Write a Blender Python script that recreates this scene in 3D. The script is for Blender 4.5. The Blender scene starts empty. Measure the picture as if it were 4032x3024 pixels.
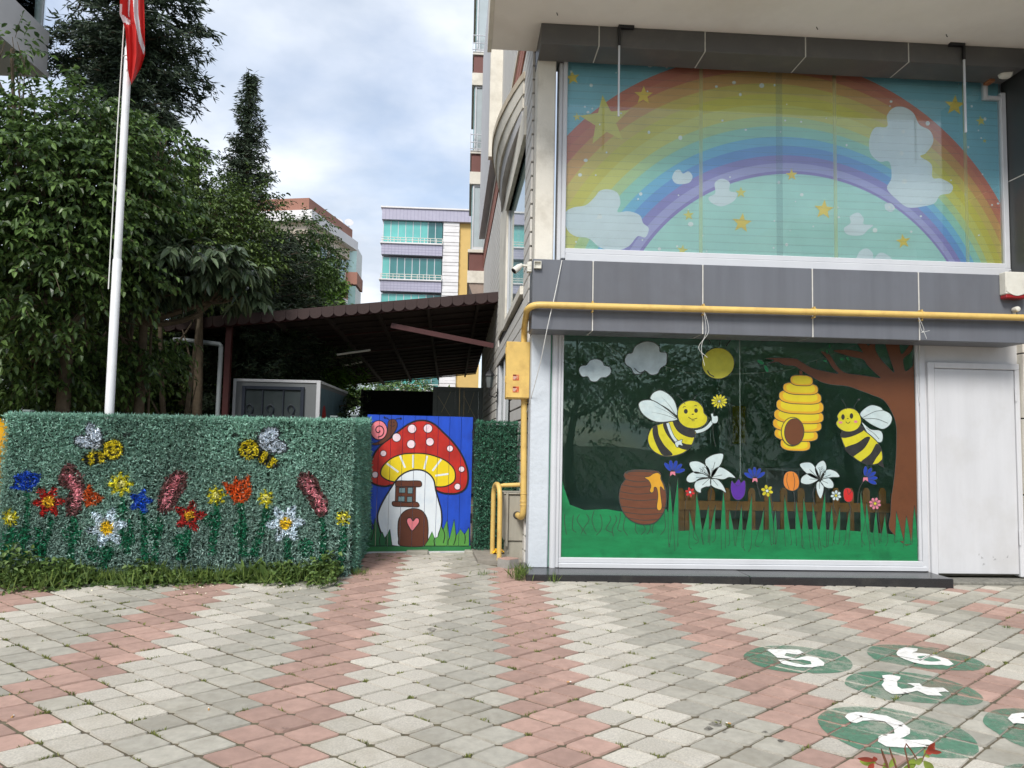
import bpy, math, random
import numpy as np
from mathutils import Vector, Matrix
from mathutils.geometry import tessellate_polygon
random.seed(7); RNG = np.random.default_rng(11)
scn = bpy.context.scene
COL = scn.collection
# ------------------------------------------------------------------ camera
W_, H_ = 4032.0, 3024.0          # pixel frame that measurements were taken in
FOC = 2980.0
YAW, PITCH, ROLL = 0.05986479, 0.0744732, -0.02010619
CAMZ = 1.6
_cy, _sy, _cp, _sp = math.cos(YAW), math.sin(YAW), math.cos(PITCH), math.sin(PITCH)
_f = np.array([_sy*_cp, _cy*_cp, _sp]); _r = np.array([_cy, -_sy, 0.0]); _u = np.cross(_r, _f)
_r, _u = math.cos(ROLL)*_r - math.sin(ROLL)*_u, math.sin(ROLL)*_r + math.cos(ROLL)*_u
CAM = np.array([0, 0, CAMZ])
cam_data = bpy.data.cameras.new('camera'); cam = bpy.data.objects.new('camera', cam_data); COL.objects.link(cam)
cam_data.sensor_width = 36.0; cam_data.sensor_fit = 'HORIZONTAL'; cam_data.lens = 36.0*FOC/W_
cam_data.clip_start = 0.05; cam_data.clip_end = 3000
cam.matrix_world = Matrix([[_r[0], _u[0], -_f[0], 0], [_r[1], _u[1], -_f[1], 0], [_r[2], _u[2], -_f[2], CAMZ], [0, 0, 0, 1]])
scn.camera = cam
# ------------------------------------------------------------------ world, sun, exposure
SUN_EL, SUN_AZ = math.radians(46), math.radians(203)      # azimuth measured clockwise from +Y: behind the camera
world = bpy.data.worlds.new('World'); scn.world = world; world.use_nodes = True
nt = world.node_tree; nt.nodes.clear()
def N(t, **k):
    n = nt.nodes.new(t)
    for a, b in k.items(): setattr(n, a, b)
    return n
sky = N('ShaderNodeTexSky', sky_type='NISHITA'); sky.sun_disc = False
sky.sun_elevation = SUN_EL; sky.sun_rotation = SUN_AZ; sky.air_density = 1.0; sky.dust_density = 1.0
bgs = N('ShaderNodeBackground'); bgs.inputs[1].default_value = 0.085
nt.links.new(sky.outputs[0], bgs.inputs[0])
tc = N('ShaderNodeTexCoord'); sep = N('ShaderNodeSeparateXYZ'); nt.links.new(tc.outputs['Generated'], sep.inputs[0])
mz = N('ShaderNodeMath', operation='ADD'); mz.inputs[1].default_value = 0.22; nt.links.new(sep.outputs[2], mz.inputs[0])
mzc = N('ShaderNodeMath', operation='MAXIMUM'); mzc.inputs[1].default_value = 0.05; nt.links.new(mz.outputs[0], mzc.inputs[0])
dx = N('ShaderNodeMath', operation='DIVIDE'); dy = N('ShaderNodeMath', operation='DIVIDE')
for d_, i_ in ((dx, 0), (dy, 1)):
    nt.links.new(sep.outputs[i_], d_.inputs[0]); nt.links.new(mzc.outputs[0], d_.inputs[1])
cmb = N('ShaderNodeCombineXYZ'); nt.links.new(dx.outputs[0], cmb.inputs[0]); nt.links.new(dy.outputs[0], cmb.inputs[1])
cmb.inputs[2].default_value = 3.7
nz = N('ShaderNodeTexNoise'); nz.inputs['Scale'].default_value = 1.5; nz.inputs['Detail'].default_value = 7; nz.inputs['Roughness'].default_value = 0.52
nz.inputs['Distortion'].default_value = 0.25
nt.links.new(cmb.outputs[0], nz.inputs['Vector'])
msk = N('ShaderNodeValToRGB'); msk.color_ramp.elements[0].position = 0.34; msk.color_ramp.elements[1].position = 0.60
msk.color_ramp.elements[0].color = (0.25, 0.25, 0.25, 1)
nt.links.new(nz.outputs['Fac'], msk.inputs[0])
nz2 = N('ShaderNodeTexNoise'); nz2.inputs['Scale'].default_value = 2.6; nz2.inputs['Detail'].default_value = 5
nt.links.new(cmb.outputs[0], nz2.inputs['Vector'])
crp = N('ShaderNodeValToRGB'); e = crp.color_ramp.elements
e[0].position = 0.36; e[0].color = (0.52, 0.58, 0.67, 1); e[1].position = 0.62; e[1].color = (0.78, 0.82, 0.89, 1)
nt.links.new(nz2.outputs['Fac'], crp.inputs[0])
bgc = N('ShaderNodeBackground'); bgc.inputs[1].default_value = 0.57
nt.links.new(crp.outputs[0], bgc.inputs[0])
mx_ = N('ShaderNodeMixShader'); nt.links.new(msk.outputs[0], mx_.inputs[0]); nt.links.new(bgs.outputs[0], mx_.inputs[1]); nt.links.new(bgc.outputs[0], mx_.inputs[2])
wo = N('ShaderNodeOutputWorld'); nt.links.new(mx_.outputs[0], wo.inputs[0])
sun_d = bpy.data.lights.new('sun', 'SUN'); sun_d.energy = 1.5; sun_d.angle = math.radians(18); sun_d.color = (1.0, 0.96, 0.9)
sun = bpy.data.objects.new('sun', sun_d); COL.objects.link(sun)
_sd = Vector((math.sin(SUN_AZ)*math.cos(SUN_EL), math.cos(SUN_AZ)*math.cos(SUN_EL), math.sin(SUN_EL)))
sun.rotation_euler = (-_sd).to_track_quat('-Z', 'Y').to_euler(); sun.location = _sd*50
vs = scn.view_settings; vs.view_transform = 'Standard'; vs.look = 'None'; vs.exposure = 1.28; vs.gamma = 1.0; vs.use_curve_mapping = False
scn.render.engine = 'CYCLES'
# ------------------------------------------------------------------ measuring helpers
def ray(u, v):
    return _f + (u-W_/2)/FOC*_r - (v-H_/2)/FOC*_u
def project(P):
    d = np.asarray(P, float)-CAM; z = d@_f
    return W_/2+FOC*(d@_r)/z, H_/2-FOC*(d@_u)/z, z
GX, GY = -0.00813, 0.0389        # fall of the forecourt
def gz(x, y): return GX*x + GY*y
def PG(u, v):
    d = ray(u, v); t = CAMZ/(GX*d[0]+GY*d[1]-d[2]); return CAM+d*t
def PY(u, v, Y):
    d = ray(u, v); return CAM+d*(Y/d[1])
def PZ(u, v, Z):
    d = ray(u, v); return CAM+d*((Z-CAMZ)/d[2])
def PP(u, v, P0, n):
    d = ray(u, v); n = np.asarray(n); return CAM+d*(((np.asarray(P0)-CAM)@n)/(d@n))
def zoomer(x0, y0, s):
    return lambda x, y: (x0+x/s, y0+y/s)
# ------------------------------------------------------------------ materials
def lin(c):
    return tuple(((x/255)/12.92 if x/255 <= 0.04045 else ((x/255+0.055)/1.055)**2.4) for x in c)
MATS = {}
def M(name, rgb, rough=0.6, var=0.10, scale=6.0, bump=0.0, bscale=80.0, metal=0.0, spec=0.5, island=0.0, stain=None, sscale=1.2, samt=0.35, attr=None, trans=0.0, hi=None, obj_rand=0.0, stretch=None):
    if name in MATS: return MATS[name]
    m = bpy.data.materials.new(name); m.use_nodes = True; t = m.node_tree; t.nodes.clear()
    def n(k): return t.nodes.new(k)
    L = t.links.new
    col = lin(rgb)
    p = n('ShaderNodeBsdfPrincipled'); o = n('ShaderNodeOutputMaterial')
    p.inputs['Roughness'].default_value = rough; p.inputs['Metallic'].default_value = metal
    p.inputs['Specular IOR Level'].default_value = spec
    tcn = n('ShaderNodeTexCoord'); src = tcn.outputs['Object']
    if stretch:
        mp = n('ShaderNodeMapping'); mp.inputs['Scale'].default_value = stretch; L(src, mp.inputs[0]); src = mp.outputs[0]
    ns = n('ShaderNodeTexNoise'); ns.inputs['Scale'].default_value = scale; ns.inputs['Detail'].default_value = 6; ns.inputs['Roughness'].default_value = 0.6
    L(src, ns.inputs['Vector'])
    mr = n('ShaderNodeMapRange'); mr.inputs[1].default_value = 0.3; mr.inputs[2].default_value = 0.7
    mr.inputs[3].default_value = 1-var; mr.inputs[4].default_value = 1+var
    L(ns.outputs['Fac'], mr.inputs[0])
    fac = mr.outputs[0]
    if island or obj_rand:
        if island:
            g = n('ShaderNodeNewGeometry'); rnd = g.outputs['Random Per Island']; amt = island
        else:
            g = n('ShaderNodeObjectInfo'); rnd = g.outputs['Random']; amt = obj_rand
        m2 = n('ShaderNodeMapRange'); m2.inputs[3].default_value = 1-amt; m2.inputs[4].default_value = 1+amt; L(rnd, m2.inputs[0])
        mm = n('ShaderNodeMath'); mm.operation = 'MULTIPLY'; L(fac, mm.inputs[0]); L(m2.outputs[0], mm.inputs[1]); fac = mm.outputs[0]
    if attr:
        at = n('ShaderNodeAttribute'); at.attribute_name = attr; base = at.outputs['Color']
    else:
        rgbn = n('ShaderNodeRGB'); rgbn.outputs[0].default_value = (*col, 1); base = rgbn.outputs[0]
    if hi and island:
        mxh = n('ShaderNodeMix'); mxh.data_type = 'RGBA'; L(rnd, mxh.inputs[0]); L(base, mxh.inputs[6]); mxh.inputs[7].default_value = (*lin(hi), 1); base = mxh.outputs[2]
    vm = n('ShaderNodeVectorMath'); vm.operation = 'SCALE'; L(base, vm.inputs[0]); L(fac, vm.inputs['Scale']); out = vm.outputs[0]
    if stain:
        n2 = n('ShaderNodeTexNoise'); n2.inputs['Scale'].default_value = sscale; n2.inputs['Detail'].default_value = 8; n2.inputs['Roughness'].default_value = 0.65
        L(tcn.outputs['Object'], n2.inputs['Vector'])
        m3 = n('ShaderNodeMapRange'); m3.inputs[1].default_value = 0.5; m3.inputs[2].default_value = 0.72; m3.inputs[4].default_value = samt
        L(n2.outputs['Fac'], m3.inputs[0])
        mx = n('ShaderNodeMix'); mx.data_type = 'RGBA'; L(m3.outputs[0], mx.inputs[0]); L(out, mx.inputs[6]); mx.inputs[7].default_value = (*lin(stain), 1); out = mx.outputs[2]
    L(out, p.inputs['Base Color'])
    if bump:
        nb = n('ShaderNodeTexNoise'); nb.inputs['Scale'].default_value = bscale; nb.inputs['Detail'].default_value = 4; L(src, nb.inputs['Vector'])
        b = n('ShaderNodeBump'); b.inputs['Strength'].default_value = bump; b.inputs['Distance'].default_value = 0.01; L(nb.outputs['Fac'], b.inputs['Height']); L(b.outputs[0], p.inputs['Normal'])
    if trans:
        tr = n('ShaderNodeBsdfTranslucent'); L(out, tr.inputs[0]); ms = n('ShaderNodeMixShader'); ms.inputs[0].default_value = trans
        L(p.outputs[0], ms.inputs[1]); L(tr.outputs[0], ms.inputs[2]); L(ms.outputs[0], o.inputs[0])
    else: L(p.outputs[0], o.inputs[0])
    MATS[name] = m; return m
def glass_mat(name, tint=(0.8, 0.9, 0.86), ior=1.5, rough=0.0, gcol=(0.95, 1, 0.98)):
    if name in MATS: return MATS[name]
    m = bpy.data.materials.new(name); m.use_nodes = True; t = m.node_tree; t.nodes.clear(); L = t.links.new
    tr = t.nodes.new('ShaderNodeBsdfTransparent'); tr.inputs[0].default_value = (*tint, 1)
    gl = t.nodes.new('ShaderNodeBsdfGlossy'); gl.inputs['Roughness'].default_value = rough; gl.inputs[0].default_value = (*gcol, 1)
    fr = t.nodes.new('ShaderNodeFresnel'); fr.inputs[0].default_value = ior
    tcn = t.nodes.new('ShaderNodeTexCoord'); nb = t.nodes.new('ShaderNodeTexNoise'); nb.inputs['Scale'].default_value = 0.9; nb.inputs['Detail'].default_value = 1
    L(tcn.outputs['Object'], nb.inputs['Vector'])
    b = t.nodes.new('ShaderNodeBump'); b.inputs['Strength'].default_value = 0.06; b.inputs['Distance'].default_value = 0.05; L(nb.outputs['Fac'], b.inputs['Height'])
    L(b.outputs[0], gl.inputs['Normal'])
    ms = t.nodes.new('ShaderNodeMixShader'); o = t.nodes.new('ShaderNodeOutputMaterial')
    L(fr.outputs[0], ms.inputs[0]); L(tr.outputs[0], ms.inputs[1]); L(gl.outputs[0], ms.inputs[2]); L(ms.outputs[0], o.inputs[0])
    MATS[name] = m; return m
# ------------------------------------------------------------------ object helpers
def tag(o, label=None, cat=None, group=None, kind=None):
    if label: o['label'] = label
    if cat: o['category'] = cat
    if group: o['group'] = group
    if kind: o['kind'] = kind
    return o
def empty(name, loc, label, cat, group=None, parent=None):
    o = bpy.data.objects.new(name, None); COL.objects.link(o); o.location = loc; o.empty_display_size = 0.1
    if parent: o.parent = parent
    return tag(o, label, cat, group)
def link(name, me, parent=None, **k):
    o = bpy.data.objects.new(name, me); COL.objects.link(o)
    if parent is not None:
        o.parent = parent
        bpl = parent
        off = Vector((0, 0, 0))
        while bpl is not None:
            off += bpl.location; bpl = bpl.parent
        o.location = -off          # mesh data stays in world metres
    return tag(o, **k)
class MB:
    def __init__(s): s.v = []; s.f = []; s.m = []; s.mats = []; s.smooth = []
    def mi(s, mat):
        if mat not in s.mats: s.mats.append(mat)
        return s.mats.index(mat)
    def add(s, vs_, fs, mat, smooth=False):
        b = len(s.v); s.v += [tuple(map(float, q)) for q in vs_]; k = s.mi(mat)
        for f in fs: s.f.append([b+i for i in f]); s.m.append(k); s.smooth.append(smooth)
        return s
    def hexa(s, p, mat):       # 8 corners: bottom 4 (ccw), top 4
        return s.add(p, [(3, 2, 1, 0), (4, 5, 6, 7), (0, 1, 5, 4), (1, 2, 6, 5), (2, 3, 7, 6), (3, 0, 4, 7)], mat)
    def box(s, x0, x1, y0, y1, z0, z1, mat):
        return s.hexa([(x0, y0, z0), (x1, y0, z0), (x1, y1, z0), (x0, y1, z0), (x0, y0, z1), (x1, y0, z1), (x1, y1, z1), (x0, y1, z1)], mat)
    def bbox(s, x0, x1, y0, y1, z0, z1, mat, b=0.006):  # box with chamfered edges
        import bmesh
        bm = bmesh.new(); bmesh.ops.create_cube(bm, size=1)
        for w in bm.verts: w.co = Vector(((x0+x1)/2+w.co.x*(x1-x0), (y0+y1)/2+w.co.y*(y1-y0), (z0+z1)/2+w.co.z*(z1-z0)))
        bmesh.ops.bevel(bm, geom=bm.edges[:], offset=b, segments=1, affect='EDGES', profile=0.5)
        s.add([w.co for w in bm.verts], [[q.index for q in f.verts] for f in bm.faces], mat); bm.free(); return s
    def beam(s, a, b, w, h, mat, up=(0, 0, 1)):
        a, b = Vector(a), Vector(b); d = (b-a).normalized(); up = Vector(up)
        sd = d.cross(up).normalized() if abs(d.dot(up)) < 0.99 else Vector((1, 0, 0)); u2 = sd.cross(d)
        q = []
        for e_ in (a, b):
            q.append([e_-sd*w/2-u2*h/2, e_+sd*w/2-u2*h/2, e_+sd*w/2+u2*h/2, e_-sd*w/2+u2*h/2])
        return s.add(q[0]+q[1], [(0, 1, 2, 3), (7, 6, 5, 4), (0, 4, 5, 1), (1, 5, 6, 2), (2, 6, 7, 3), (3, 7, 4, 0)], mat)
    def tube(s, pts, r, mat, n=10, caps=True):
        pts = [Vector(p) for p in pts]; rs = r if isinstance(r, (list, tuple)) else [r]*len(pts)
        vs_, fs = [], []; up = Vector((0, 0, 1)); prev = None
        for i, p in enumerate(pts):
            d = (pts[min(i+1, len(pts)-1)]-pts[max(i-1, 0)]).normalized()
            if prev is None:
                a = d.cross(up)
                if a.length < 0.05: a = d.cross(Vector((1, 0, 0)))
                a.normalize()
            else:
                a = (prev-d*prev.dot(d)).normalized()
            prev = a; b = d.cross(a)
            for k in range(n):
                t = 2*math.pi*k/n; vs_.append(p+(a*math.cos(t)+b*math.sin(t))*rs[i])
        for i in range(len(pts)-1):
            for k in range(n): fs.append((i*n+k, i*n+(k+1) % n, (i+1)*n+(k+1) % n, (i+1)*n+k))
        if caps: fs.append(tuple(range(n))[::-1]); fs.append(tuple((len(pts)-1)*n+k for k in range(n)))
        return s.add(vs_, fs, mat, True)
    def lathe(s, c, prof, mat, axis=(0, 0, 1), n=20):   # prof: (radius, along)
        ax = Vector(axis).normalized(); a = ax.orthogonal().normalized(); b = ax.cross(a); c = Vector(c)
        vs_ = [c+ax*h+(a*math.cos(2*math.pi*k/n)+b*math.sin(2*math.pi*k/n))*r for r, h in prof for k in range(n)]
        fs = [(i*n+k, i*n+(k+1) % n, (i+1)*n+(k+1) % n, (i+1)*n+k) for i in range(len(prof)-1) for k in range(n)]
        fs += [tuple(range(n))[::-1], tuple((len(prof)-1)*n+k for k in range(n))]
        return s.add(vs_, fs, mat, True)
    def poly(s, pts, mat):     # planar, maybe concave
        pv = [Vector(p) for p in pts]
        return s.add(pts, [t for t in tessellate_polygon([pv])], mat)
    def prism(s, pts, off, mat):    # extrude polygon by vector off
        n = len(pts); o = Vector(off); pv = [Vector(p) for p in pts]; tr = tessellate_polygon([pv])
        fs = [tuple(t) for t in tr]+[tuple(n+i for i in reversed(t)) for t in tr]+[(i, (i+1) % n, n+(i+1) % n, n+i) for i in range(n)]
        return s.add(pv+[p+o for p in pv], fs, mat)
    def build(s, name, parent=None, fix=True, **k):
        me = bpy.data.meshes.new(name); me.from_pydata(s.v, [], s.f)
        for m_ in s.mats: me.materials.append(m_)
        me.polygons.foreach_set('material_index', s.m); me.polygons.foreach_set('use_smooth', s.smooth)
        me.update()
        if fix:
            import bmesh
            bm = bmesh.new(); bm.from_mesh(me); bmesh.ops.recalc_face_normals(bm, faces=bm.faces[:]); bm.to_mesh(me); bm.free()
        if any(s.smooth):
            try: me.set_sharp_from_angle(angle=math.radians(40))
            except Exception: pass
        return link(name, me, parent, **k)
def fast_mesh(name, V, Fc, mat, smooth=False, col=None):
    me = bpy.data.meshes.new(name); V = np.asarray(V, np.float32); Fc = np.asarray(Fc, np.int32); k = Fc.shape[1]
    me.vertices.add(len(V)); me.vertices.foreach_set('co', V.ravel())
    me.loops.add(Fc.size); me.loops.foreach_set('vertex_index', Fc.ravel())
    me.polygons.add(len(Fc)); me.polygons.foreach_set('loop_start', np.arange(0, Fc.size, k, dtype=np.int32))
    me.polygons.foreach_set('use_smooth', np.full(len(Fc), smooth))
    if col is not None:
        a = me.attributes.new('col', 'FLOAT_COLOR', 'POINT'); a.data.foreach_set('color', np.c_[col, np.ones(len(col))].astype(np.float32).ravel())
    me.materials.append(mat); me.update(calc_edges=True); me.validate(); return me
def catmull(pts, closed=True, k=5):
    P = [np.asarray(p, float) for p in pts]; n = len(P); out = []
    for i in range(n if closed else n-1):
        g = (lambda j: P[j % n]) if closed else (lambda j: P[min(max(j, 0), n-1)])
        a, b, c, d = g(i-1), g(i), g(i+1), g(i+2)
        for t in np.arange(k)/k:
            out.append(0.5*((2*b)+(-a+c)*t+(2*a-5*b+4*c-d)*t*t+(-a+3*b-3*c+d)*t**3))
    if not closed: out.append(P[-1])
    return out
class Paint(MB):
    """flat paint shapes: 2-D zoom coordinates -> surface, layer = thin offset towards the viewer"""
    def __init__(s, fn): super().__init__(); s.fn = fn
    def shape(s, pts, mat, layer=0, smooth=True, edge=None, ew=5):
        q = catmull(pts) if smooth else [np.asarray(p, float) for p in pts]
        s.poly([s.fn(x, y, layer) for x, y in q], mat)
        if edge: s.line(list(q)+[q[0]], ew, edge, layer+0.5, smooth=False)
        return s
    def ell(s, cx, cy, rx, ry, mat, layer=0, ang=0, edge=None, ew=5, n=28):
        ca, sa = math.cos(ang), math.sin(ang)
        q = [(cx+rx*math.cos(t)*ca-ry*math.sin(t)*sa, cy+rx*math.cos(t)*sa+ry*math.sin(t)*ca) for t in np.arange(n)*2*math.pi/n]
        return s.shape(q, mat, layer, False, edge, ew)
    def line(s, pts, w, mat, layer=0, smooth=True, taper=False):
        q = catmull(pts, False, 4) if smooth and len(pts) > 2 else [np.asarray(p, float) for p in pts]
        L_, R_ = [], []
        for i, p in enumerate(q):
            d = q[min(i+1, len(q)-1)]-q[max(i-1, 0)]; l = math.hypot(*d) or 1; nrm = np.array([-d[1], d[0]])/l
            ww = w*(1-0.8*i/(len(q)-1)) if taper else w
            L_.append(s.fn(*(p+nrm*ww/2), layer)); R_.append(s.fn(*(p-nrm*ww/2), layer))
        n = len(q)
        return s.add(L_+R_, [(i, i+1, n+i+1, n+i) for i in range(n-1)], mat)
# ------------------------------------------------------------------ ground
GAP_Y = 9.6
def ground_z(x, y): return GX*x + GY*min(max(y, -4), GAP_Y)
m_soil = M('soil', (96, 88, 74), 0.95, 0.35, 9, bump=0.6, bscale=40, stain=(70, 82, 46), sscale=3)
xs = sorted(set([-300, -80, -30, -12, -8, 8, 12, 30, 80, 300])); ys = [-300, -60, -12, -4, 0, 4, 8, GAP_Y, 14, 30, 70, 140, 400]
mb = MB(); vv = [(x, y, ground_z(max(min(x, 12), -12), y)-0.05) for y in ys for x in xs]; nx = len(xs)
mb.add(vv, [(j*nx+i, j*nx+i+1, (j+1)*nx+i+1, (j+1)*nx+i) for j in range(len(ys)-1) for i in range(nx-1)], m_soil)
mb.build('ground', kind='structure')
mb = MB(); mb.box(-60, 60, -5.5+0, -2.6, -.26, -.13, M('sidewalk_concrete', (150, 146, 138), .9, .12, 3)); mb.build('sidewalk', kind='structure')
mb = MB(); mb.box(-60, 60, -16, -5.505, -.30, -.19, M('asphalt', (96, 96, 96), .9, .12, 5, bump=.4, bscale=60)); mb.build('road', kind='structure')
# pavement bed under the pavers (sandy joints)
m_joint = M('joint_sand', (98, 90, 74), 0.95, 0.45, 24, bump=0.8, bscale=90, stain=(78, 84, 52), sscale=5, samt=0.7)
bed = MB(); x0, x1, y0, y1 = -7.5, 7.5, -2.5, 9.3
bed.add([(x, y, gz(x, y)-0.0085) for x, y in ((x0, y0), (x1, y0), (x1, y1), (x0, y1))]+[(x, y, gz(x, y)-0.045) for x, y in ((x0, y0), (x1, y0), (x1, y1), (x0, y1))],
        [(0, 1, 2, 3), (4, 5, 1, 0), (5, 6, 2, 1), (6, 7, 3, 2), (7, 4, 0, 3)], m_joint)
pavement = bed.build('pavement', kind='structure')
# lattice of chamfered pavers in zigzag colour bands
LX0, LY0, LA, LB = -1.022, 3.623, 0.1521, 0.1186
def lat(c, r): return LX0+LA*c+0.0009*r, LY0+LB*r
def paver_outline(s=1.0):
    a, b = LA*s, LB*s
    def mix(p, q, t): return (p[0]+(q[0]-p[0])*t, p[1]+(q[1]-p[1])*t)
    R, T, Lf, B = (a, 0), (0, b), (-a, 0), (0, -b); out = []
    for P, Q, tp, tq in ((R, T, 0.05, 0.085), (T, Lf, 0.085, 0.05), (Lf, B, 0.05, 0.085), (B, R, 0.085, 0.05)):
        out += [mix(P, Q, tp), mix(P, Q, tp*1.9), mix(Q, P, tq*1.6), mix(Q, P, tq)]
    # pull the true corner points in a little for roundness
    return out
def paver_geo(seed):
    rr = random.Random(seed); o = [(x+rr.uniform(-.0022, .0022), y+rr.uniform(-.0022, .0022)) for x, y in paver_outline(0.922)]
    n = len(o); ins = [(x*0.968, y*0.968) for x, y in o]
    v = [(x, y, -0.03) for x, y in o]+[(x, y, -0.0095) for x, y in o]+[(x, y, 0.0) for x, y in ins]
    f = [(i, (i+1) % n, n+(i+1) % n, n+i) for i in range(n)]+[(n+i, n+(i+1) % n, 2*n+(i+1) % n, 2*n+i) for i in range(n)]+[tuple(2*n+i for i in range(n))]
    return v, f
PAV = {}
m_pink = M('paver_pink', (170, 140, 128), 0.85, 0.13, 16, bump=0.5, bscale=240, island=0.16, obj_rand=0.0, stain=(138, 114, 104), sscale=1.6, samt=0.6)
m_white = M('paver_white', (204, 198, 186), 0.88, 0.20, 110, bump=0.9, bscale=260, island=0.12, stain=(164, 156, 138), sscale=1.8, samt=0.6)
m_gray = M('paver_gray', (166, 162, 151), 0.87, 0.13, 20, bump=0.5, bscale=240, island=0.15, stain=(136, 130, 116), sscale=1.5, samt=0.6)
PMATS = [m_pink, m_white, m_gray]
def island_to_object(m):       # single pavers vary object by object instead of island by island
    k = m.copy(); k.name = m.name+'_single'
    t = k.node_tree; g = [n for n in t.nodes if n.type == 'NEW_GEOMETRY'][0]; oi = t.nodes.new('ShaderNodeObjectInfo')
    to = [l.to_socket for l in t.links if l.from_node == g]
    for s_ in to: t.links.new(oi.outputs['Random'], s_)
    # offset texture by location so that no two pavers look alike
    tcn = [n for n in t.nodes if n.type == 'TEX_COORD'][0]; va = t.nodes.new('ShaderNodeVectorMath'); va.operation = 'ADD'
    tos = [l.to_socket for l in t.links if l.from_node == tcn]
    t.links.new(tcn.outputs['Object'], va.inputs[0]); t.links.new(oi.outputs['Location'], va.inputs[1])
    for s_ in tos: t.links.new(va.outputs[0], s_)
    return k
PSING = [island_to_object(m) for m in PMATS]
pav_mesh = {}
for ci in range(3):
    for k in range(3):
        v, f = paver_geo(ci*10+k); me = bpy.data.meshes.new('paver'); me.from_pydata(v, [], f); me.materials.append(PSING[ci]); me.update(); pav_mesh[ci, k] = me
FENCE_A, FENCE_B = np.array([-4.03, 6.96]), np.array([-1.075, 7.36])   # hedge fence, street face
GATE_A, GATE_B = np.array([-1.092, 8.50]), np.array([0.082, 8.665])
def free(x, y):
    if y < 6.9: return True
    if x > 0.60 and y > 7.42: return False
    if x > 0.55 and y > 7.50: return False
    if x < -1.0:
        t = (x-FENCE_A[0])/(FENCE_B[0]-FENCE_A[0]); yl = FENCE_A[1]+t*(FENCE_B[1]-FENCE_A[1])
        return y < yl+0.02
    if x > 0.26 and y > 8.0: return False
    return y < 8.72
cells = []
for r in range(-44, 46):
    for c in range(-46, 48):
        if (r+c) % 2: continue
        x, y = lat(c, r)
        if not (-6.8 < x < 7.0 and -1.5 < y): continue
        if not free(x, y): continue
        u, v, z = project((x, y, gz(x, y)))
        vis = z > 0.5 and -160 < u < W_+160 and v < H_+150
        cells.append((c, r, x, y, ((c//3) % 3), vis, z))
rp = random.Random(3)
vis_sorted = sorted([q for q in cells if q[5]], key=lambda q: q[6])
single = set((q[0], q[1]) for q in vis_sorted[:300])
NPLANE = Vector((-GX, -GY, 1)).normalized(); TILT = Vector((0, 0, 1)).rotation_difference(NPLANE).to_matrix().to_4x4()
rest = MB(); PAVERS = []
WOB = {}
for c, r, x, y, ci, vis, z in cells:
    if rp.random() < 0.035: ci2 = rp.randrange(3) if rp.random() < 0.3 else ci
    else: ci2 = ci
    if x > 3.9 and y > 6.6: ci2 = rp.choice([2, 2, 2, 0, 1]) if rp.random() < 0.7 else ci2
    jz = rp.uniform(-.003, .003); tz = Matrix.Rotation(rp.uniform(-.012, .012), 4, 'X') @ Matrix.Rotation(rp.uniform(-.012, .012), 4, 'Y') @ Matrix.Rotation(rp.uniform(-.014, .014)+(math.pi if rp.random() < .5 else 0), 4, 'Z')
    mw = Matrix.Translation((x+rp.uniform(-.002, .002), y+rp.uniform(-.002, .002), gz(x, y)+jz)) @ TILT @ tz
    if (c, r) in single:
        o = bpy.data.objects.new('paver', pav_mesh[ci2, rp.randrange(3)]); COL.objects.link(o); o.parent = pavement; o.matrix_local = mw
    else:
        v, f = paver_geo((c*7+r*13) % 5)
        if not vis or z > 8.9: pass
        rest.add([mw @ Vector(p) for p in v], f, PMATS[ci2])
    PAVERS.append((x, y, mw))
rest.build('far_pavers', pavement, fix=False, kind='stuff')
# ---- numbers painted on the pavers: clipped stone by stone so that joints stay open
def clip_convex(poly, clip):
    out = poly
    for i in range(len(clip)):
        a, b = clip[i], clip[(i+1) % len(clip)]; inp, out = out, []
        if not inp: return []
        s_ = lambda p: (b[0]-a[0])*(p[1]-a[1])-(b[1]-a[1])*(p[0]-a[0])
        for j in range(len(inp)):
            p, q = inp[j], inp[(j+1) % len(inp)]; sp, sq = s_(p), s_(q)
            if sp >= 0: out.append(p)
            if (sp >= 0) != (sq >= 0):
                t = sp/(sp-sq); out.append((p[0]+(q[0]-p[0])*t, p[1]+(q[1]-p[1])*t))
    return out
PO = paver_outline(0.93); PO2 = paver_outline(1.0)
def ground_paint(name, pts, mat, lift, parent, PO=PO):
    W2 = [tuple(PG(u, v)[:2]) for u, v in pts]; tr = tessellate_polygon([[Vector((x, y, 0)) for x, y in W2]])
    cxs = [p[0] for p in W2]; cys = [p[1] for p in W2]; mb = MB()
    for x, y, mw in PAVERS:
        if not (min(cxs)-.2 < x < max(cxs)+.2 and min(cys)-.2 < y < max(cys)+.2): continue
        clip = [tuple((mw @ Vector((a, b, 0)))[:2]) for a, b in PO]
        nv = (mw.to_3x3() @ Vector((0, 0, 1))); o = mw.translation
        for t in tr:
            tri = [W2[i] for i in t]
            if (tri[1][0]-tri[0][0])*(tri[2][1]-tri[0][1])-(tri[1][1]-tri[0][1])*(tri[2][0]-tri[0][0]) < 0: tri = tri[::-1]
            q = clip_convex(tri, clip)
            if len(q) < 3: continue
            mb.add([(a, b, o.z-(nv.x*(a-o.x)+nv.y*(b-o.y))/nv.z+lift) for a, b in q], [tuple(range(len(q)))], mat)
    return mb.build(name, parent, fix=False)
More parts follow.
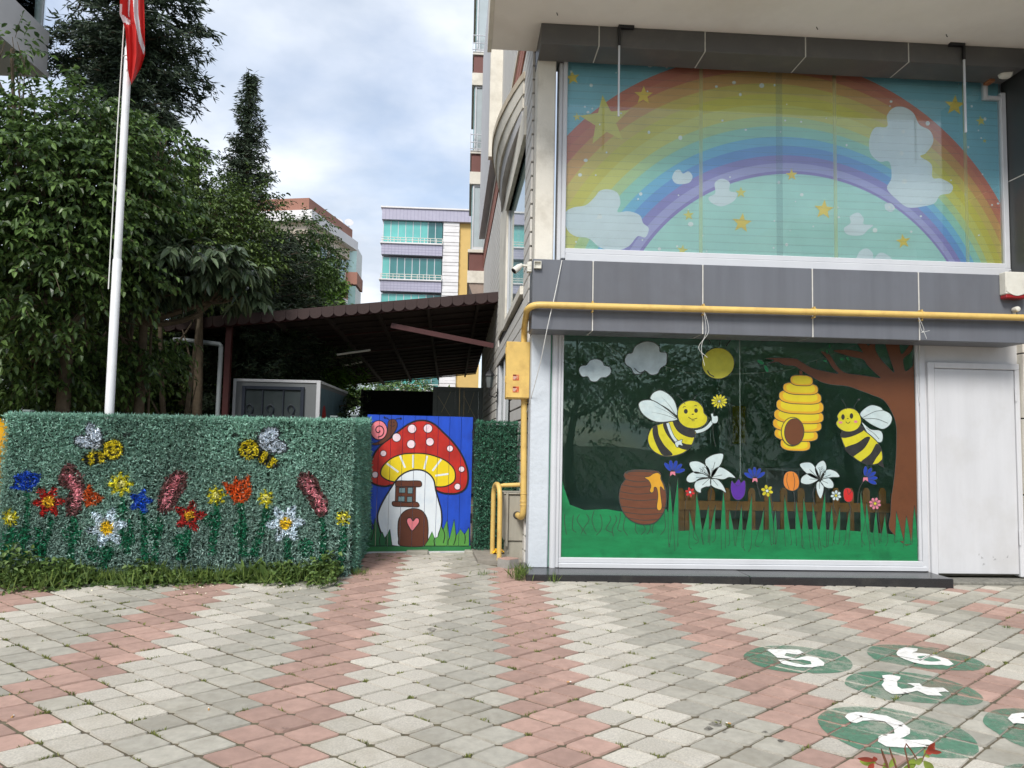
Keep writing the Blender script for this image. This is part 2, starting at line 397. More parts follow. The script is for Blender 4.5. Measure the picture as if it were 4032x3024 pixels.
def worn(name, rgb, thr, lo, hi):
    m = M(name, rgb, 0.7, 0.2, 30, bump=0.4, bscale=200)
    t = m.node_tree; o = [n for n in t.nodes if n.type == 'OUTPUT_MATERIAL'][0]; p = [n for n in t.nodes if n.type == 'BSDF_PRINCIPLED'][0]
    tcn = [n for n in t.nodes if n.type == 'TEX_COORD'][0]
    w = t.nodes.new('ShaderNodeTexNoise'); w.inputs['Scale'].default_value = 26; w.inputs['Detail'].default_value = 10; w.inputs['Roughness'].default_value = 0.75; t.links.new(tcn.outputs['Object'], w.inputs['Vector'])
    w2 = t.nodes.new('ShaderNodeTexNoise'); w2.inputs['Scale'].default_value = 3.5; t.links.new(tcn.outputs['Object'], w2.inputs['Vector'])
    ad = t.nodes.new('ShaderNodeMath'); ad.operation = 'ADD'; t.links.new(w.outputs['Fac'], ad.inputs[0]); t.links.new(w2.outputs['Fac'], ad.inputs[1])
    mr = t.nodes.new('ShaderNodeMapRange'); mr.inputs[1].default_value = thr; mr.inputs[2].default_value = thr+0.22; mr.inputs[3].default_value = lo; mr.inputs[4].default_value = hi; t.links.new(ad.outputs[0], mr.inputs[0])
    tr = t.nodes.new('ShaderNodeBsdfTransparent'); ms = t.nodes.new('ShaderNodeMixShader'); t.links.new(mr.outputs[0], ms.inputs[0]); t.links.new(tr.outputs[0], ms.inputs[1]); t.links.new(p.outputs[0], ms.inputs[2]); t.links.new(ms.outputs[0], o.inputs[0])
    return m
m_gpaint = worn('green_road_paint', (84, 132, 108), 0.90, .34, .82); m_wpaint = worn('white_road_paint', (226, 224, 220), 0.70, .84, 1.0)
zG = zoomer(3000, 2300, 2212/1032); zR = zoomer(2016, 2200, 1.0972)
def numspot(word, ring, digit, holes=(), zf=zG):
    rg = ground_paint('painted_circle', [zf(*p) for p in catmull(ring)], m_gpaint, 0.003, pavement)
    tag(rg, label='worn green painted circle carrying the white number '+word)
    if digit:
        ground_paint('painted_digit', [zG(*p) for p in digit], m_wpaint, 0.006, rg, PO2)
        for h in holes: ground_paint('painted_digit_hole', [zG(*p) for p in catmull(h)], m_gpaint, 0.008, rg)
numspot('five', [(1000, 420), (1050, 388), (1140, 376), (1280, 385), (1400, 410), (1465, 445), (1460, 480), (1380, 495), (1240, 495), (1100, 475), (1030, 450)],
        [(35, 558), (180, 558), (310, 560), (355, 588), (300, 602), (205, 590), (190, 612), (290, 632), (380, 610), (470, 625), (530, 668), (520, 695), (430, 710), (300, 705), (180, 680), (135, 650), (190, 648), (260, 668), (360, 690), (420, 680), (410, 655), (340, 640), (260, 642), (130, 632), (95, 600)], zf=zR)
numspot('six', [(885, 570), (920, 530), (1010, 512), (1200, 515), (1450, 540), (1680, 590), (1850, 655), (1880, 700), (1800, 730), (1650, 732), (1450, 725), (1250, 700), (1000, 650), (920, 610)],
        [(1135, 590), (1160, 550), (1210, 540), (1315, 550), (1310, 570), (1270, 585), (1330, 590), (1460, 605), (1570, 640), (1620, 680), (1580, 693), (1480, 692), (1370, 690), (1280, 670), (1200, 640), (1145, 612)],
        [[(1310, 625), (1400, 615), (1470, 635), (1510, 652), (1450, 660), (1380, 652)]])
numspot('four', [(700, 840), (720, 790), (800, 750), (950, 735), (1180, 745), (1450, 785), (1680, 850), (1820, 920), (1870, 980), (1800, 1020), (1600, 1020), (1300, 1000), (1050, 975), (850, 910), (740, 870)],
        [(1015, 775), (1080, 768), (1170, 785), (1165, 805), (1140, 825), (1145, 870), (1180, 890), (1280, 882), (1290, 868), (1225, 840), (1330, 840), (1350, 865), (1400, 880), (1530, 880), (1580, 915), (1490, 925), (1525, 955), (1400, 950), (1310, 910), (1230, 930), (1100, 935), (1040, 900), (1010, 855), (1030, 830)])
numspot('two', [(470, 1160), (500, 1100), (600, 1055), (800, 1035), (1050, 1050), (1350, 1110), (1600, 1190), (1770, 1290), (1830, 1390), (1790, 1460), (1600, 1472), (1300, 1455), (1050, 1440), (850, 1410), (650, 1320), (530, 1250)],
        [(700, 1130), (730, 1100), (800, 1088), (920, 1100), (1050, 1120), (1180, 1175), (1250, 1225), (1250, 1270), (1200, 1300), (1165, 1310), (1250, 1325), (1400, 1320), (1450, 1345), (1400, 1380), (1200, 1390), (1050, 1380), (980, 1340), (985, 1300), (1040, 1275), (1120, 1270), (1110, 1220), (1040, 1170), (940, 1155), (850, 1160), (800, 1180), (740, 1170)])
numspot('one', [(1865, 1150), (1900, 1090), (2000, 1055), (2212, 1050), (2400, 1080), (2500, 1200), (2450, 1330), (2300, 1400), (2130, 1350), (1980, 1260), (1890, 1200)],
        [(2075, 1140), (2110, 1100), (2200, 1090), (2260, 1105), (2420, 1180), (2470, 1260), (2400, 1270), (2300, 1215), (2200, 1187), (2120, 1180)])
m_oil = worn('oil_stain', (66, 62, 58), .92, .05, .62)
for u_, v_, r2 in ((1225, 2683, 14), (1120, 2870, 16), (2820, 2850, 26), (2790, 2868, 18), (2855, 2880, 14), (3010, 2885, 12), (3075, 2920, 14), (1700, 2480, 18)):
    ground_paint('stain', [(u_+r2*math.cos(a)*(1+.25*math.sin(3*a+u_)), v_+.42*r2*math.sin(a)*(1+.2*math.cos(2*a+v_))) for a in np.arange(14)*math.pi/7], m_oil, .0022, pavement)
numspot('three', [(2040, 1560), (2120, 1525), (2212, 1522), (2500, 1560), (2700, 1700), (2500, 1800), (2150, 1700)], None)
# ------------------------------------------------------------------ the kindergarten building
m_alu = M('white_aluminium', (204, 206, 210), 0.45, 0.05, 5, stain=(176, 178, 182), sscale=2.5, samt=0.4)
m_wall = M('white_plaster', (214, 214, 216), 0.85, 0.06, 3, bump=0.25, bscale=50, stain=(186, 184, 180), sscale=1.5, samt=0.4)
m_cream = M('cream_plaster', (222, 217, 205), 0.85, 0.08, 3, bump=0.25, bscale=50, stain=(166, 158, 142), sscale=2.2, samt=0.55)
m_board = M('clad_board', (214, 211, 205), 0.7, 0.07, 3, stain=(190, 184, 174), sscale=1.5, samt=0.5)
m_fascia = M('grey_composite', (103, 106, 113), 0.42, 0.09, 1.6, stretch=(5, 5, .35), stain=(92, 92, 96), sscale=1.0, samt=0.6, spec=0.4)
m_fascia_up = M('shade_toned_composite', (92, 91, 90), 0.45, 0.06, 2, stain=(120, 116, 108), sscale=4, samt=0.3, spec=0.4)  # grey composite with the overhang's shade put into its colour
m_caulk = M('white_caulk', (205, 203, 196), 0.8, 0.1, 20)
m_granite = M('black_granite', (44, 44, 46), 0.25, 0.5, 160, spec=0.5, stain=(74, 72, 68), sscale=5, samt=0.5)
m_soffit = M('soffit_paint', (242, 238, 231), 0.9, 0.04, 2, stain=(222, 214, 204), sscale=0.8, samt=0.5)
m_doorw = M('white_steel', (208, 209, 212), 0.45, 0.05, 3, stretch=(4, 4, .5), stain=(196, 196, 196), sscale=2.0, samt=0.35)
m_brown = M('brown_spandrel', (112, 72, 66), 0.7, 0.08, 4)
m_rust = M('rust_stripe', (168, 110, 92), 0.75, 0.08, 4)
m_greyw = M('grey_wall', (198, 197, 198), 0.8, 0.07, 3)
m_dark = M('dark_gap', (62, 60, 58), 0.8, 0.2, 10)
m_glass = glass_mat('window_glass', (0.97, 0.995, 0.985), 1.46, 0.0, (0.80, 1.0, 0.90))
m_glass2 = glass_mat('clear_glass', (0.98, 0.995, 0.99), 1.36)
m_pane = M('reflecting_pane', (120, 150, 150), 0.04, 0.15, 1.5, spec=1.0)
bld = empty('kindergarten_building', (0.66, 7.7, 0.28), 'white corner building with grey bands, bee-painted shop window and rainbow window above', 'building')
YG = 7.705
# black ledge
mb = MB(); mb.bbox(0.605, 2.78, 7.27, 7.72, 0.20, 0.335, m_granite, 0.008); mb.build('ledge_slab', bld, label='black granite ledge slab')
mb = MB(); mb.bbox(2.783, 4.82, 7.27, 7.72, 0.19, 0.332, m_granite, 0.008); mb.build('ledge_slab', bld, label='black granite ledge slab')
mb = MB(); mb.bbox(0.602, 0.86, 7.722, 8.02, 0.22, 0.331, m_granite, 0.006); mb.build('ledge_slab', bld)
mb = MB(); mb.bbox(4.824, 5.9, 7.42, 7.70, 0.17, 0.275, M('worn_step', (120, 118, 110), 0.9, 0.3, 25, bump=0.6, stain=(60, 60, 58), sscale=6, samt=0.8), 0.01); mb.build('door_step', bld, label='worn concrete step below the white door')
# corner pillar (two finishes)
mb = MB(); mb.bbox(0.655, 0.852, 7.668, 8.0, 0.33, 2.70, M('pillar_paint', (196, 203, 210), 0.8, 0.05, 4, bump=0.5, bscale=22, stain=(188, 194, 200), sscale=3), 0.01); mb.build('corner_pillar', bld, label='corner pillar painted pale blue-white')
mb = MB(); mb.bbox(0.665, 0.86, 7.66, 8.0, 3.39, 5.62, m_cream, 0.012); mb.build('upper_corner_pillar', bld)
# lower shop window
lw = empty('shop_window', (0.98, YG, 0.44), None, None, parent=bld); lw.location = (0.98-0.66, YG-7.7, 0.44-0.28); tag(lw, label='large shop window painted with bees, flowers and a tree')
fx0, fx1, fz0, fz1 = 0.988, 4.724, 0.437, 2.778
def frame_part(x0, x1, z0, z1, y0=7.655, y1=7.74, m=m_alu, nm='window_frame', par=lw, b=0.006):
    mb = MB(); mb.bbox(x0, x1, y0, y1, z0, z1, m, b); return mb.build(nm, par)
frame_part(0.855, 0.872, 0.337, 2.70, 7.70, 7.76, M('glass_edge', (110, 160, 140), 0.2, 0.05, 5), 'glass_edge')
mb = MB(); mb.lathe((0.905, 7.70, 0.335), [(0.036, 0), (0.036, 2.42)], m_alu, n=20); mb.build('round_mullion', lw)
frame_part(0.934, 0.962, 0.336, 2.80, 7.662); frame_part(0.9625, fx0, 0.4375, fz1-0.001, 7.672)
frame_part(0.963, 4.79, 0.336, 0.385, 7.650); frame_part(0.963, 4.79, 0.3855, fz0, 7.668)
frame_part(fx1, 4.755, fz0+.0005, fz1-.0005, 7.672); frame_part(4.7555, 4.815, 0.336, 2.82, 7.66)
frame_part(0.963, 4.755, fz1, 2.805, 7.67); frame_part(0.87, 4.755, 2.8055, 2.86, 7.665)
mb = MB(); mb.box(fx0-.005, fx1+.005, YG-0.004, YG+0.002, fz0-.005, fz1+.005, m_glass); mb.build('glass_pane', lw, label='tinted glass reflecting trees')
# painted motifs, on the outer face of the pane
LY = 0.0007
def on_win(zf):
    return lambda x, y, l: (lambda P: (P[0], YG-0.007-l*LY, P[2]))(PY(*zf(x, y), YG-0.008))
zA, zB, zC = zoomer(2200, 1550, 2.3707), zoomer(2900, 1300, 1.7467), zoomer(2100, 1000, 1.1449)
k_out = M('paint_outline', (52, 56, 52), 0.6, 0.2, 30); k_blk = M('paint_black', (36, 37, 36), 0.6, 0.3, 25); k_yel = M('paint_yellow', (195, 187, 35), 0.5, 0.14, 12, stain=(174, 168, 54), sscale=6, samt=0.5)
k_wht = M('paint_white', (187, 202, 202), 0.55, 0.10, 14, stain=(162, 185, 191), sscale=9, samt=0.7); k_cld = M('paint_cloud', (173, 189, 192), 0.6, 0.12, 12, stain=(144, 164, 171), sscale=7, samt=0.7)
k_sun = M('paint_sun', (186, 182, 58), 0.6, 0.10, 12, stain=(160, 163, 69), sscale=8); k_grn = M('paint_green', (18, 121, 70), 0.42, 0.16, 5, stain=(13, 86, 51), sscale=4, samt=0.7, stretch=(1, 1, 4)); k_brn = M('paint_brown', (100, 58, 31), 0.5, 0.16, 5, stain=(77, 44, 26), sscale=5, samt=0.6)
k_pot = M('paint_pot', (102, 60, 39), 0.5, 0.14, 7, stretch=(1, 1, 4)); k_hon = M('paint_honey', (202, 149, 40), 0.5, 0.08, 8); k_hiv = M('paint_hive', (202, 185, 35), 0.5, 0.06, 6); k_hiv2 = M('paint_hive_edge', (202, 154, 35), 0.5, 0.06, 6)
k_blu = M('paint_blue', (23, 56, 154), 0.5, 0.12, 12); k_pur = M('paint_purple', (80, 37, 142), 0.5, 0.1, 10); k_org = M('paint_orange', (202, 122, 46), 0.5, 0.08, 10); k_red = M('paint_red', (188, 35, 34), 0.5, 0.1, 10); k_pnk = M('paint_pink', (202, 119, 137), 0.5, 0.08, 10)
WM = {}
def wmotif(name, zf, label):
    q = Paint(on_win(zf)); q.done = lambda: q.build(name, lw, fix=False, label=label); return q
q = wmotif('painted_grass', zC, 'painted green meadow with pointed blades')
q.shape([(124, 1366), (126, 1000), (140, 1060), (165, 1130), (230, 1155), (330, 1150), (420, 1165), (520, 1160), (600, 1150), (622, 1200), (640, 1250), (800, 1240), (1000, 1245), (1200, 1240), (1400, 1245), (1600, 1262), (1731, 1270), (1733, 1388)], k_grn, 0, smooth=False)
bl = [(615, 1030, 40), (652, 1003, 44), (735, 1072, 46), (702, 1150, 34), (790, 1130, 40), (857, 1060, 40), (822, 1130, 30), (884, 1150, 36), (938, 1130, 34), (985, 1080, 40), (1040, 1140, 30), (1062, 1062, 34), (1092, 1150, 30), (1132, 1085, 40), (1185, 1108, 40), (1218, 1095, 44), (1258, 1120, 40), (1315, 1065, 42), (1345, 1130, 36), (1382, 1140, 32), (1425, 1150, 32), (1475, 1068, 42), (1502, 1118, 40), (1545, 1150, 34), (1585, 1172, 34), (1636, 1160, 40), (1682, 1180, 40), (1718, 1132, 34)]
rq = random.Random(5)
for x, y, w in bl:
    b0 = x+rq.uniform(-22, 22); yb = 1302+rq.uniform(-8, 24); mid = (y+yb)/2
    q.shape([(x, y), ((x+b0)/2+w*.25, mid), (b0+w*.48, yb), (b0-w*.48, yb), ((x+b0)/2-w*.25, mid)], k_grn, 1.5+rq.random()*0.6, smooth=False)
    for sg in (-1, 1): q.line([(x, y), ((x+b0)/2+sg*w*.25, mid), (b0+sg*w*.45+rq.uniform(-9, 9), yb+rq.uniform(-30, 6)), (b0+sg*w*.3+rq.uniform(-9, 9), yb+rq.uniform(-10, 20))], 2.0, k_out, 2.6)
for i in range(15):
    x = 150+i*31+rq.uniform(-8, 8); q.line([(x, 1160+rq.uniform(-15, 20)), (x+rq.uniform(-14, 14), 1200), (x+rq.uniform(-18, 18), 1240), (x+rq.uniform(-18, 18), 1250+rq.uniform(0, 25))], 2.6, k_out, 2.6)
q.done()
q = wmotif('painted_tree', zB, 'painted brown tree with bare forked branches'); q.shape([(1060, 1380), (1060, 1250), (1065, 1150), (1080, 1050), (1095, 900), (1100, 750), (1095, 640), (1060, 550), (1010, 480), (930, 445), (850, 415), (760, 385), (660, 375), (580, 355), (500, 310), (440, 272), (400, 248), (330, 240), (280, 218), (215, 232), (260, 207), (195, 195), (280, 190), (400, 195), (440, 215), (520, 260), (620, 285), (700, 298), (660, 258), (620, 195), (580, 145), (640, 170), (690, 245), (750, 293), (850, 308), (930, 320), (990, 328), (960, 300), (900, 240), (870, 202), (780, 180), (665, 142), (760, 135), (850, 148), (868, 152), (830, 90), (805, 50), (850, 45), (880, 80), (912, 106), (925, 60), (970, 48), (952, 120), (985, 190), (1040, 250), (1085, 288), (1050, 180), (1020, 50), (1115, 48), (1120, 100), (1137, 165), (1190, 102), (1216, 95), (1200, 150), (1150, 195), (1150, 240), (1165, 282), (1210, 250), (1221, 258), (1232, 1400)], k_brn, 0.7, edge=k_out, ew=4)
for x, y, a in ((165, 220, .5), (205, 265, 1.1), (640, 110, 1.6), (622, 150, 1.4), (610, 212, .3), (725, 200, -.2), (765, 196, .8)): q.ell(x, y, 27 if x < 300 else 16, 13 if x < 300 else 9, k_grn, 1, a, k_out, 2.5)
q.done()
q = wmotif('painted_beehive', zB, 'painted yellow beehive with a brown oval entrance'); q.line([(442, 278), (444, 312)], 22, k_brn, 0.3)
for i, (cx, cy, rx, ry) in enumerate([(405, 785, 103, 46), (410, 718, 150, 46), (417, 650, 168, 50), (428, 590, 171, 52), (436, 522, 163, 54), (437, 460, 146, 48), (440, 402, 121, 42), (447, 346, 78, 37)]):
    sq = [(cx+rx*np.sign(math.cos(t))*abs(math.cos(t))**0.62, cy+0.07*rx*math.cos(t)+ry*np.sign(math.sin(t))*abs(math.sin(t))**0.75) for t in np.arange(36)*2*math.pi/36]
    q.shape(sq, k_hiv2, 1+i, False, k_out, 5)
    q.shape([(cx+(x-cx)*0.82, cy-3+(y-cy)*0.74) for x, y in sq], k_hiv, 1.3+i, False)
q.ell(383, 697, 76, 98, k_hiv, 10, 0.06, k_out, 5); q.ell(395, 700, 67, 92, k_brn, 11, 0.06, k_out, 5); q.done()
def bee_face(q, eyes, L=8):
    for x, y, rx, ry in eyes: q.ell(x, y, rx, ry, k_blk, L)
q = wmotif('painted_bee', zA, 'painted bee waving and holding a yellow flower')
q.shape([(868, 60), (858, 25), (895, -18), (955, -32), (1020, 0), (1070, 50), (1100, 120), (1107, 205), (1000, 130)], k_wht, 0.6, edge=k_out, ew=8)
q.shape([(745, 110), (760, 75), (810, 58), (880, 65), (960, 110), (1040, 170), (1105, 230), (1100, 247), (1020, 262), (920, 265), (840, 235), (775, 180)], k_wht, 1.6, edge=k_out, ew=8)
for a, b in (((1095, 225), (900, 120)), ((1095, 235), (860, 170)), ((1090, 200), (960, 30))): q.line([a, ((a[0]+b[0])/2+8, (a[1]+b[1])/2-6), b], 4, k_out, 2.4, taper=True)
q.shape([(1080, 262), (1265, 345), (1268, 405), (1240, 480), (1180, 542), (1100, 575), (1000, 585), (920, 560), (860, 510), (832, 440), (838, 380), (870, 320), (940, 285), (1010, 268)], k_yel, 3, edge=k_out, ew=9)
q.shape([(1066, 262), (1130, 268), (1262, 345), (1260, 408), (1180, 395), (1105, 345)], k_blk, 4); q.shape([(975, 280), (1020, 270), (1050, 350), (1110, 430), (1180, 468), (1238, 478), (1210, 518), (1172, 522), (1100, 490), (1025, 405), (985, 335)], k_blk, 4); q.shape([(880, 318), (918, 295), (935, 390), (985, 480), (1060, 560), (1040, 578), (975, 575), (940, 535), (895, 440), (876, 370)], k_blk, 4)
q.line([(1015, 275), (1040, 350), (1070, 410), (1108, 456)], 34, k_out, 4.6); q.line([(1015, 275), (1040, 350), (1070, 410), (1108, 456)], 24, k_wht, 5); q.shape([(1086, 455), (1130, 434), (1152, 428), (1148, 455), (1156, 486), (1122, 478), (1112, 500), (1094, 492)], k_wht, 5.3, edge=k_out, ew=5)
q.line([(1270, 357), (1340, 342), (1395, 307), (1432, 260)], 38, k_out, 2.2); q.line([(1270, 357), (1340, 342), (1395, 307), (1432, 260)], 28, k_wht, 2.6); q.shape([(1420, 190), (1440, 186), (1447, 210), (1480, 208), (1487, 240), (1476, 270), (1450, 278), (1428, 266), (1428, 230)], k_wht, 3, edge=k_out, ew=5)
q.shape([(1110, 160), (1130, 110), (1180, 75), (1240, 63), (1300, 80), (1345, 130), (1356, 180), (1386, 215), (1380, 265), (1340, 305), (1270, 326), (1190, 315), (1135, 275), (1110, 220)], k_yel, 7, edge=k_out, ew=9)
bee_face(q, ((1185, 165, 18, 22), (1280, 158, 17, 21), (1250, 192, 11, 5)))
q.line([(1208, 218), (1245, 240), (1292, 228)], 6, k_blk, 8); q.line([(1240, 252), (1268, 254)], 5, k_blk, 8); q.line([(1158, 132), (1170, 120), (1184, 122)], 5, k_blk, 8); q.line([(1262, 116), (1276, 110), (1290, 116)], 5, k_blk, 8)
q.line([(1180, 100), (1140, 45), (1095, 5)], 5, k_out, 8); q.line([(1253, 62), (1270, 35), (1292, 15)], 5, k_out, 8)
q.line([(1455, 140), (1437, 250), (1445, 400), (1465, 495)], 5, k_out, 1)
for i in range(12):
    a = i*math.pi/6+.2; q.ell(1498+44*math.cos(a), 72+36*math.sin(a), 32, 12, k_yel, 2+0.05*i, a, k_out, 3)
q.ell(1498, 72, 10, 8, k_wht, 4); q.done()
q = wmotif('painted_bee', zB, 'painted bee with pink cheeks and a pointed tail')
q.shape([(850, 582), (880, 540), (930, 515), (990, 530), (1010, 550), (1050, 570), (1070, 605), (1055, 650), (1010, 680), (960, 665), (900, 630)], k_wht, 1, edge=k_out, ew=4); q.shape([(860, 630), (920, 680), (985, 690), (1006, 720), (1000, 765), (970, 770), (920, 740), (890, 690)], k_wht, 2, edge=k_out, ew=4)
q.line([(870, 600), (950, 560), (1010, 552)], 3, k_out, 3); q.line([(870, 610), (960, 610), (1040, 640)], 3, k_out, 3); q.line([(890, 670), (950, 715), (980, 750)], 3, k_out, 3)
q.shape([(725, 695), (738, 790), (790, 860), (860, 910), (935, 925), (998, 900), (998, 830), (960, 760), (880, 690), (850, 660)], k_yel, 4, edge=k_out, ew=6)
q.shape([(722, 700), (850, 662), (875, 688), (800, 728), (728, 740)], k_blk, 5); q.shape([(745, 808), (830, 775), (890, 735), (918, 742), (880, 810), (830, 850), (797, 868), (762, 842)], k_blk, 5); q.shape([(855, 905), (920, 850), (960, 782), (985, 800), (995, 828), (960, 880), (930, 926), (890, 920)], k_blk, 5); q.shape([(965, 922), (1000, 888), (1017, 950)], k_blk, 5.4, smooth=False)
q.shape([(692, 590), (715, 555), (760, 537), (810, 545), (845, 580), (856, 630), (835, 675), (790, 697), (740, 695), (700, 670), (684, 640), (697, 615)], k_yel, 7, edge=k_out, ew=5)
bee_face(q, ((731, 597, 12, 19), (789, 590, 12, 19), (764, 608, 5, 3))); q.ell(714, 635, 14, 8, k_pnk, 8); q.ell(818, 629, 12, 9, k_pnk, 8); q.line([(750, 629), (765, 641), (780, 629)], 4, k_blk, 8)
q.line([(755, 545), (745, 510), (720, 478)], 3, k_out, 8); q.line([(805, 545), (815, 510), (838, 480)], 3, k_out, 8); q.ell(840, 478, 9, 7, k_out, 8); q.done()
q = wmotif('painted_cloud', zC, 'small painted cloud in pale blue-white'); q.shape([(205, 525), (215, 505), (240, 500), (255, 480), (285, 473), (312, 485), (320, 502), (345, 510), (350, 535), (330, 555), (305, 558), (285, 575), (258, 572), (245, 553), (220, 553)], k_cld, 0, edge=k_out, ew=3); q.done()
q = wmotif('painted_cloud', zC, 'big painted cloud in pale blue-white'); q.shape([(412, 475), (425, 450), (445, 445), (460, 415), (500, 395), (540, 397), (568, 418), (572, 440), (600, 445), (603, 475), (598, 500), (575, 515), (560, 540), (530, 545), (505, 528), (485, 540), (455, 540), (440, 515), (418, 500)], k_cld, 0, edge=k_out, ew=4); q.line([(455, 515), (480, 535), (505, 525)], 4, k_out, 2); q.done()
q = wmotif('painted_sun', zC, 'painted olive-yellow sun disc with short rays'); q.ell(833, 493, 73, 70, k_sun, 0, 0, k_out, 3, 40); q.line([(785, 525), (795, 542), (815, 553)], 5, k_out, 2)
for a, b in (((800, 405), (785, 370)), ((840, 410), (843, 382)), ((870, 415), (900, 370))): q.line([a, b], 4, k_out, 0)
q.done()
q = wmotif('painted_honey_pot', zA, 'painted brown honey pot with honey dripping over its rim')
q.shape([(570, 900), (585, 850), (620, 800), (608, 770), (620, 735), (680, 715), (760, 710), (900, 720), (950, 745), (955, 790), (985, 850), (1002, 930), (1003, 1010), (985, 1090), (950, 1150), (900, 1200), (830, 1220), (750, 1215), (670, 1180), (610, 1120), (575, 1040), (562, 960)], k_pot, 6, edge=k_out, ew=9)
for yy, xa, xb in ((800, 622, 840), (850, 590, 850), (915, 575, 870), (975, 570, 910), (1050, 580, 995), (1105, 605, 975), (1160, 650, 930)): q.line([(xa, yy), ((xa+xb)/2, yy+22), (xb, yy+12)], 6, k_out, 7)
q.ell(775, 745, 150, 26, k_out, 7, 0.03); q.ell(778, 748, 140, 20, k_pot, 7.4, 0.03)
q.shape([(800, 782), (845, 772), (880, 748), (920, 738), (950, 760), (950, 795), (975, 850), (987, 905), (955, 870), (945, 880), (952, 960), (962, 1050), (950, 1085), (925, 1087), (914, 1050), (925, 960), (914, 882), (890, 875), (885, 910), (865, 925), (848, 905), (860, 860), (840, 812)], k_hon, 8.5, edge=k_out, ew=5); q.done()
q = wmotif('painted_lily', zA, 'painted white lily with five wide petals beside the honey pot')
c0 = (1420, 780)
for P in ([(1420, 780), (1365, 640), (1400, 590), (1470, 562), (1535, 565), (1520, 640), (1490, 690)], [(1410, 770), (1340, 745), (1270, 740), (1225, 680), (1225, 640), (1290, 630), (1350, 655), (1400, 700)], [(1405, 785), (1330, 800), (1240, 830), (1195, 815), (1200, 770), (1260, 730), (1340, 745)], [(1415, 795), (1415, 860), (1370, 870), (1330, 890), (1325, 925), (1280, 905), (1265, 850), (1300, 800), (1360, 785)], [(1420, 800), (1480, 800), (1530, 850), (1562, 925), (1520, 900), (1460, 880), (1420, 850)], [(1425, 780), (1440, 720), (1500, 685), (1580, 720), (1650, 785), (1590, 780), (1540, 800), (1480, 795)]):
    q.shape(P, k_wht, 4, edge=k_out, ew=6); m_ = np.mean(P, 0); q.line([c0, tuple(m_)], 4, k_out, 5)
for dx_, dy_ in ((-75, -85), (-55, -100), (-90, -60), (10, -70), (-70, -50)): q.line([c0, (c0[0]+dx_, c0[1]+dy_)], 3, k_out, 5); q.ell(c0[0]+dx_, c0[1]+dy_, 8, 10, k_wht, 5.5, 0, k_out, 3)
q.line([(1418, 860), (1424, 920), (1410, 1000)], 8, k_out, 3); q.done()
q = wmotif('painted_lily', zB, 'painted white lily below the hive and tailed bee'); c0 = (570, 1025)
for P in ([(570, 1025), (540, 960), (560, 915), (598, 898), (618, 940), (600, 1000)], [(565, 1020), (500, 1000), (440, 940), (445, 915), (510, 912), (550, 960)], [(560, 1030), (500, 1060), (445, 1050), (450, 1010), (500, 985), (550, 1010)], [(570, 1040), (600, 1080), (580, 1157), (555, 1120), (548, 1060)], [(578, 1038), (630, 1015), (665, 1050), (660, 1085), (610, 1080)], [(580, 1020), (620, 960), (680, 970), (708, 1008), (650, 1012)]):
    q.shape(P, k_wht, 4, edge=k_out, ew=4); q.line([c0, tuple(np.mean(P, 0))], 3, k_out, 5)
for dx_, dy_ in ((0, -75), (18, -80), (30, -60), (38, -40), (12, -60)): q.line([c0, (c0[0]+dx_, c0[1]+dy_)], 2.5, k_out, 5); q.ell(c0[0]+dx_, c0[1]+dy_, 6, 6, k_wht, 5.5, 0, k_out, 2)
q.line([(538, 1070), (525, 1130), (540, 1200)], 7, k_out, 3); q.done()
def tulip(zf, P, mat, stem, lab, lines=()):
    q = wmotif('painted_tulip', zf, lab); q.line(stem, 6, k_out, 3, True); q.shape(P, mat, 4, edge=k_out, ew=4)
    for l in lines: q.line(l, 3.5, k_out, 5)
    q.done()
tulip(zA, [(1605, 870), (1615, 812), (1640, 838), (1680, 800), (1700, 830), (1735, 810), (1742, 880), (1730, 950), (1690, 990), (1640, 980), (1612, 930)], k_pur, [(1685, 990), (1660, 1060), (1640, 1170)], 'painted purple tulip', ([(1640, 838), (1660, 860), (1690, 850), (1700, 832)],))
tulip(zB, [(322, 1030), (335, 985), (370, 970), (410, 985), (430, 1030), (425, 1080), (390, 1105), (350, 1095), (328, 1070)], k_org, [(392, 1105), (400, 1180), (395, 1260)], 'painted orange tulip', ([(350, 985), (345, 1040), (362, 1095)], [(388, 980), (400, 1040), (392, 1100)]))
tulip(zB, [(735, 1130), (740, 1095), (765, 1085), (790, 1100), (803, 1125), (795, 1170), (765, 1182), (742, 1165)], k_red, [(770, 1182), (785, 1230), (780, 1280)], 'painted red tulip', ([(760, 1090), (770, 1130), (790, 1105)],))
def daisy(zf, cx, cy, R, n, mat, cmat, stem, lab):
    q = wmotif('painted_flower', zf, lab); q.line(stem, 5, k_out, 3)
    for i in range(n):
        a = 2*math.pi*i/n+.3; q.ell(cx+R*.58*math.cos(a), cy+R*.58*math.sin(a), R*.44, R*.28, mat, 4+.05*i, a, k_out, 3)
    q.ell(cx, cy, R*.24, R*.24, cmat, 6, 0, k_out, 2); q.done()
daisy(zA, 1225, 920, 46, 6, k_red, k_wht, [(1200, 960), (1185, 1010), (1180, 1080)], 'small painted red flower with white centre')
daisy(zB, 210, 1105, 42, 6, k_yel, k_wht, [(235, 1140), (250, 1200), (240, 1260)], 'small painted yellow flower with white centre')
daisy(zB, 683, 1137, 37, 7, k_wht, k_yel, [(665, 1170), (668, 1220), (690, 1280)], 'small painted white flower with yellow centre')
daisy(zB, 952, 1192, 42, 8, k_pnk, k_yel, [(970, 1235), (980, 1320), (995, 1400)], 'small painted pink flower with yellow centre')
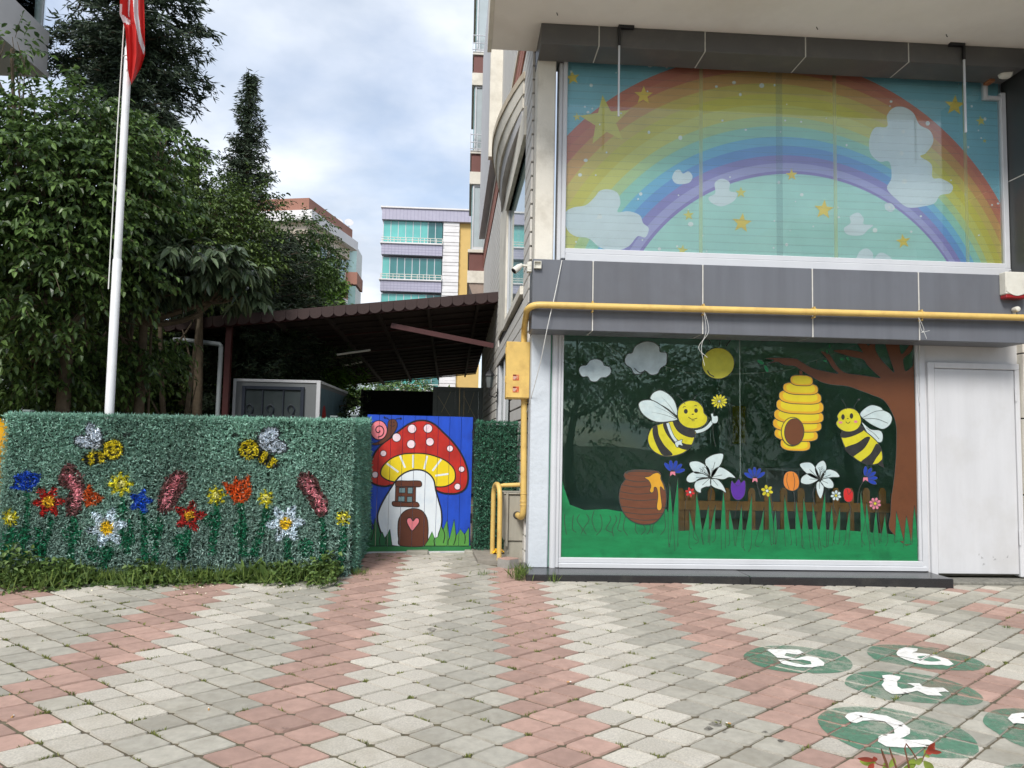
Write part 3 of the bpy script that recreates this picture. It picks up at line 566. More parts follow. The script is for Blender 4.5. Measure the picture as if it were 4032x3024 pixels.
def bluef(zf, cx, cy, R, a0, stem, lab):
    q = wmotif('painted_cornflower', zf, lab); q.line(stem, 5, k_out, 3)
    for i in range(5):
        a = a0+(i-2)*.5; q.ell(cx+R*.62*math.cos(a), cy+R*.62*math.sin(a), R*.42, R*.17, k_blu, 4+.1*i, a, k_out, 3)
    q.shape([(cx-R*.18, cy-R*.1), (cx+R*.2, cy-R*.1), (cx+R*.24, cy+R*.26), (cx, cy+R*.12), (cx-R*.22, cy+R*.28)], k_pnk, 5.5, False, k_out, 2); q.done()
bluef(zA, 1062, 738, 115, -1.25, [(1058, 750), (1025, 820), (1030, 900)], 'painted blue cornflower beside the honey pot')
bluef(zB, 125, 1025, 82, -1.6, [(132, 1035), (150, 1090), (165, 1150)], 'painted blue cornflower right of the purple tulip')
bluef(zB, 885, 1020, 82, -.55, [(880, 1030), (845, 1090), (830, 1200)], 'painted blue cornflower under the tailed bee')
# upper window with rainbow film
uw = empty('rainbow_window', (0, 0, 0), None, None, parent=bld); uw.location = (0.32, 0.0, 3.3); tag(uw, label='wide upper window covered by a printed rainbow film')
ux0, ux1, uz0, uz1 = 0.985, 5.742, 3.602, 5.712
frame_part(0.90, 0.94, 3.40, 5.60, 7.70, 7.78, par=uw); frame_part(0.9405, ux0, 3.49, 5.76, 7.668, par=uw); frame_part(ux0, 5.80, 3.395, 3.545, 7.66, par=uw); frame_part(ux0, 5.742, 3.5455, uz0, 7.672, par=uw)
frame_part(ux0, 5.56, uz1, 5.74, 7.67, par=uw); frame_part(5.7425, 5.80, 3.546, 5.50, 7.668, par=uw); frame_part(5.5605, 5.60, 5.42, 5.74, 7.669, par=uw); frame_part(5.6005, 5.80, 5.42, 5.46, 7.671, par=uw)
mb = MB(); mb.box(ux0-.004, 5.755, YG-.004, YG+.001, uz0-.004, uz1+.01, m_glass2); mb.build('glass_pane', uw)
def fil(nm, rgb): return M('film_'+nm, tuple(min(248, int(a*.95+255*.115)) for a in rgb), 0.6, 0.05, 3)
f_sky = fil('sky', (124, 184, 202)); f_sky2 = fil('low_sky', (168, 212, 204)); f_cl = fil('cloud', (214, 224, 230)); f_star = fil('star', (232, 200, 84)); f_wh = fil('speck', (226, 236, 232)); f_st2 = fil('pale_star', (214, 202, 104))
def on_film(x, y, l):
    P = PY(*zoomer(2100, 0, 1.1449)(x, y), YG+0.02); return (P[0], YG+0.024-l*0.0006, P[2])
def wz(x, z, l): return (x, YG+0.024-l*0.0006, z)
mb = MB(); mb.add([wz(ux0-.01, uz0-.01, -1), wz(5.76, uz0-.01, -1), wz(5.76, uz1+.02, -1), wz(ux0-.01, uz1+.02, -1)], [(0, 1, 2, 3)], f_sky); mb.build('printed_sky', uw, fix=False)
CO, RO, CI, RI = np.array([3.182, 2.908]), 2.906, np.array([3.4715, 2.534]), 1.9763
bands = [(0, .07, (196, 112, 94)), (.07, .14, (200, 122, 96)), (.14, .24, (208, 158, 96)), (.24, .33, (208, 188, 98)), (.33, .42, (206, 196, 82)), (.42, .52, (208, 204, 108)), (.52, .60, (182, 206, 150)), (.60, .69, (150, 204, 190)), (.69, .765, (118, 184, 218)), (.765, .845, (108, 156, 214)), (.845, .91, (142, 134, 196)), (.91, .975, (168, 164, 212)), (.975, 1.0, (140, 128, 190))]
def arc(t, a): c = CO+(CI-CO)*t; r = RO+(RI-RO)*t; return c+r*np.array([math.cos(a), math.sin(a)])
def clipw(poly):
    return clip_convex(poly, [(ux0-.01, uz0-.01), (5.757, uz0-.01), (5.757, uz1+.02), (ux0-.01, uz1+.02)])
mbi = MB()
for k in range(60):          # paler sky under the arch
    a, b = math.pi*k/60*1.1-.15, math.pi*(k+1)/60*1.1-.15
    t_ = clipw([tuple(CI), tuple(arc(1, a)), tuple(arc(1, b))])
    if len(t_) > 2: mbi.add([wz(*p, 0) for p in t_], [tuple(range(len(t_)))], f_sky2)
mbi.build('printed_low_sky', uw, fix=False)
for j, (t0, t1, c) in enumerate(bands):
    mb = MB(); mm = fil('band%d' % j, c)
    for k in range(90):
        a, b = math.pi*k/90*1.1-.15, math.pi*(k+1)/90*1.1-.15
        t_ = clipw([tuple(arc(t1, a)), tuple(arc(t0, a)), tuple(arc(t0, b)), tuple(arc(t1, b))])
        if len(t_) > 2: mb.add([wz(*p, 1) for p in t_], [tuple(range(len(t_)))], mm)
    mb.build('rainbow_band', uw, fix=False)
def cl_(pts): return [p for p in pts]
fq = Paint(on_film)
def fclip(q, pts2, mat, layer):
    w = [tuple(PY(*zoomer(2100, 0, 1.1449)(x, y), YG+.02)[[0, 2]]) for x, y in pts2]; tr = tessellate_polygon([[Vector((x, z, 0)) for x, z in w]])
    for t in tr:
        tri = [w[i] for i in t]
        if (tri[1][0]-tri[0][0])*(tri[2][1]-tri[0][1])-(tri[1][1]-tri[0][1])*(tri[2][0]-tri[0][0]) < 0: tri = tri[::-1]
        s_ = clipw(tri)
        if len(s_) > 2: q.add([wz(*p, layer) for p in s_], [tuple(range(len(s_)))], mat)
clouds = [[(145, 960), (180, 935), (235, 925), (275, 890), (300, 860), (340, 853), (380, 870), (393, 915), (380, 955), (430, 952), (480, 970), (495, 1005), (521, 1030), (505, 1070), (470, 1065), (430, 1110), (370, 1130), (300, 1115), (250, 1075), (190, 1065), (150, 1030)],
 [(1595, 570), (1595, 520), (1625, 485), (1670, 482), (1715, 510), (1740, 560), (1790, 590), (1803, 640), (1770, 690), (1745, 705), (1795, 740), (1800, 800), (1840, 805), (1890, 835), (1880, 870), (1835, 880), (1810, 915), (1760, 930), (1690, 935), (1640, 900), (1595, 850), (1615, 800), (1605, 730), (1560, 728), (1520, 690), (1515, 630), (1540, 575)],
 [(626, 800), (640, 770), (660, 765), (675, 782), (700, 772), (718, 795), (705, 822), (670, 830), (640, 825)], [(790, 890), (820, 870), (818, 825), (850, 805), (885, 822), (885, 860), (918, 870), (905, 905), (850, 930), (805, 915)],
 [(1400, 1030), (1430, 1005), (1428, 975), (1465, 958), (1490, 985), (1490, 1010), (1532, 1015), (1510, 1035), (1480, 1060), (1420, 1058)], [(1585, 920), (1610, 915), (1630, 935), (1615, 955), (1590, 945)], [(1455, 1165), (1475, 1130), (1505, 1120), (1530, 1140), (1535, 1165), (1560, 1140), (1590, 1145), (1610, 1175), (1455, 1172)]]
for c_ in clouds:
    mb = MB(); fclip(mb, catmull(c_), f_cl, 3); mb.build('printed_cloud', uw, fix=False)
stars = [(177, 350, 34), (325, 545, 118), (497, 430, 44), (197, 527, 20), (940, 1005, 46), (936, 868, 26), (1165, 788, 28), (1310, 945, 46), (1668, 1088, 34), (1900, 475, 48), (2018, 545, 24), (700, 970, 26), (672, 1128, 26), (2035, 635, 10)]
for sx, sy, R in stars:
    mb = MB(); a0 = -math.pi/2+rq.uniform(-.15, .15)
    fclip(mb, [(sx+(R if i % 2 == 0 else R*.42)*math.cos(a0+i*math.pi/5), sy+(R if i % 2 == 0 else R*.42)*math.sin(a0+i*math.pi/5)) for i in range(10)], f_st2 if R > 100 or R < 27 else f_star, 4); mb.build('printed_star', uw, fix=False)
mb = MB(); rs = random.Random(21)
for i in range(90):
    x, y, r_ = rs.uniform(165, 2100), rs.uniform(260, 1150), rs.choice([3, 4, 4, 5, 6, 8, 11])
    fclip(mb, [(x+r_*math.cos(t)*(1+.2*math.sin(i)), y+r_*math.sin(t)) for t in np.arange(8)*math.pi/4], f_wh, 5)
mb.build('printed_specks', uw, fix=False, kind='stuff')
# slatted blinds behind the film show as fine lines; the gaps between blinds as brighter strips
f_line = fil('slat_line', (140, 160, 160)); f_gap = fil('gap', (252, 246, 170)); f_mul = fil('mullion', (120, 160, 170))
def translucent(m, a):
    t = m.node_tree; o = [n for n in t.nodes if n.type == 'OUTPUT_MATERIAL'][0]; p = [n for n in t.nodes if n.type == 'BSDF_PRINCIPLED'][0]
    tr = t.nodes.new('ShaderNodeBsdfTransparent'); ms = t.nodes.new('ShaderNodeMixShader'); ms.inputs[0].default_value = a
    t.links.new(tr.outputs[0], ms.inputs[1]); t.links.new(p.outputs[0], ms.inputs[2]); t.links.new(ms.outputs[0], o.inputs[0])
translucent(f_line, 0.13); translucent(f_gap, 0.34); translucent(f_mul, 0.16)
for k in range(26):
    z = uz0+0.05+k*0.083
    if z > uz1: break
    mb = MB()
    for xa, xb in ((ux0, 2.42), (2.45, 3.88), (3.92, 5.30), (5.34, 5.74)): mb.add([wz(xa, z-rs.uniform(0, .008), 6), wz(xb, z-rs.uniform(0, .008), 6), wz(xb, z+.004, 6), wz(xa, z+.004, 6)], [(0, 1, 2, 3)], f_line)
    mb.build('blind_slat_line', uw, fix=False)
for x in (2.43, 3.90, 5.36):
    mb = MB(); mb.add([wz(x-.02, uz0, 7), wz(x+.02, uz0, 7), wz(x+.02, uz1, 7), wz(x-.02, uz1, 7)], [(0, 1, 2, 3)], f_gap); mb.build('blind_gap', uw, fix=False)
mb = MB(); mb.add([wz(3.25, uz0, 7), wz(3.32, uz0, 7), wz(3.32, uz1, 7), wz(3.25, uz1, 7)], [(0, 1, 2, 3)], f_mul); mb.build('mullion_behind_film', uw, fix=False)
# opaque wall behind film
mb = MB(); mb.box(0.9, 5.9, 7.80, 7.9, 3.35, 5.8, m_wall); mb.build('wall_behind_film', bld)
# fascia bands, each panel its own piece with pale joints
fasc = empty('fascia_band', (0, 0, 0), None, None, parent=bld); fasc.location = (0, -0.4, 2.4); tag(fasc, label='grey composite band between the two windows')
seams = [PY(u*4032/2212, 620*4032/2212, 7.3)[0] for u in (1281, 1518.5, 1755.5, 1985)]
ed = [0.612]+seams+[5.665]
for a, b in zip(ed[:-1], ed[1:]):
    mb = MB(); mb.bbox(a+.006, b-.006, 7.30, 7.655, 2.685, 3.385, m_fascia, 0.006); mb.build('fascia_panel', fasc)
for x in seams:
    mb = MB(); mb.box(x-.0055, x+.0055, 7.304, 7.65, 2.689, 3.381, m_caulk); mb.build('joint', fasc)
fasu = empty('upper_fascia_band', (0, 0, 0), None, None, parent=bld); fasu.location = (0, -0.4, 5.4); tag(fasu, label='grey band under the white soffit, toned darker for overhang shade')
seam2 = [PY(*zoomer(2100, 0, 1.1449)(x, y), 7.3)[0] for x, y in ((297, 160), (775, 190), (1228, 215), (1693, 240))]
ed = [0.655]+seam2+[5.745]
for a, b in zip(ed[:-1], ed[1:]):
    mb = MB(); mb.bbox(a+.006, b-.006, 7.30, 7.655, 5.585, 5.798, m_fascia_up, 0.005); mb.build('fascia_panel', fasu)
for x in seam2:
    mb = MB(); mb.box(x-.0055, x+.0055, 7.303, 7.65, 5.588, 5.796, m_caulk); mb.build('joint', fasu)
mb = MB(); mb.box(0.66, 0.93, 7.6555, 7.90, 5.60, 5.797, m_fascia_up); mb.build('fascia_return', fasu)
mb = MB(); mb.box(0.9305, 5.8, 7.6555, 7.80, 5.745, 5.797, m_alu); mb.build('window_head', bld)
# overhanging upper storey
mb = MB(); mb.box(0.18, 14, 6.3, 7.87, 5.80, 6.05, m_soffit); mb.build('overhang_slab', bld, label='white soffit of the overhanging upper storey')
mb = MB(); mb.box(0.135, 0.178, 6.3, 7.90, 5.78, 6.6, m_cream); mb.build('overhang_trim', bld)
mb = MB(); mb.box(0.22, 14, 6.35, 7.86, 6.052, 9.5, m_cream); mb.build('upper_storey_wall', bld)
for u, v in ((2192, 52), (3215, 108), (3725, 137)):
    P = PZ(u, v, 5.795); mb = MB(); mb.tube([(P[0], P[1], 5.80), (P[0]+.01, P[1], 5.775), (P[0]+.004, P[1]-.02, 5.765)], 0.004, m_dark, 6); mb.build('ceiling_hook', bld)
# dark pier at the right and pale cladding below it
m_pier = M('dark_pier', (62, 64, 64), 0.3, 0.08, 1.5, spec=0.5)
for z0, z1 in ((3.42, 4.50), (4.512, 5.795)):
    mb = MB(); mb.bbox(5.803, 6.6, 6.6, 7.75, z0, z1, m_pier, 0.004); mb.build('pier_panel', bld, label='dark glossy cladding panel')
mb = MB(); mb.box(5.806, 6.6, 6.605, 7.74, 4.5005, 4.5115, m_caulk); mb.build('joint', bld)
for z0, z1 in ((0.22, 1.13), (1.145, 1.93), (1.945, 2.62), (2.635, 3.41)):
    mb = MB(); mb.bbox(5.852, 6.6, 7.60, 7.75, z0, z1, m_cream, 0.004); mb.build('cladding_panel', bld)
mb = MB(); mb.box(5.86, 6.6, 7.61, 7.74, 0.2, 3.4, m_dark); mb.build('panel_backing', bld)
mb = MB(); mb.box(6.602, 14, 7.58, 8.4, .1, 3.41, m_cream); mb.build('neighbour_bay_wall', bld)
mb = MB(); mb.box(6.602, 14, 6.62, 8.4, 3.4105, 5.795, m_pier); mb.build('neighbour_bay_upper_wall', bld)
# white door
door = empty('metal_door', (0, 0, 0), None, None, parent=bld); door.location = (4.2, -0.05, 0); tag(door, label='white flush metal door with scuffed foot')
mb = MB(); mb.bbox(4.835, 4.905, 7.64, 7.75, 0.29, 2.515, m_doorw); mb.build('door_frame', door)
mb = MB(); mb.bbox(4.906, 5.84, 7.64, 7.75, 2.45, 2.515, m_doorw); mb.build('door_frame', door)
mb = MB(); mb.bbox(5.79, 5.84, 7.64, 7.75, 0.29, 2.449, m_doorw); mb.build('door_frame', door)
mb = MB(); mb.bbox(4.909, 5.786, 7.652, 7.72, 0.315, 2.446, M('door_leaf', (204, 205, 208), 0.4, 0.05, 2.2, stain=(182, 180, 176), sscale=1.2, samt=0.45, stretch=(3, 3, .5)), 0.008); lf = mb.build('door_leaf', door)
for z in (2.12, 0.62):
    mb = MB(); mb.lathe((5.79, 7.638, z), [(0.011, 0), (0.011, 0.075)], m_doorw, n=10); mb.lathe((5.79, 7.638, z+.078), [(0.012, 0), (0.012, 0.075)], m_doorw, n=10); mb.build('hinge', door)
for i in range(7):      # scuffs
    x, z = 5.45+rs.uniform(-.12, .25), 0.40+rs.uniform(0, .12); mb = MB(); mb.add([(x, 7.6505, z), (x+rs.uniform(.01, .04), 7.6505, z+rs.uniform(-.01, .02)), (x+rs.uniform(0, .03), 7.6505, z+rs.uniform(.01, .03))], [(0, 1, 2)], M('scuff', (168, 168, 170), 0.6)); mb.build('scuff_mark', door, fix=False)
mb = MB(); mb.box(4.816, 5.852, 7.69, 7.78, 2.516, 2.80, m_wall); mb.build('wall_over_door', bld)
mb = MB(); mb.box(0.86, 5.85, 7.745, 7.80, 2.862, 3.35, m_wall); mb.build('wall_behind_band', bld)
mb = MB(); mb.box(4.8155, 4.8345, 7.68, 7.78, .29, 2.515, m_wall); mb.build('wall_strip', bld)
# ------------------------------------------------------------------ side wall: boards, windows, bow slab, glazed bay
K_ = 0.02
def S(s, o, z): return (0.66-K_*s-o, 7.7+s, z)
def sbox(mb, s0, s1, o0, o1, z0, z1, mat):
    return mb.hexa([S(s0, o1, z0), S(s0, o0, z0), S(s1, o0, z0), S(s1, o1, z0), S(s0, o1, z1), S(s0, o0, z1), S(s1, o0, z1), S(s1, o1, z1)], mat)
sw = empty('side_wall', (0, 0, 0), None, None, parent=bld); sw.location = (0, 0.4, 0); tag(sw, label='pale board-clad side wall with dark grooves')
mb = MB()
for s0, s1, z0, z1 in ((0.30, 13.5, 0, 0.9), (0.30, 2.6, 0.9, 2.9), (5.9, 13.5, 0.9, 2.9), (0.30, 13.5, 2.9, 3.40), (0.30, 1.0, 3.40, 5.2), (3.95, 13.5, 3.40, 5.2), (0.17, 13.5, 5.2, 5.79), (0.2, 13.5, 5.8, 12)): sbox(mb, s0, s1, -0.22, -0.012, z0, z1-.0005, m_dark)
mb.build('wall_core', sw)
def seg(a, b, holes):
    out = [(a, b)]
    for h0, h1 in holes:
        nx = []
        for x, y in out:
            if h1 <= x or h0 >= y: nx.append((x, y)); continue
            if h0 > x: nx.append((x, h0))
            if h1 < y: nx.append((h1, y))
        out = nx
    return out
z = 0.30; PITCHB = 0.155
while z < 9.4:
    z1 = z+PITCHB-0.024; holes = []
    if z1 > 0.9 and z < 2.9: holes.append((2.6, 5.9))
    if z1 > 3.36 and z < 5.55: holes.append((1.0, 5.6))
    brown = 6.28 < z < 6.72
    for a, b in seg(0.0 if z > 5.8 else (0.33 if z < 3.3 else 0.31), 12.9, holes):
        mb = MB(); sbox(mb, a+.003, b-.003, -0.011, 0.012 if not brown else 0.03, z, z1, m_rust if brown else m_board); mb.build('cladding_board', sw)
    z += PITCHB
mb = MB(); sbox(mb, 0.0, 12.9, 0.031, 0.05, 6.74, 6.82, m_cream); mb.build('cornice_strip', sw)
# upper side window
for a, b, o0, o1, z0, z1, mt, nm in ((1.0, 3.95, -0.05, -0.04, 3.40, 5.2, m_pane, 'glass_pane'), (0.985, 4.0, -0.2, 0.05, 3.30, 3.398, m_cream, 'window_sill'), (3.95, 5.58, -0.2, 0.02, 3.40, 5.55, m_cream, 'window_pilaster'), (0.96, 3.949, -0.19, 0.04, 5.2, 5.55, m_cream, 'window_lintel'), (1.0, 3.94, -0.038, -0.01, 3.40, 3.44, m_alu, 'window_frame'), (3.90, 3.948, -0.038, -0.01, 3.44, 5.19, m_alu, 'window_frame')):
    mb = MB(); sbox(mb, a, b, o0, o1, z0, z1, mt); mb.build(nm, sw)
# lower side window
for a, b, o0, o1, z0, z1, mt, nm in ((2.6, 5.9, -0.07, -0.06, 0.9, 2.9, m_glass2, 'glass_pane'), (5.4, 5.9, -0.058, 0.0, 0.9, 2.895, m_alu, 'window_jamb'), (2.6, 5.9, -0.2, 0.03, 0.82, 0.898, m_cream, 'window_sill'), (4.4, 4.5, -0.058, -0.02, .9, 2.895, m_alu, 'window_mullion')):
    mb = MB(); sbox(mb, a, b, o0, o1, z0, z1, mt); mb.build(nm, sw)
# bow-shaped balcony slab with mouldings
def bow(s0, s1, o, z0, z1, mat, nm, o_low=None):
    n = 24; mb = MB(); low, top = [], []
    for i in range(n+1):
        t = i/n; s = s0+(s1-s0)*t; b = 0.03+o*math.sin(math.pi*t)**0.9; bl_ = 0.03+(o_low if o_low is not None else o)*math.sin(math.pi*t)**0.9
        low.append(S(s, bl_, z0)); top.append(S(s, b, z1))
    inl, inn = [S(s0+(s1-s0)*i/n, 0.0, z0) for i in range(n+1)], [S(s0+(s1-s0)*i/n, 0.0, z1) for i in range(n+1)]
    m = n+1; f = []
    for i in range(n): f += [(i, i+1, m+i+1, m+i), (i, 2*m+i, 2*m+i+1, i+1), (m+i, m+i+1, 3*m+i+1, 3*m+i)]
    f += [(0, m, 3*m, 2*m), (n, 2*m+n, 3*m+n, m+n)]
    mb.add(low+top+inl+inn, f, mat, True); mb.build(nm, sw)
bow(1.25, 5.35, 0.27, 6.03, 6.12, M('weathered_slab', (196, 184, 164), 0.9, 0.15, 5, stain=(120, 108, 90), sscale=3), 'bow_slab'); bow(1.3, 5.3, 0.25, 5.86, 6.028, m_cream, 'bow_slab', 0.21); bow(1.35, 5.25, 0.19, 5.70, 5.858, m_cream, 'bow_slab', 0.15); bow(1.4, 5.2, 0.12, 5.56, 5.698, m_greyw, 'bow_slab', 0.09)
# projecting mid bay higher up
mb = MB(); sbox(mb, 6.2, 12.4, 0.02, 0.18, 7.0, 12, m_greyw); mb.build('upper_bay_wall', sw)
mb = MB(); sbox(mb, 6.0, 6.19, 0.0, 0.24, 6.85, 12, m_cream); mb.build('bay_pilaster', sw)
# glazed bay with brown spandrels
bay = empty('glazed_bay', (0, 0, 0), None, None, parent=bld); bay.location = (-0.5, 12.5, 5); tag(bay, label='protruding bay with brown spandrels and white railings')
YB = 20.5
def vz(v): return PY(1880, v, YB)[2]
bx0, bx1 = -0.02, 0.42
def bb(x0, x1, y0, y1, v0, v1, mat, nm, b=0.004):
    mb = MB(); mb.bbox(x0, x1, y0, y1, vz(v0), vz(v1), mat, b); return mb.build(nm, bay)
mb = MB(); mb.hexa([(0.12, YB+.05, vz(1168)), (bx1, YB+.05, vz(1168)), (bx1, YB+3, vz(1168)), (0.12, YB+3, vz(1168)), (bx0, YB-.02, vz(1117)), (bx1, YB-.02, vz(1117)), (bx1, YB+3, vz(1117)), (bx0, YB+3, vz(1117))], M('beige_soffit', (170, 152, 140), 0.85)); mb.build('bay_soffit', bay)
off = 0
for k in range(4):
    d = k*389      # storey pitch in the measured frame
    bb(bx0-.04, bx1, YB-.05, YB+3, 1116-d, 1068-d, m_cream, 'sill_band'); bb(bx0, bx1, YB, YB+3, 1067-d, 997-d, m_brown, 'spandrel'); bb(bx0-.04, bx1, YB-.05, YB+3, 996-d, 984-d, m_cream, 'sill_band')
    bb(bx0+.06, bx0+.10, YB, YB+.08, 983-d, 722-d, m_alu, 'window_frame'); bb(bx1-.06, bx1, YB, YB+.08, 983-d, 722-d, m_alu, 'window_frame'); bb(bx0+.1005, bx1-.0605, YB+.01, YB+.07, 983-d, 972-d, m_alu, 'window_frame'); bb(bx0+.1005, bx1-.0605, YB+.01, YB+.07, 735-d, 722-d, m_alu, 'window_frame')
    bb(bx0+.1005, bx1-.0605, YB+.03, YB+.04, 971-d, 736-d, M('frosted_pane', (172, 182, 184), 0.08, 0.08, 2, spec=0.8), 'window_pane'); bb(bx0+.03, bx0+.058, YB+.03, YB+3, 983-d, 722-d, m_pane, 'side_pane')
    bb(bx0-.03, bx1, YB-.03, YB+3, 721-d, 690-d, m_alu, 'window_head')
    if k:
        for vv_ in (980, 955, 925): mb = MB(); mb.tube([(bx0-.05, YB-.1, vz(vv_-d)), (bx1-.02, YB-.1, vz(vv_-d))], 0.014, m_alu, 6); mb.build('railing_bar', bay)
        for xx in (bx0-.04, 0.12, 0.3): mb = MB(); mb.tube([(xx, YB-.1, vz(983-d)), (xx, YB-.1, vz(920-d))], 0.012, m_alu, 6); mb.build('railing_post', bay)
# ------------------------------------------------------------------ room behind the shop window
m_room = M('room_wall', (170, 216, 200), 0.9, 0.06, 2); m_floor = M('room_floor', (150, 140, 124), 0.6, 0.1, 3)
def rb(x0, x1, y0, y1, z0, z1, m, nm): mb = MB(); mb.box(x0, x1, y0, y1, z0, z1, m); return mb.build(nm, bld)
rb(0.9, 6.4, 7.80, 13.0, 0.27, 0.335, m_floor, 'room_floor'); rb(0.9, 6.4, 7.80, 13.0, 2.95, 3.05, m_room, 'room_ceiling'); rb(0.9, 6.4, 12.9, 13.0, 0.335, 2.95, m_room, 'room_back_wall'); rb(0.9, 0.96, 7.80, 8.9, .335, 2.95, m_room, 'room_side_wall'); rb(0.84, 0.90, 8.9, 10.3, .335, 2.95, m_room, 'room_side_wall'); rb(0.84, 0.90, 10.3005, 12.9, .335, .9, m_room, 'room_side_wall'); rb(4.83, 4.9, 7.80, 12.9, .335, 2.95, m_room, 'room_side_wall')
# ------------------------------------------------------------------ things fixed to the facade
m_gas = M('gas_yellow', (218, 184, 106), 0.45, 0.10, 7, stain=(170, 132, 76), sscale=5, samt=0.55)
m_pvc = M('white_pvc', (216, 214, 204), 0.5, 0.06, 8, stain=(180, 176, 160), sscale=10)
m_steel = M('black_steel', (32, 32, 34), 0.5, 0.1, 10)
t = empty('gas_pipe', (0.62, 7.24, 2.93), 'yellow gas pipe along the grey band, turning down at the corner', 'pipe')
zp = lambda x: 2.917+0.0055*(x-0.62)/1.0*0.8
def arcp(a, b, c, n=6):
    a, b, c = map(np.array, (a, b, c)); return [tuple((1-q)**2*a+2*q*(1-q)*b+q*q*c) for q in np.arange(n+1)/n]
XP = 0.595
main = [(6.3, 7.235, zp(6.3)), (0.74, 7.235, zp(.74))]+arcp((0.70, 7.235, 2.917), (0.60, 7.235, 2.917), (XP-.02, 7.34, 2.88))+arcp((XP-.01, 7.78, 2.80), (XP, 7.93, 2.78), (XP, 7.95, 2.70))[1:]+[(XP, 7.95, 2.60)]
mb = MB(); mb.tube(main, 0.0325, m_gas, 14); mb.build('upper_pipe', t)
low = [(XP+.012, 7.95, 2.05), (XP+.026, 7.95, 0.93)]+arcp((XP+.026, 7.95, 0.90), (XP+.026, 7.95, 0.79), (XP-.0, 8.06, 0.80))+[(XP-.02, 8.30, 0.80)]
mb = MB(); mb.tube(low, 0.0325, m_gas, 14); mb.build('lower_pipe', t)
for z in (1.05, 0.97, 0.93, 2.0):
    mb = MB(); mb.lathe((XP+.024, 7.95, z), [(0.034, -.006), (0.038, 0), (0.034, .006)], m_gas, n=16); mb.build('pipe_joint', t)
for x in seams:
    mb = MB(); mb.lathe((x-.01, 7.235, zp(x)), [(0.036, -.012), (0.036, .012)], m_gas, (1, 0, 0), 14); mb.box(x-.016, x-.004, 7.235, 7.30, zp(x)-.055, zp(x)-.04, m_gas); mb.box(x-.016, x-.004, 7.235, 7.30, zp(x)+.038, zp(x)+.055, m_gas); mb.build('pipe_clamp', t)
t = empty('gas_meter_box', (0.53, 7.95, 2.03), 'yellow steel gas meter box with two small red stickers', 'meter box')
mb = MB(); mb.bbox(0.407, 0.655, 7.86, 8.06, 2.035, 2.628, m_gas, 0.006); mb.build('cabinet', t)
mb = MB(); mb.bbox(0.405, 0.652, 7.845, 7.859, 2.045, 2.632, m_gas, 0.004); mb.build('door_panel', t)
m_stk = M('sticker_red', (196, 92, 52), 0.4, 0.5, 60, stain=(232, 200, 150), sscale=40, samt=0.8); m_stk2 = M('sticker_dark', (96, 44, 30), 0.4, 0.2, 30)
for z in (2.225, 2.10):
    mb = MB(); mb.box(0.478, 0.543, 7.842, 7.8455, z, z+.062, m_stk); st = mb.build('sticker', t)
    mb = MB(); mb.box(0.480, 0.51, 7.8405, 7.8418, z+.047, z+.06, m_stk2)
    for k in range(3): mb.box(0.482, 0.505+.008*k, 7.8405, 7.8418, z+.012+.011*k, z+.017+.011*k, m_pvc)
    mb.build('sticker_print', st)
for z in (2.20, 2.50):
    mb = MB(); mb.bbox(0.396, 0.406, 7.86, 7.89, z, z+.07, m_gas, .002); mb.build('hinge', t)
# guard hoop in front of the utility box
t = empty('guard_hoop', (0.36, 8.3, 0.31), 'yellow bent pipe hoop guarding the grey utility box', 'guard rail')
f1, f2 = (0.385, 8.06), (0.325, 8.42)
hoop = [(f1[0], f1[1], gz(*f1)-.02), (f1[0]-.004, f1[1]+.01, .95)]+arcp((f1[0]-.006, f1[1]+.01, 1.0), (f1[0]-.01, f1[1]+.03, 1.13), (0.355, 8.24, 1.125))+arcp((0.355, 8.24, 1.125), (0.33, 8.40, 1.13), (f2[0], f2[1]-.005, 1.0))[1:]+[(f2[0], f2[1], gz(*f2)-.02)]
mb = MB(); mb.tube(hoop, 0.026, m_gas, 12); mb.build('hoop', t)
mb = MB(); mb.tube([(0.365, 8.22, 1.105), (0.43, 8.2, 1.118), (0.60, 8.12, 1.13)], [0.018, 0.022, 0.024], m_gas, 10); mb.build('cross_pipe', t)
# utility box
m_util = M('weathered_grp', (158, 154, 142), 0.75, 0.1, 5, bump=0.15, stain=(116, 112, 100), sscale=4, samt=0.55, stretch=(3, 3, 0.6))
t = empty('utility_box', (0.55, 8.4, 0.30), 'weathered grey utility cabinet beside the corner pillar', 'cabinet')
mb = MB(); mb.bbox(0.455, 0.648, 8.22, 8.52, 0.29, 0.52, m_util, .008); mb.build('base', t)
mb = MB(); mb.bbox(0.475, 0.652, 8.20, 8.54, 0.523, 1.015, m_util, .01); mb.build('cabinet', t)
mb = MB(); mb.bbox(0.43, 0.474, 8.19, 8.55, 0.53, 1.02, m_util, .012); mb.build('side_door', t)
mb = MB(); mb.bbox(0.452, 0.478, 8.17, 8.199, 0.47, 1.04, m_util, .004); mb.build('corner_strip', t)
mb = MB(); mb.bbox(0.425, 0.656, 8.18, 8.56, 1.021, 1.037, m_util, .006); mb.build('lid', t)
mb = MB(); mb.lathe((0.573, 8.199, 0.80), [(0.042, -.004), (0.042, .002)], m_dark, (0, 1, 0), 18); mb.build('pipe_hole', t)
for z in (.33, .40): mb = MB(); mb.bbox(0.478, 0.492, 8.205, 8.22, z, z+.03, m_util, .002); mb.build('latch', t)
mb = MB(); mb.tube([(0.652, 8.07, 0.30), (0.652, 8.07, 0.62), (0.648, 8.07, 0.80)], 0.011, m_pvc, 8); o = mb.build('cable_conduit', None); tag(o, 'thin white conduit rising beside the utility cabinet', 'conduit')
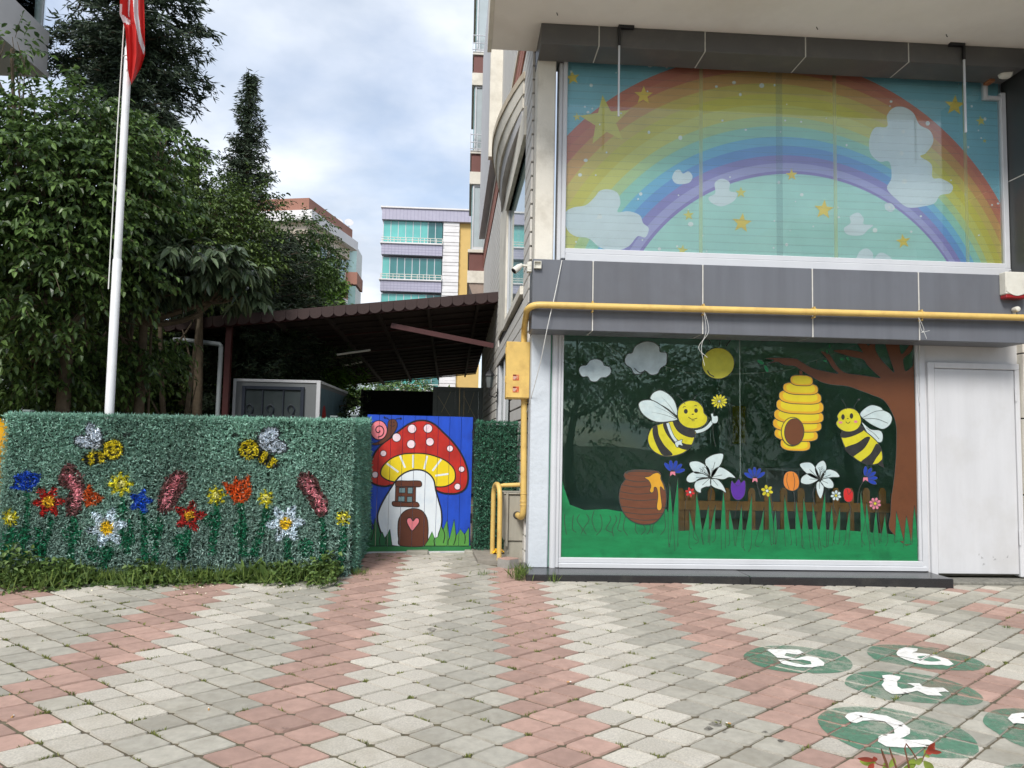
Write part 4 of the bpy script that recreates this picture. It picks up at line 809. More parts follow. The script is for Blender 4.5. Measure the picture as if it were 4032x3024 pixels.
# security camera + junction boxes
t = empty('security_camera', (0.615, 7.32, 3.31), 'white bullet security camera on a square box at the band corner', 'camera')
mb = MB(); mb.bbox(0.565, 0.61, 7.30, 7.38, 3.255, 3.355, m_pvc, .006); mb.build('mount_box', t)
for z in (3.285, 3.325): mb = MB(); mb.lathe((0.588, 7.30, z), [(0.011, -.003), (0.009, .0)], m_pvc, (0, 1, 0), 12); mb.build('knockout', t)
mb = MB(); mb.tube([(0.57, 7.33, 3.318), (0.50, 7.32, 3.318)], 0.013, m_pvc, 10); mb.build('arm', t)
a_, b_ = Vector((0.505, 7.315, 3.318)), Vector((0.415, 7.27, 3.235)); d_ = (b_-a_).normalized()
mb = MB(); mb.lathe(a_-d_*.01, [(0.018, 0), (0.024, .02), (0.032, .045), (0.033, .115)], m_pvc, d_, 18); cb_ = mb.build('camera_body', t)
mb = MB(); mb.lathe(a_+d_*.106, [(0.028, 0), (0.026, .004)], m_steel, d_, 18); mb.build('lens', cb_)
t = empty('junction_box', (0.66, 7.29, 3.28), 'open white junction box on the grey band', 'junction box')
mb = MB(); mb.box(0.628, 0.700, 7.292, 7.2985, 3.285, 3.357, m_pvc); mb.build('back', t)
for x0, x1, z0, z1 in ((0.628, .634, 3.285, 3.357), (.694, .70, 3.285, 3.357), (.6345, .6935, 3.285, 3.291), (.6345, .6935, 3.351, 3.357)): mb = MB(); mb.box(x0, x1, 7.265, 7.2918, z0, z1, m_pvc); mb.build('side', t)
# alarm siren, small dome, floodlight
P1 = PY(2160*1.82278, 590*1.82278, 7.28); P2 = PY(2207*1.82278, 650*1.82278, 7.28)
t = empty('alarm_siren', (P1[0], 7.28, P2[2]), 'white alarm siren with red lens on the grey band', 'alarm')
sx0, sx1, sz0, sz1 = P1[0], P2[0], P2[2]+.01, P1[2]
mb = MB(); mb.bbox(sx0, sx1, 7.20, 7.298, sz0+.04, sz1, m_pvc, .008); c_ = mb.build('housing', t)
mb = MB(); pts = [(sx0, 7.195, sz0+.12), (sx1, 7.195, sz0+.12), (sx1, 7.195, sz0+.07)]+[(sx1-(sx1-sx0)*q, 7.195, sz0+.07-.045*math.sin(math.pi*q)) for q in np.arange(1, 12)/12]+[(sx0, 7.195, sz0+.07)]
mb.prism(pts, (0, .004, 0), m_pvc); mb.build('front_cover', c_)
mb = MB(); mb.bbox(sx0+.004, sx1-.004, 7.203, 7.295, sz0, sz0+.0395, M('red_lens', (150, 26, 30), 0.2, 0.1, 8, spec=0.8), .008); mb.build('red_lens', t)
mb = MB(); mb.tube(arcp((sx0+.08, 7.27, sz1-.005), (sx0+.10, 7.27, sz1+.06), (sx0+.14, 7.28, sz1-.005)), .005, M('grey_cable', (120, 120, 124), .6), 6); mb.build('cable', t)
P = PY(2196*1.82278, 668*1.82278, 7.25); mb = MB(); mb.lathe((P[0], 7.27, P[2]), [(0.026, 0.02), (0.028, -.03), (0.024, -.045), (0.012, -.05)], m_pvc, (0, 1, 0), 18); mb.box(P[0]-.008, P[0]+.008, 7.27, 7.2985, P[2]-.05, P[2]-.02, m_pvc); o = mb.build('sensor_eye'); tag(o, 'small round white sensor under the alarm siren', 'sensor')
P = PY(2170*1.82278, 160*1.82278, 7.45)
t = empty('floodlight', (P[0], 7.5, P[2]), 'small weathered white floodlight under the upper grey band', 'lamp')
mb = MB(); mb.bbox(P[0]-.09, P[0]-.03, 7.55, 7.66, P[2]-.03, P[2]+.09, M('rusty_plate', (140, 92, 60), .9, .3, 20, bump=.4), .003); mb.build('rusty_plate', t)
mb = MB(); mb.lathe((P[0]-.03, 7.46, P[2]+.01), [(0.02, -.03), (0.05, -.01), (0.058, .02), (0.056, .07), (0.045, .09)], m_pvc, (1, -.35, -.1), 16); mb.build('lamp_head', t)
mb = MB(); mb.lathe((P[0]+.05, 7.42, P[2]+.003), [(0.048, 0), (0.044, .008)], M('lamp_glass', (190, 190, 180), .15, .05, 5), (1, -.35, -.1), 16); mb.build('lamp_glass', t)
# two hanging rods with black brackets
for (zx, zt, zm, zb_), lab in (((388, 118, 205, 525), 'white rod on a black bracket, left of the rainbow'), ((1940, 200, 268, 597), 'white rod on a black bracket beside the floodlight')):
    zH = zoomer(2100, 0, 1.1449); A = PY(*zH(zx, zt), 7.27); Bm = PY(*zH(zx, zm), 7.27); Cc = PY(*zH(zx, zb_), 7.27)
    t = empty('hanging_rod', (A[0], 7.27, A[2]), lab, 'rod', 'hanging rods before the rainbow window')
    sg = 1 if zx < 1000 else -1
    mb = MB(); mb.bbox(min(A[0], A[0]+sg*.14)-.01, max(A[0], A[0]+sg*.14)+.01, 7.255, 7.299, A[2]-.02, A[2]+.012, m_steel, .002); mb.build('bracket', t)
    mb = MB(); mb.bbox(A[0]-.013, A[0]+.013, 7.258, 7.285, Bm[2], A[2]-.021, m_steel, .002); mb.build('black_sleeve', t)
    mb = MB(); mb.bbox(A[0]-.009, A[0]+.009, 7.262, 7.281, Cc[2], Bm[2]-.001, m_alu, .002); mb.build('rod', t)
# cables and strings
m_str = M('white_string', (220, 220, 216), 0.8)
def wire(pts, r, name, lab, cat, grp=None, mat=None):
    q = catmull(pts, False, 6); mb = MB(); mb.tube([tuple(p) for p in q], r, mat or m_str, 5); o = mb.build(name); tag(o, lab, cat, grp); return o
D = 4032/2212
w0 = [PY(1214*D, 562*D, 7.29), PY(1198*D, 640*D, 7.26), PY(1183*D, 705*D, 7.26), PY(1168*D, 780*D, 7.4), PY(1150*D, 850*D, 7.62), PY(1138*D, 890*D, 7.9)]
wire(w0, .004, 'slack_cable', 'slack white cable drooping from the band to the meter box', 'cable')
for us, lab in (((1520, 1525, 1515, 1522), 'frayed white string hanging from the pipe clamp above the painted sun'), ((1984, 1990, 1996, 2002), 'frayed white string hanging from the clamp beside the white door')):
    vsx = (668, 715, 750, 790) if us[0] < 1800 else (684, 712, 718, 732)
    t = empty('hanging_string', PY(us[0]*D, vsx[0]*D, 7.22), lab, 'string', 'strings tied to the gas pipe')
    for k in range(2):
        q = catmull([PY((u+k*(6 if i else 0)*(1 if i % 2 else -1))*D, (v+(-18 if k and i == 3 else 0))*D, 7.22+.01*k) for i, (u, v) in enumerate(zip(us, vsx))], False, 5); mb = MB(); mb.tube([tuple(p) for p in q], .0020, m_str, 5); mb.build('strand', t)
wire([PY(1988*D, 722*D, 7.6), PY(1985*D, 770*D, 7.64), PY(1983*D, 830*D, 7.645), PY(1987*D, 870*D, 7.645)], .003, 'thin_cable', 'thin white cable along the right jamb of the shop window', 'cable')
# ------------------------------------------------------------------ inside the shop window
m_wood = M('varnished_pine', (208, 150, 86), 0.5, 0.15, 6, stretch=(6, 6, 0.7)); m_shelf = M('white_melamine', (196, 208, 208), .5, .03, 3)
t = empty('picket_fence', (2.9, 7.95, 0.335), 'low varnished wooden picket fence inside the window', 'fence')
YI = 7.95
for cx in (665, 725, 803, 872, 985, 1058, 1130, 1208, 1290, 1365, 1430, 1502, 1575):
    x = PY(*zC(cx, 1100), YI)[0]; zt = PY(*zC(cx, 1055), YI)[2]; mb = MB()
    mb.prism([(x-.038, YI, .40), (x+.038, YI, .40), (x+.038, YI, zt-.04), (x+.018, YI, zt), (x-.018, YI, zt), (x-.038, YI, zt-.04)], (0, .02, 0), m_wood); mb.build('picket', t)
z0, z1 = PY(*zC(1000, 1157), YI)[2], PY(*zC(1000, 1115), YI)[2]
mb = MB(); mb.bbox(PY(*zC(640, 1100), YI)[0], PY(*zC(1640, 1100), YI)[0], YI-.024, YI-.001, z0, z1, m_wood, .003); mb.build('rail', t)
mb = MB(); mb.bbox(PY(*zC(640, 1100), YI)[0], PY(*zC(1640, 1100), YI)[0], YI-.024, YI-.001, .42, .50, m_wood, .003); mb.build('rail', t)
for cx in (700, 1640):
    x = PY(*zC(cx, 1100), YI)[0]; mb = MB(); mb.box(x-.03, x+.03, YI+.021, YI+.08, .335, z1+.1, m_wood); mb.build('post', t)
t = empty('low_shelf', (3.4, 9.6, .335), 'low white cubby shelf inside the window', 'shelf'); YS = 9.6
xa, xb = PY(*zC(1050, 1000), YS)[0], PY(*zC(1610, 1000), YS)[0]; zt = PY(*zC(1200, 968), YS)[2]
mb = MB(); mb.box(xa, xb, YS, YS+.4, zt-.03, zt, m_shelf); mb.build('top', t)
for k in range(5): x = xa+(xb-.03-xa)*k/4; mb = MB(); mb.box(x, x+.03, YS, YS+.4, .335, zt-.031, m_shelf); mb.build('divider', t)
mb = MB(); mb.box(xa, xb, YS+.401, YS+.42, .335, zt, m_shelf); mb.build('back', t)
t = empty('notice_board', (3, 12.85, 1.4), 'yellow-green notice board on the classroom back wall', 'board'); YN = 12.86
A, B2 = PY(*zC(895, 685), YN), PY(*zC(1065, 858), YN)
mb = MB(); mb.bbox(A[0], B2[0], YN-.02, YN+.03, B2[2], A[2], M('board_yellow', (206, 190, 60), .7, .1, 4), .004); mb.build('panel', t)
mb = MB(); mb.box(A[0]-.05, A[0]-.001, YN-.03, YN+.03, B2[2]-.05, A[2]+.05, m_shelf); mb.build('frame', t)
t = empty('roller_blind', (2, 7.83, 2.7), 'pale rolled-up blind at the head of the shop window', 'blind')
m_bl = M('blind_fabric', (206, 216, 170), .8, .05, 6)
A, B2 = PY(*zC(146, 345), 7.80), PY(*zC(930, 372), 7.80)
mb = MB(); mb.bbox(A[0], B2[0], 7.795, 7.80, B2[2]+.01, fz1+.05, m_bl, .001); mb.build('blind_cloth', t)
mb = MB(); mb.bbox(A[0], B2[0], 7.786, 7.81, B2[2]-.03, B2[2]+.0095, m_shelf, .004); mb.build('bottom_bar', t)
A = PY(*zC(936, 352), 7.80); mb = MB(); mb.bbox(A[0], 4.75, 7.795, 7.80, PY(*zC(1200, 383), 7.8)[2], fz1+.05, m_bl, .001); mb.build('blind_cloth', t)
A, B2 = PY(*zC(930, 372), 7.785), PY(*zC(933, 1000), 7.785); mb = MB(); mb.tube([(A[0], 7.785, A[2]), (B2[0], 7.785, B2[2])], .005, m_str, 6); cd = mb.build('pull_cord', t)
mb = MB(); mb.lathe((B2[0], 7.785, B2[2]-.04), [(.006, 0), (.013, .01), (.013, .045), (.004, .05)], m_str, n=10); mb.build('cord_weight', cd)
t = empty('fairy_lights', PY(*zC(600, 510), 8.2), 'string of fairy lights drooping inside the window', 'string lights')
cur = catmull([PY(*zC(x, y), 8.2) for x, y in ((315, 400), (420, 458), (600, 510), (720, 538), (930, 540), (1130, 525), (1240, 490), (1320, 462), (1480, 400))], False, 6)
mb = MB(); mb.tube([tuple(p) for p in cur], .003, m_str, 4); mb.build('wire', t)
mb = MB()
for p in cur[::3]: mb.tube([tuple(p), (p[0], p[1], p[2]-.05)], .0035, m_str, 4)
mb.build('bulbs', t)
# ------------------------------------------------------------------ gate with mushroom house
gd = GATE_B-GATE_A; GN = np.array([gd[1], -gd[0], 0])/np.hypot(*gd); GO = np.array([GATE_A[0], GATE_A[1], 0.34]); GU = np.array([gd[0], gd[1], 0])/np.hypot(*gd); GL = float(np.hypot(*gd))
zD = zoomer(1400, 1550, 2.0738)
def on_gate(x, y, l):
    P = PP(*zD(x, y), GO+GN*.004, GN); return tuple(P+GN*l*0.0007)
t = empty('garden_gate', (GATE_A[0], GATE_A[1], .34), 'blue metal gate painted with a red mushroom house and snail', 'gate')
m_blue = M('gate_blue', (26, 74, 190), 0.45, 0.14, 5, stain=(18, 48, 140), sscale=3, samt=0.6, stretch=(3, 3, .7)); g_grn = M('gate_green', (42, 118, 66), .5, .15, 6)
Zt = on_gate(500, 180, 0)[2]; Zb = on_gate(500, 1245, 0)[2]; nb_ = 9
for k in range(nb_):
    a, b = GO+GU*(GL*k/nb_+.002), GO+GU*(GL*(k+1)/nb_-.002); mb = MB()
    q = [(a+GN*0), (b+GN*0), (b-GN*.03), (a-GN*.03)]
    mb.hexa([(p[0], p[1], Zb+.001) for p in q]+[(p[0], p[1], Zt) for p in q], m_blue); mb.build('gate_board', t)
a, b = GO-GU*.01, GO+GU*(GL+.01); q = [a+GN*.008, b+GN*.008, b-GN*.04, a-GN*.04]; mb = MB(); mb.hexa([(p[0], p[1], Zb-.055) for p in q]+[(p[0], p[1], Zb) for p in q], g_grn); mb.build('bottom_rail', t)
mb = MB(); mb.hexa([(p[0], p[1], Zb-.075) for p in q]+[(p[0], p[1], Zb-.056) for p in q], m_alu); mb.build('threshold_strip', t)
class GatePaint(Paint):       # paint stops at the joints between the gate boards
    def build(s, *a, **k):
        v, f, m = s.v, s.f, s.m; s.v, nf, nm = [], [], []
        for fc, mi in zip(f, m):
            P = [np.array(v[i]) for i in fc]; off = float((P[0]-GO)@GN); q2 = [(float((p-GO)@GU), float(p[2])) for p in P]
            if sum(q2[i][0]*q2[(i+1) % len(q2)][1]-q2[(i+1) % len(q2)][0]*q2[i][1] for i in range(len(q2))) < 0: q2 = q2[::-1]
            for b in range(nb_):
                x0_, x1_ = GL*b/nb_+.002, GL*(b+1)/nb_-.002
                c = clip_convex(q2, [(x0_, 0), (x1_, 0), (x1_, 5), (x0_, 5)])
                if len(c) > 2:
                    n0 = len(s.v); s.v += [tuple(GO*[1, 1, 0]+GU*x+GN*off+np.array([0, 0, z])) for x, z in c]; nf.append(list(range(n0, len(s.v)))); nm.append(mi)
        s.f, s.m, s.smooth = nf, nm, [False]*len(nf)
        return super().build(*a, **k)
g_red = M('gate_red', (186, 40, 30), .45, .2, 4, stain=(110, 22, 16), sscale=2.2, samt=.8); g_yel = M('gate_yellow', (232, 206, 30), .45, .08, 6, stain=(202, 172, 20), sscale=6); g_wht = M('gate_white', (222, 230, 236), .5, .05, 5, stain=(176, 200, 222), sscale=4, samt=.5); g_blk = M('gate_black', (22, 22, 24), .5, .2, 10); g_brn = M('gate_brown', (92, 48, 30), .5, .15, 6); g_pnk = M('gate_pink', (232, 130, 140), .5, .1, 8); g_spot = M('gate_spot', (236, 214, 222), .5, .08, 12, stain=(214, 160, 176), sscale=16, samt=.5); g_pan = M('gate_pane', (104, 132, 138), .5, .15, 10); g_dg = M('gate_dark_green', (24, 96, 56), .5, .15, 6); g_lg = M('gate_light_green', (84, 148, 66), .5, .12, 6)
q = GatePaint(on_gate)
q.shape([(110, 690), (105, 620), (125, 560), (160, 480), (220, 410), (300, 350), (360, 300), (430, 250), (500, 222), (580, 222), (650, 255), (720, 320), (790, 390), (850, 470), (895, 560), (918, 650), (912, 740), (880, 790), (820, 815), (740, 815), (680, 800), (600, 760), (450, 740), (300, 745), (240, 757), (170, 745), (125, 720)], g_red, 1, edge=g_blk, ew=14)
q.shape([(205, 640), (225, 590), (290, 530), (380, 495), (470, 487), (560, 490), (650, 510), (740, 550), (800, 610), (815, 670), (800, 720), (740, 755), (660, 760), (560, 740), (440, 730), (320, 720), (260, 705), (215, 675)], g_yel, 2, edge=g_blk, ew=10)
for a, b in (((255, 570), (350, 640)), ((362, 505), (405, 605)), ((470, 500), (470, 605)), ((585, 508), (560, 615)), ((700, 535), (628, 630)), ((760, 655), (650, 670))): q.line([a, b], 15, g_wht, 3)
q.shape([(330, 710), (365, 672), (415, 640), (480, 622), (550, 628), (605, 660), (640, 710), (655, 790), (680, 880), (700, 960), (702, 1060), (680, 1140), (630, 1242), (300, 1242), (220, 1150), (190, 1080), (180, 1000), (200, 930), (240, 850), (290, 770)], g_wht, 4, edge=g_blk, ew=12)
for x, y, r_ in ((335, 358, 35), (461, 287, 36), (591, 284, 36), (607, 393, 33), (454, 412, 35), (771, 448, 26), (866, 617, 24), (227, 488, 25), (160, 662, 26), (832, 759, 26)): q.ell(x, y, r_, r_, g_spot, 3, 0, g_blk, 5)
q.build('painted_mushroom', t, fix=False, label='painted mushroom house with red spotted cap')
q = GatePaint(on_gate)
q.shape([(328, 752), (492, 752), (490, 892), (322, 890)], g_brn, 6, False, g_blk, 6); q.shape([(325, 735), (345, 712), (430, 712), (520, 712), (540, 735), (525, 760), (430, 758), (340, 760)], g_brn, 7, edge=g_blk, ew=6); q.shape([(300, 885), (330, 880), (410, 888), (490, 884), (516, 900), (510, 925), (410, 922), (312, 918)], g_brn, 7, edge=g_blk, ew=6)
for x0, y0, x1, y1 in ((355, 768, 405, 810), (425, 766, 466, 815), (348, 838, 400, 880), (420, 840, 462, 885)): q.shape([(x0, y0), (x1, y0), (x1, y1), (x0, y1)], g_pan, 8, False, g_blk, 5)
q.shape([(345, 1100), (355, 1020), (400, 960), (470, 937), (540, 955), (580, 1010), (592, 1080), (590, 1160), (570, 1242), (370, 1242), (350, 1180)], g_brn, 6, edge=g_blk, ew=7)
q.shape([(470, 1038), (490, 1015), (515, 1020), (519, 1050), (495, 1085), (462, 1120), (435, 1085), (418, 1045), (425, 1018), (450, 1015)], g_pnk, 8, edge=g_blk, ew=7); q.build('painted_door_and_window', t, fix=False, label='painted brown door with pink heart and small window')
q = GatePaint(on_gate); q.shape([(265, 235), (290, 210), (325, 215), (341, 250), (325, 300), (290, 350), (230, 400), (170, 420), (130, 408), (180, 395), (240, 355), (262, 300)], g_brn, 5, edge=g_blk, ew=5); q.ell(190, 298, 68, 78, g_pnk, 6, 0, g_blk, 7)
q.line([(190+(8+4.2*k)*math.cos(.8*k), 300+(8+4.8*k)*math.sin(.8*k)) for k in range(11)], 8, g_blk, 8); q.line([(275, 215), (260, 200), (238, 195)], 5, g_blk, 6); q.line([(325, 215), (340, 203), (368, 202)], 5, g_blk, 6); q.ell(236, 193, 7, 7, g_blk, 6); q.ell(370, 201, 7, 7, g_blk, 6); q.ell(290, 235, 4, 5, g_blk, 7); q.ell(313, 233, 4, 5, g_blk, 7); q.line([(283, 258), (302, 268), (320, 256)], 4, g_blk, 7); q.build('painted_snail', t, fix=False, label='painted pink-shelled snail')
GL3_ = (((120, 1030), (150, 1110), (125, 1200)), ((205, 1150), (195, 1190), (200, 1240)), ((240, 1170), (250, 1190), (245, 1230)), ((700, 1080), (728, 1150), (715, 1220)), ((765, 1180), (755, 1200), (755, 1235)), ((820, 1150), (815, 1190), (800, 1235)), ((890, 1140), (895, 1180), (890, 1225)), ((645, 1180), (640, 1200), (645, 1240)))
gl3 = {'gate_dark_green': [l for l in GL3_ if l[0][0] < 400], 'gate_light_green': [l for l in GL3_ if l[0][0] > 400]}
for P, mt in (([(62, 1243), (70, 1100), (80, 1190), (95, 1140), (120, 1020), (135, 1110), (145, 1100), (160, 1013), (185, 1080), (205, 1150), (218, 1128), (240, 1180), (280, 1105), (300, 1243)], g_dg), ([(560, 1243), (590, 1200), (625, 1125), (645, 1180), (670, 1170), (700, 1070), (715, 1110), (748, 1030), (765, 1190), (805, 1025), (820, 1160), (855, 1105), (890, 1150), (926, 1090), (926, 1243)], g_lg)):
    q = GatePaint(on_gate); q.shape(P, mt, 9, False, g_blk, 5)
    for l3 in gl3[mt.name]: q.line(list(l3), 7, g_blk, 10)
    q.build('painted_grass', t, fix=False)
for dz_ in (.25, 1.2):
    a = GO+GU*(GL+.004); mb = MB(); mb.lathe((a[0]+GN[0]*.012, a[1]+GN[1]*.012, Zb+dz_), [(.012, 0), (.012, .11)], m_steel, n=10); mb.build('hinge', t)
a = GO+GU*.03+GN*.0; mb = MB(); mb.bbox(a[0]-.012, a[0]+.022, a[1]-.03, a[1]-.004, Zb+.62, Zb+.74, m_steel, .003); mb.build('latch', t)
# ------------------------------------------------------------------ artificial hedge fences
m_leaf = M('plastic_leaf', (90, 130, 108), 0.42, 0.10, 30, attr='col', island=0.34, spec=0.5)
m_hback = M('hedge_backing', (34, 58, 46), 0.8, 0.3, 20)
zE = (0.0, 1550.0, 1.5255)
def inpoly(px_, py_, poly):
    n = len(poly); r = np.zeros(len(px_), bool); j = n-1
    for i in range(n):
        xi, yi = poly[i]; xj, yj = poly[j]
        c = ((yi > py_) != (yj > py_)) & (px_ < (xj-xi)*(py_-yi)/(yj-yi+1e-9)+xi); r ^= c; j = i
    return r
def fence_colour(P):
    n = len(P); d = P-CAM; z = d@_f; X = (W_/2+FOC*(d@_r)/z-zE[0])*zE[2]; Y = (H_/2-FOC*(d@_u)/z-zE[1])*zE[2]
    X = X+RNG.normal(0, 1.5, n); Y = Y+RNG.normal(0, 1.5, n)
    h = np.clip((Y-150)/850, 0, 1)[:, None]
    C = np.array(lin((126, 168, 150)))*(1-h)+np.array(lin((130, 158, 148)))*h
    pat = .12*np.sin(X*.004+1.3*np.sin(Y*.006))+.08*np.sin(X*.013+Y*.009)+.05*np.sign(np.sin((X-1185)/355))
    C = C*(1+RNG.normal(0, .12, (n, 1))+pat[:, None])
    def put(m, c, a=0.96):
        k = m & (RNG.random(n) < a); C[k] = np.array(lin(c))*1.25*(1+RNG.normal(0, .12, (k.sum(), 1)))
    stemc = (24, 104, 72)
    for x0, y0, x1, y1, w in ((160, 590, 150, 1000, 16), (300, 740, 260, 1000, 14), (60, 800, 40, 1010, 18), (440, 740, 430, 1050, 18), (730, 610, 745, 900, 12), (850, 700, 880, 1010, 18), (640, 920, 620, 1050, 20), (960, 740, 930, 1010, 16), (1125, 820, 1090, 1000, 22), (1300, 660, 1280, 970, 18), (1440, 655, 1470, 980, 20), (1600, 680, 1530, 980, 20), (1715, 870, 1740, 1000, 18), (1930, 745, 1950, 1090, 18), (2060, 800, 2045, 1080, 20), (225, 800, 230, 980, 20), (780, 760, 770, 960, 14)):
        t_ = np.clip((Y-y0)/(y1-y0), 0, 1); xc = x0+(x1-x0)*t_+8*np.sin(t_*6); put((np.abs(X-xc) < w*(1+.4*t_)) & (Y > y0) & (Y < y1), stemc, .8)
    for cx, cy, rx, ry in ((100, 850, 90, 50), (430, 840, 60, 60), (600, 960, 90, 50), (1090, 900, 60, 60), (1280, 760, 60, 45), (1440, 820, 50, 50), (40, 930, 40, 80), (760, 880, 60, 50), (920, 830, 40, 50), (730, 690, 40, 30), (1840, 930, 50, 60)): put(((X-cx)/rx)**2+((Y-cy)/ry)**2 < 1, stemc, .65)
    def flower(cx, cy, R, nn, c, cc, rc, ry=1.0, ph=.4):
        dx_, dy_ = X-cx, (Y-cy)/ry; r_ = np.hypot(dx_, dy_); a = np.arctan2(dy_, dx_); put(r_ < R*(.76+.24*np.cos(nn*a+ph)), c)
        if cc: put(r_ < rc, cc)
    put(inpoly(X, Y, [(400, 410), (450, 430), (500, 500), (510, 560), (480, 640), (500, 700), (450, 740), (400, 735), (390, 650), (420, 580), (345, 545), (360, 470)]), (104, 66, 66)); put(inpoly(X, Y, [(990, 510), (1060, 455), (1130, 470), (1120, 560), (1080, 620), (1040, 700), (990, 735), (945, 700), (950, 620), (970, 560)]), (104, 66, 66)); put(inpoly(X, Y, [(1795, 475), (1860, 465), (1910, 520), (1930, 580), (1975, 640), (1970, 720), (1920, 745), (1880, 700), (1850, 640), (1780, 560)]), (104, 66, 66))
    for pts, w in (([(400, 480), (440, 540), (470, 600), (450, 690)], 28), ([(1070, 490), (1030, 570), (1010, 620), (980, 690)], 28), ([(1830, 510), (1870, 580), (1920, 640), (1935, 710)], 30)):
        for (xa, ya), (xb, yb) in zip(pts[:-1], pts[1:]):
            t_ = np.clip((Y-ya)/(yb-ya), 0, 1); put((np.abs(X-(xa+(xb-xa)*t_)) < w) & (Y >= ya) & (Y <= yb), (214, 140, 150), .8)
    flower(290, 650, 100, 6, (172, 40, 36), (206, 166, 44), 36); flower(1138, 735, 98, 5, (168, 40, 38), (206, 166, 44), 30)
    flower(640, 805, 128, 6, (200, 214, 224), (224, 190, 40), 40, ph=1.2); flower(1715, 780, 120, 6, (200, 214, 224), (224, 190, 40), 36)
    put(inpoly(X, Y, [(55, 570), (90, 530), (80, 495), (160, 460), (250, 490), (230, 540), (180, 590), (130, 580)]), (24, 72, 176)); flower(845, 645, 76, 5, (26, 78, 182), None, 0)
    for cx, cy, R in ((725, 543, 80), (1300, 612, 64), (1597, 628, 56), (60, 748, 58), (2060, 745, 52)): flower(cx, cy, R, 8, (204, 196, 44), (220, 218, 150), R*.3)
    put(inpoly(X, Y, [(1330, 525), (1400, 545), (1412, 490), (1440, 525), (1500, 486), (1512, 600), (1480, 652), (1410, 658), (1370, 600)]), (206, 92, 36)); put(inpoly(X, Y, [(535, 535), (570, 590), (632, 625), (590, 660), (520, 682), (488, 620)]), (186, 86, 36))
    def ell(cx, cy, rx, ry, a): c_, s_ = math.cos(a), math.sin(a); u = (X-cx)*c_+(Y-cy)*s_; v = -(X-cx)*s_+(Y-cy)*c_; return (u/rx)**2+(v/ry)**2
    for cx, cy, rx, ry, a in ((530, 292, 84, 36, .2), (562, 238, 40, 66, -.55), (1638, 312, 84, 40, .15), (1612, 252, 66, 42, -.5)): e_ = ell(cx, cy, rx, ry, a); put(e_ < 1.4, (60, 64, 68), .85); put(e_ < .95, (196, 206, 216))
    for cx, cy, bx, by, an, sg in ((680, 335, 572, 385, -.15, 1), (1495, 335, 1602, 395, .6, -1)):
        e_ = ell(bx, by, 78, 40, an); st = np.sin(((X-bx)*math.cos(an)+(Y-by)*math.sin(an))/10.0+1.0) > 0.05; put(e_ < 1, (206, 190, 40)); put((e_ < 1) & st, (44, 46, 40)); rr_ = np.hypot(X-cx, Y-cy); put(e_ < 1.35, (46, 50, 44), .5); put(e_ < 1, (206, 190, 40)); put((e_ < 1) & st, (34, 36, 32)); put(rr_ < 68, (40, 44, 36), .85); put(rr_ < 58, (210, 194, 40))
        for ex in (-20, 22): put(np.hypot(X-cx-ex, Y-cy+14) < 9, (40, 40, 36))
        put((np.abs(np.hypot(X-cx, Y-cy-6)-26) < 6) & (Y > cy+8), (40, 40, 36))
        put(np.hypot(X-(cx+sg*85), Y-(cy-85)) < 18, (50, 56, 54), .7); put(np.hypot(X-(cx-sg*50), Y-(cy-95)) < 16, (50, 56, 54), .6)
    return C
def blades(P, nrm, ln, wd, spread, up=0.15):
    """narrow curved two-segment blades rooted at P pointing round nrm"""
    n = len(P); d = nrm*0.55+RNG.normal(0, spread, (n, 3)); d[:, 2] += up; d /= np.linalg.norm(d, axis=1)[:, None]
    s = np.cross(d, RNG.normal(0, 1, (n, 3))); s /= np.linalg.norm(s, axis=1)[:, None]; nn = np.cross(s, d)
    L_ = (ln*RNG.uniform(.6, 1.3, n))[:, None]; w = (wd*RNG.uniform(.7, 1.3, n))[:, None]; c = RNG.normal(0, .28, (n, 1))
    V = np.stack([P, P+d*L_*.5+s*w/2+nn*c*L_*.3, P+d*L_*.5-s*w/2+nn*c*L_*.3, P+d*L_+nn*c*L_], 1).reshape(-1, 3); i = np.arange(n)[:, None]*4
    F_ = np.concatenate([i+[0, 1, 3], i+[0, 3, 2]], 0); return V, F_
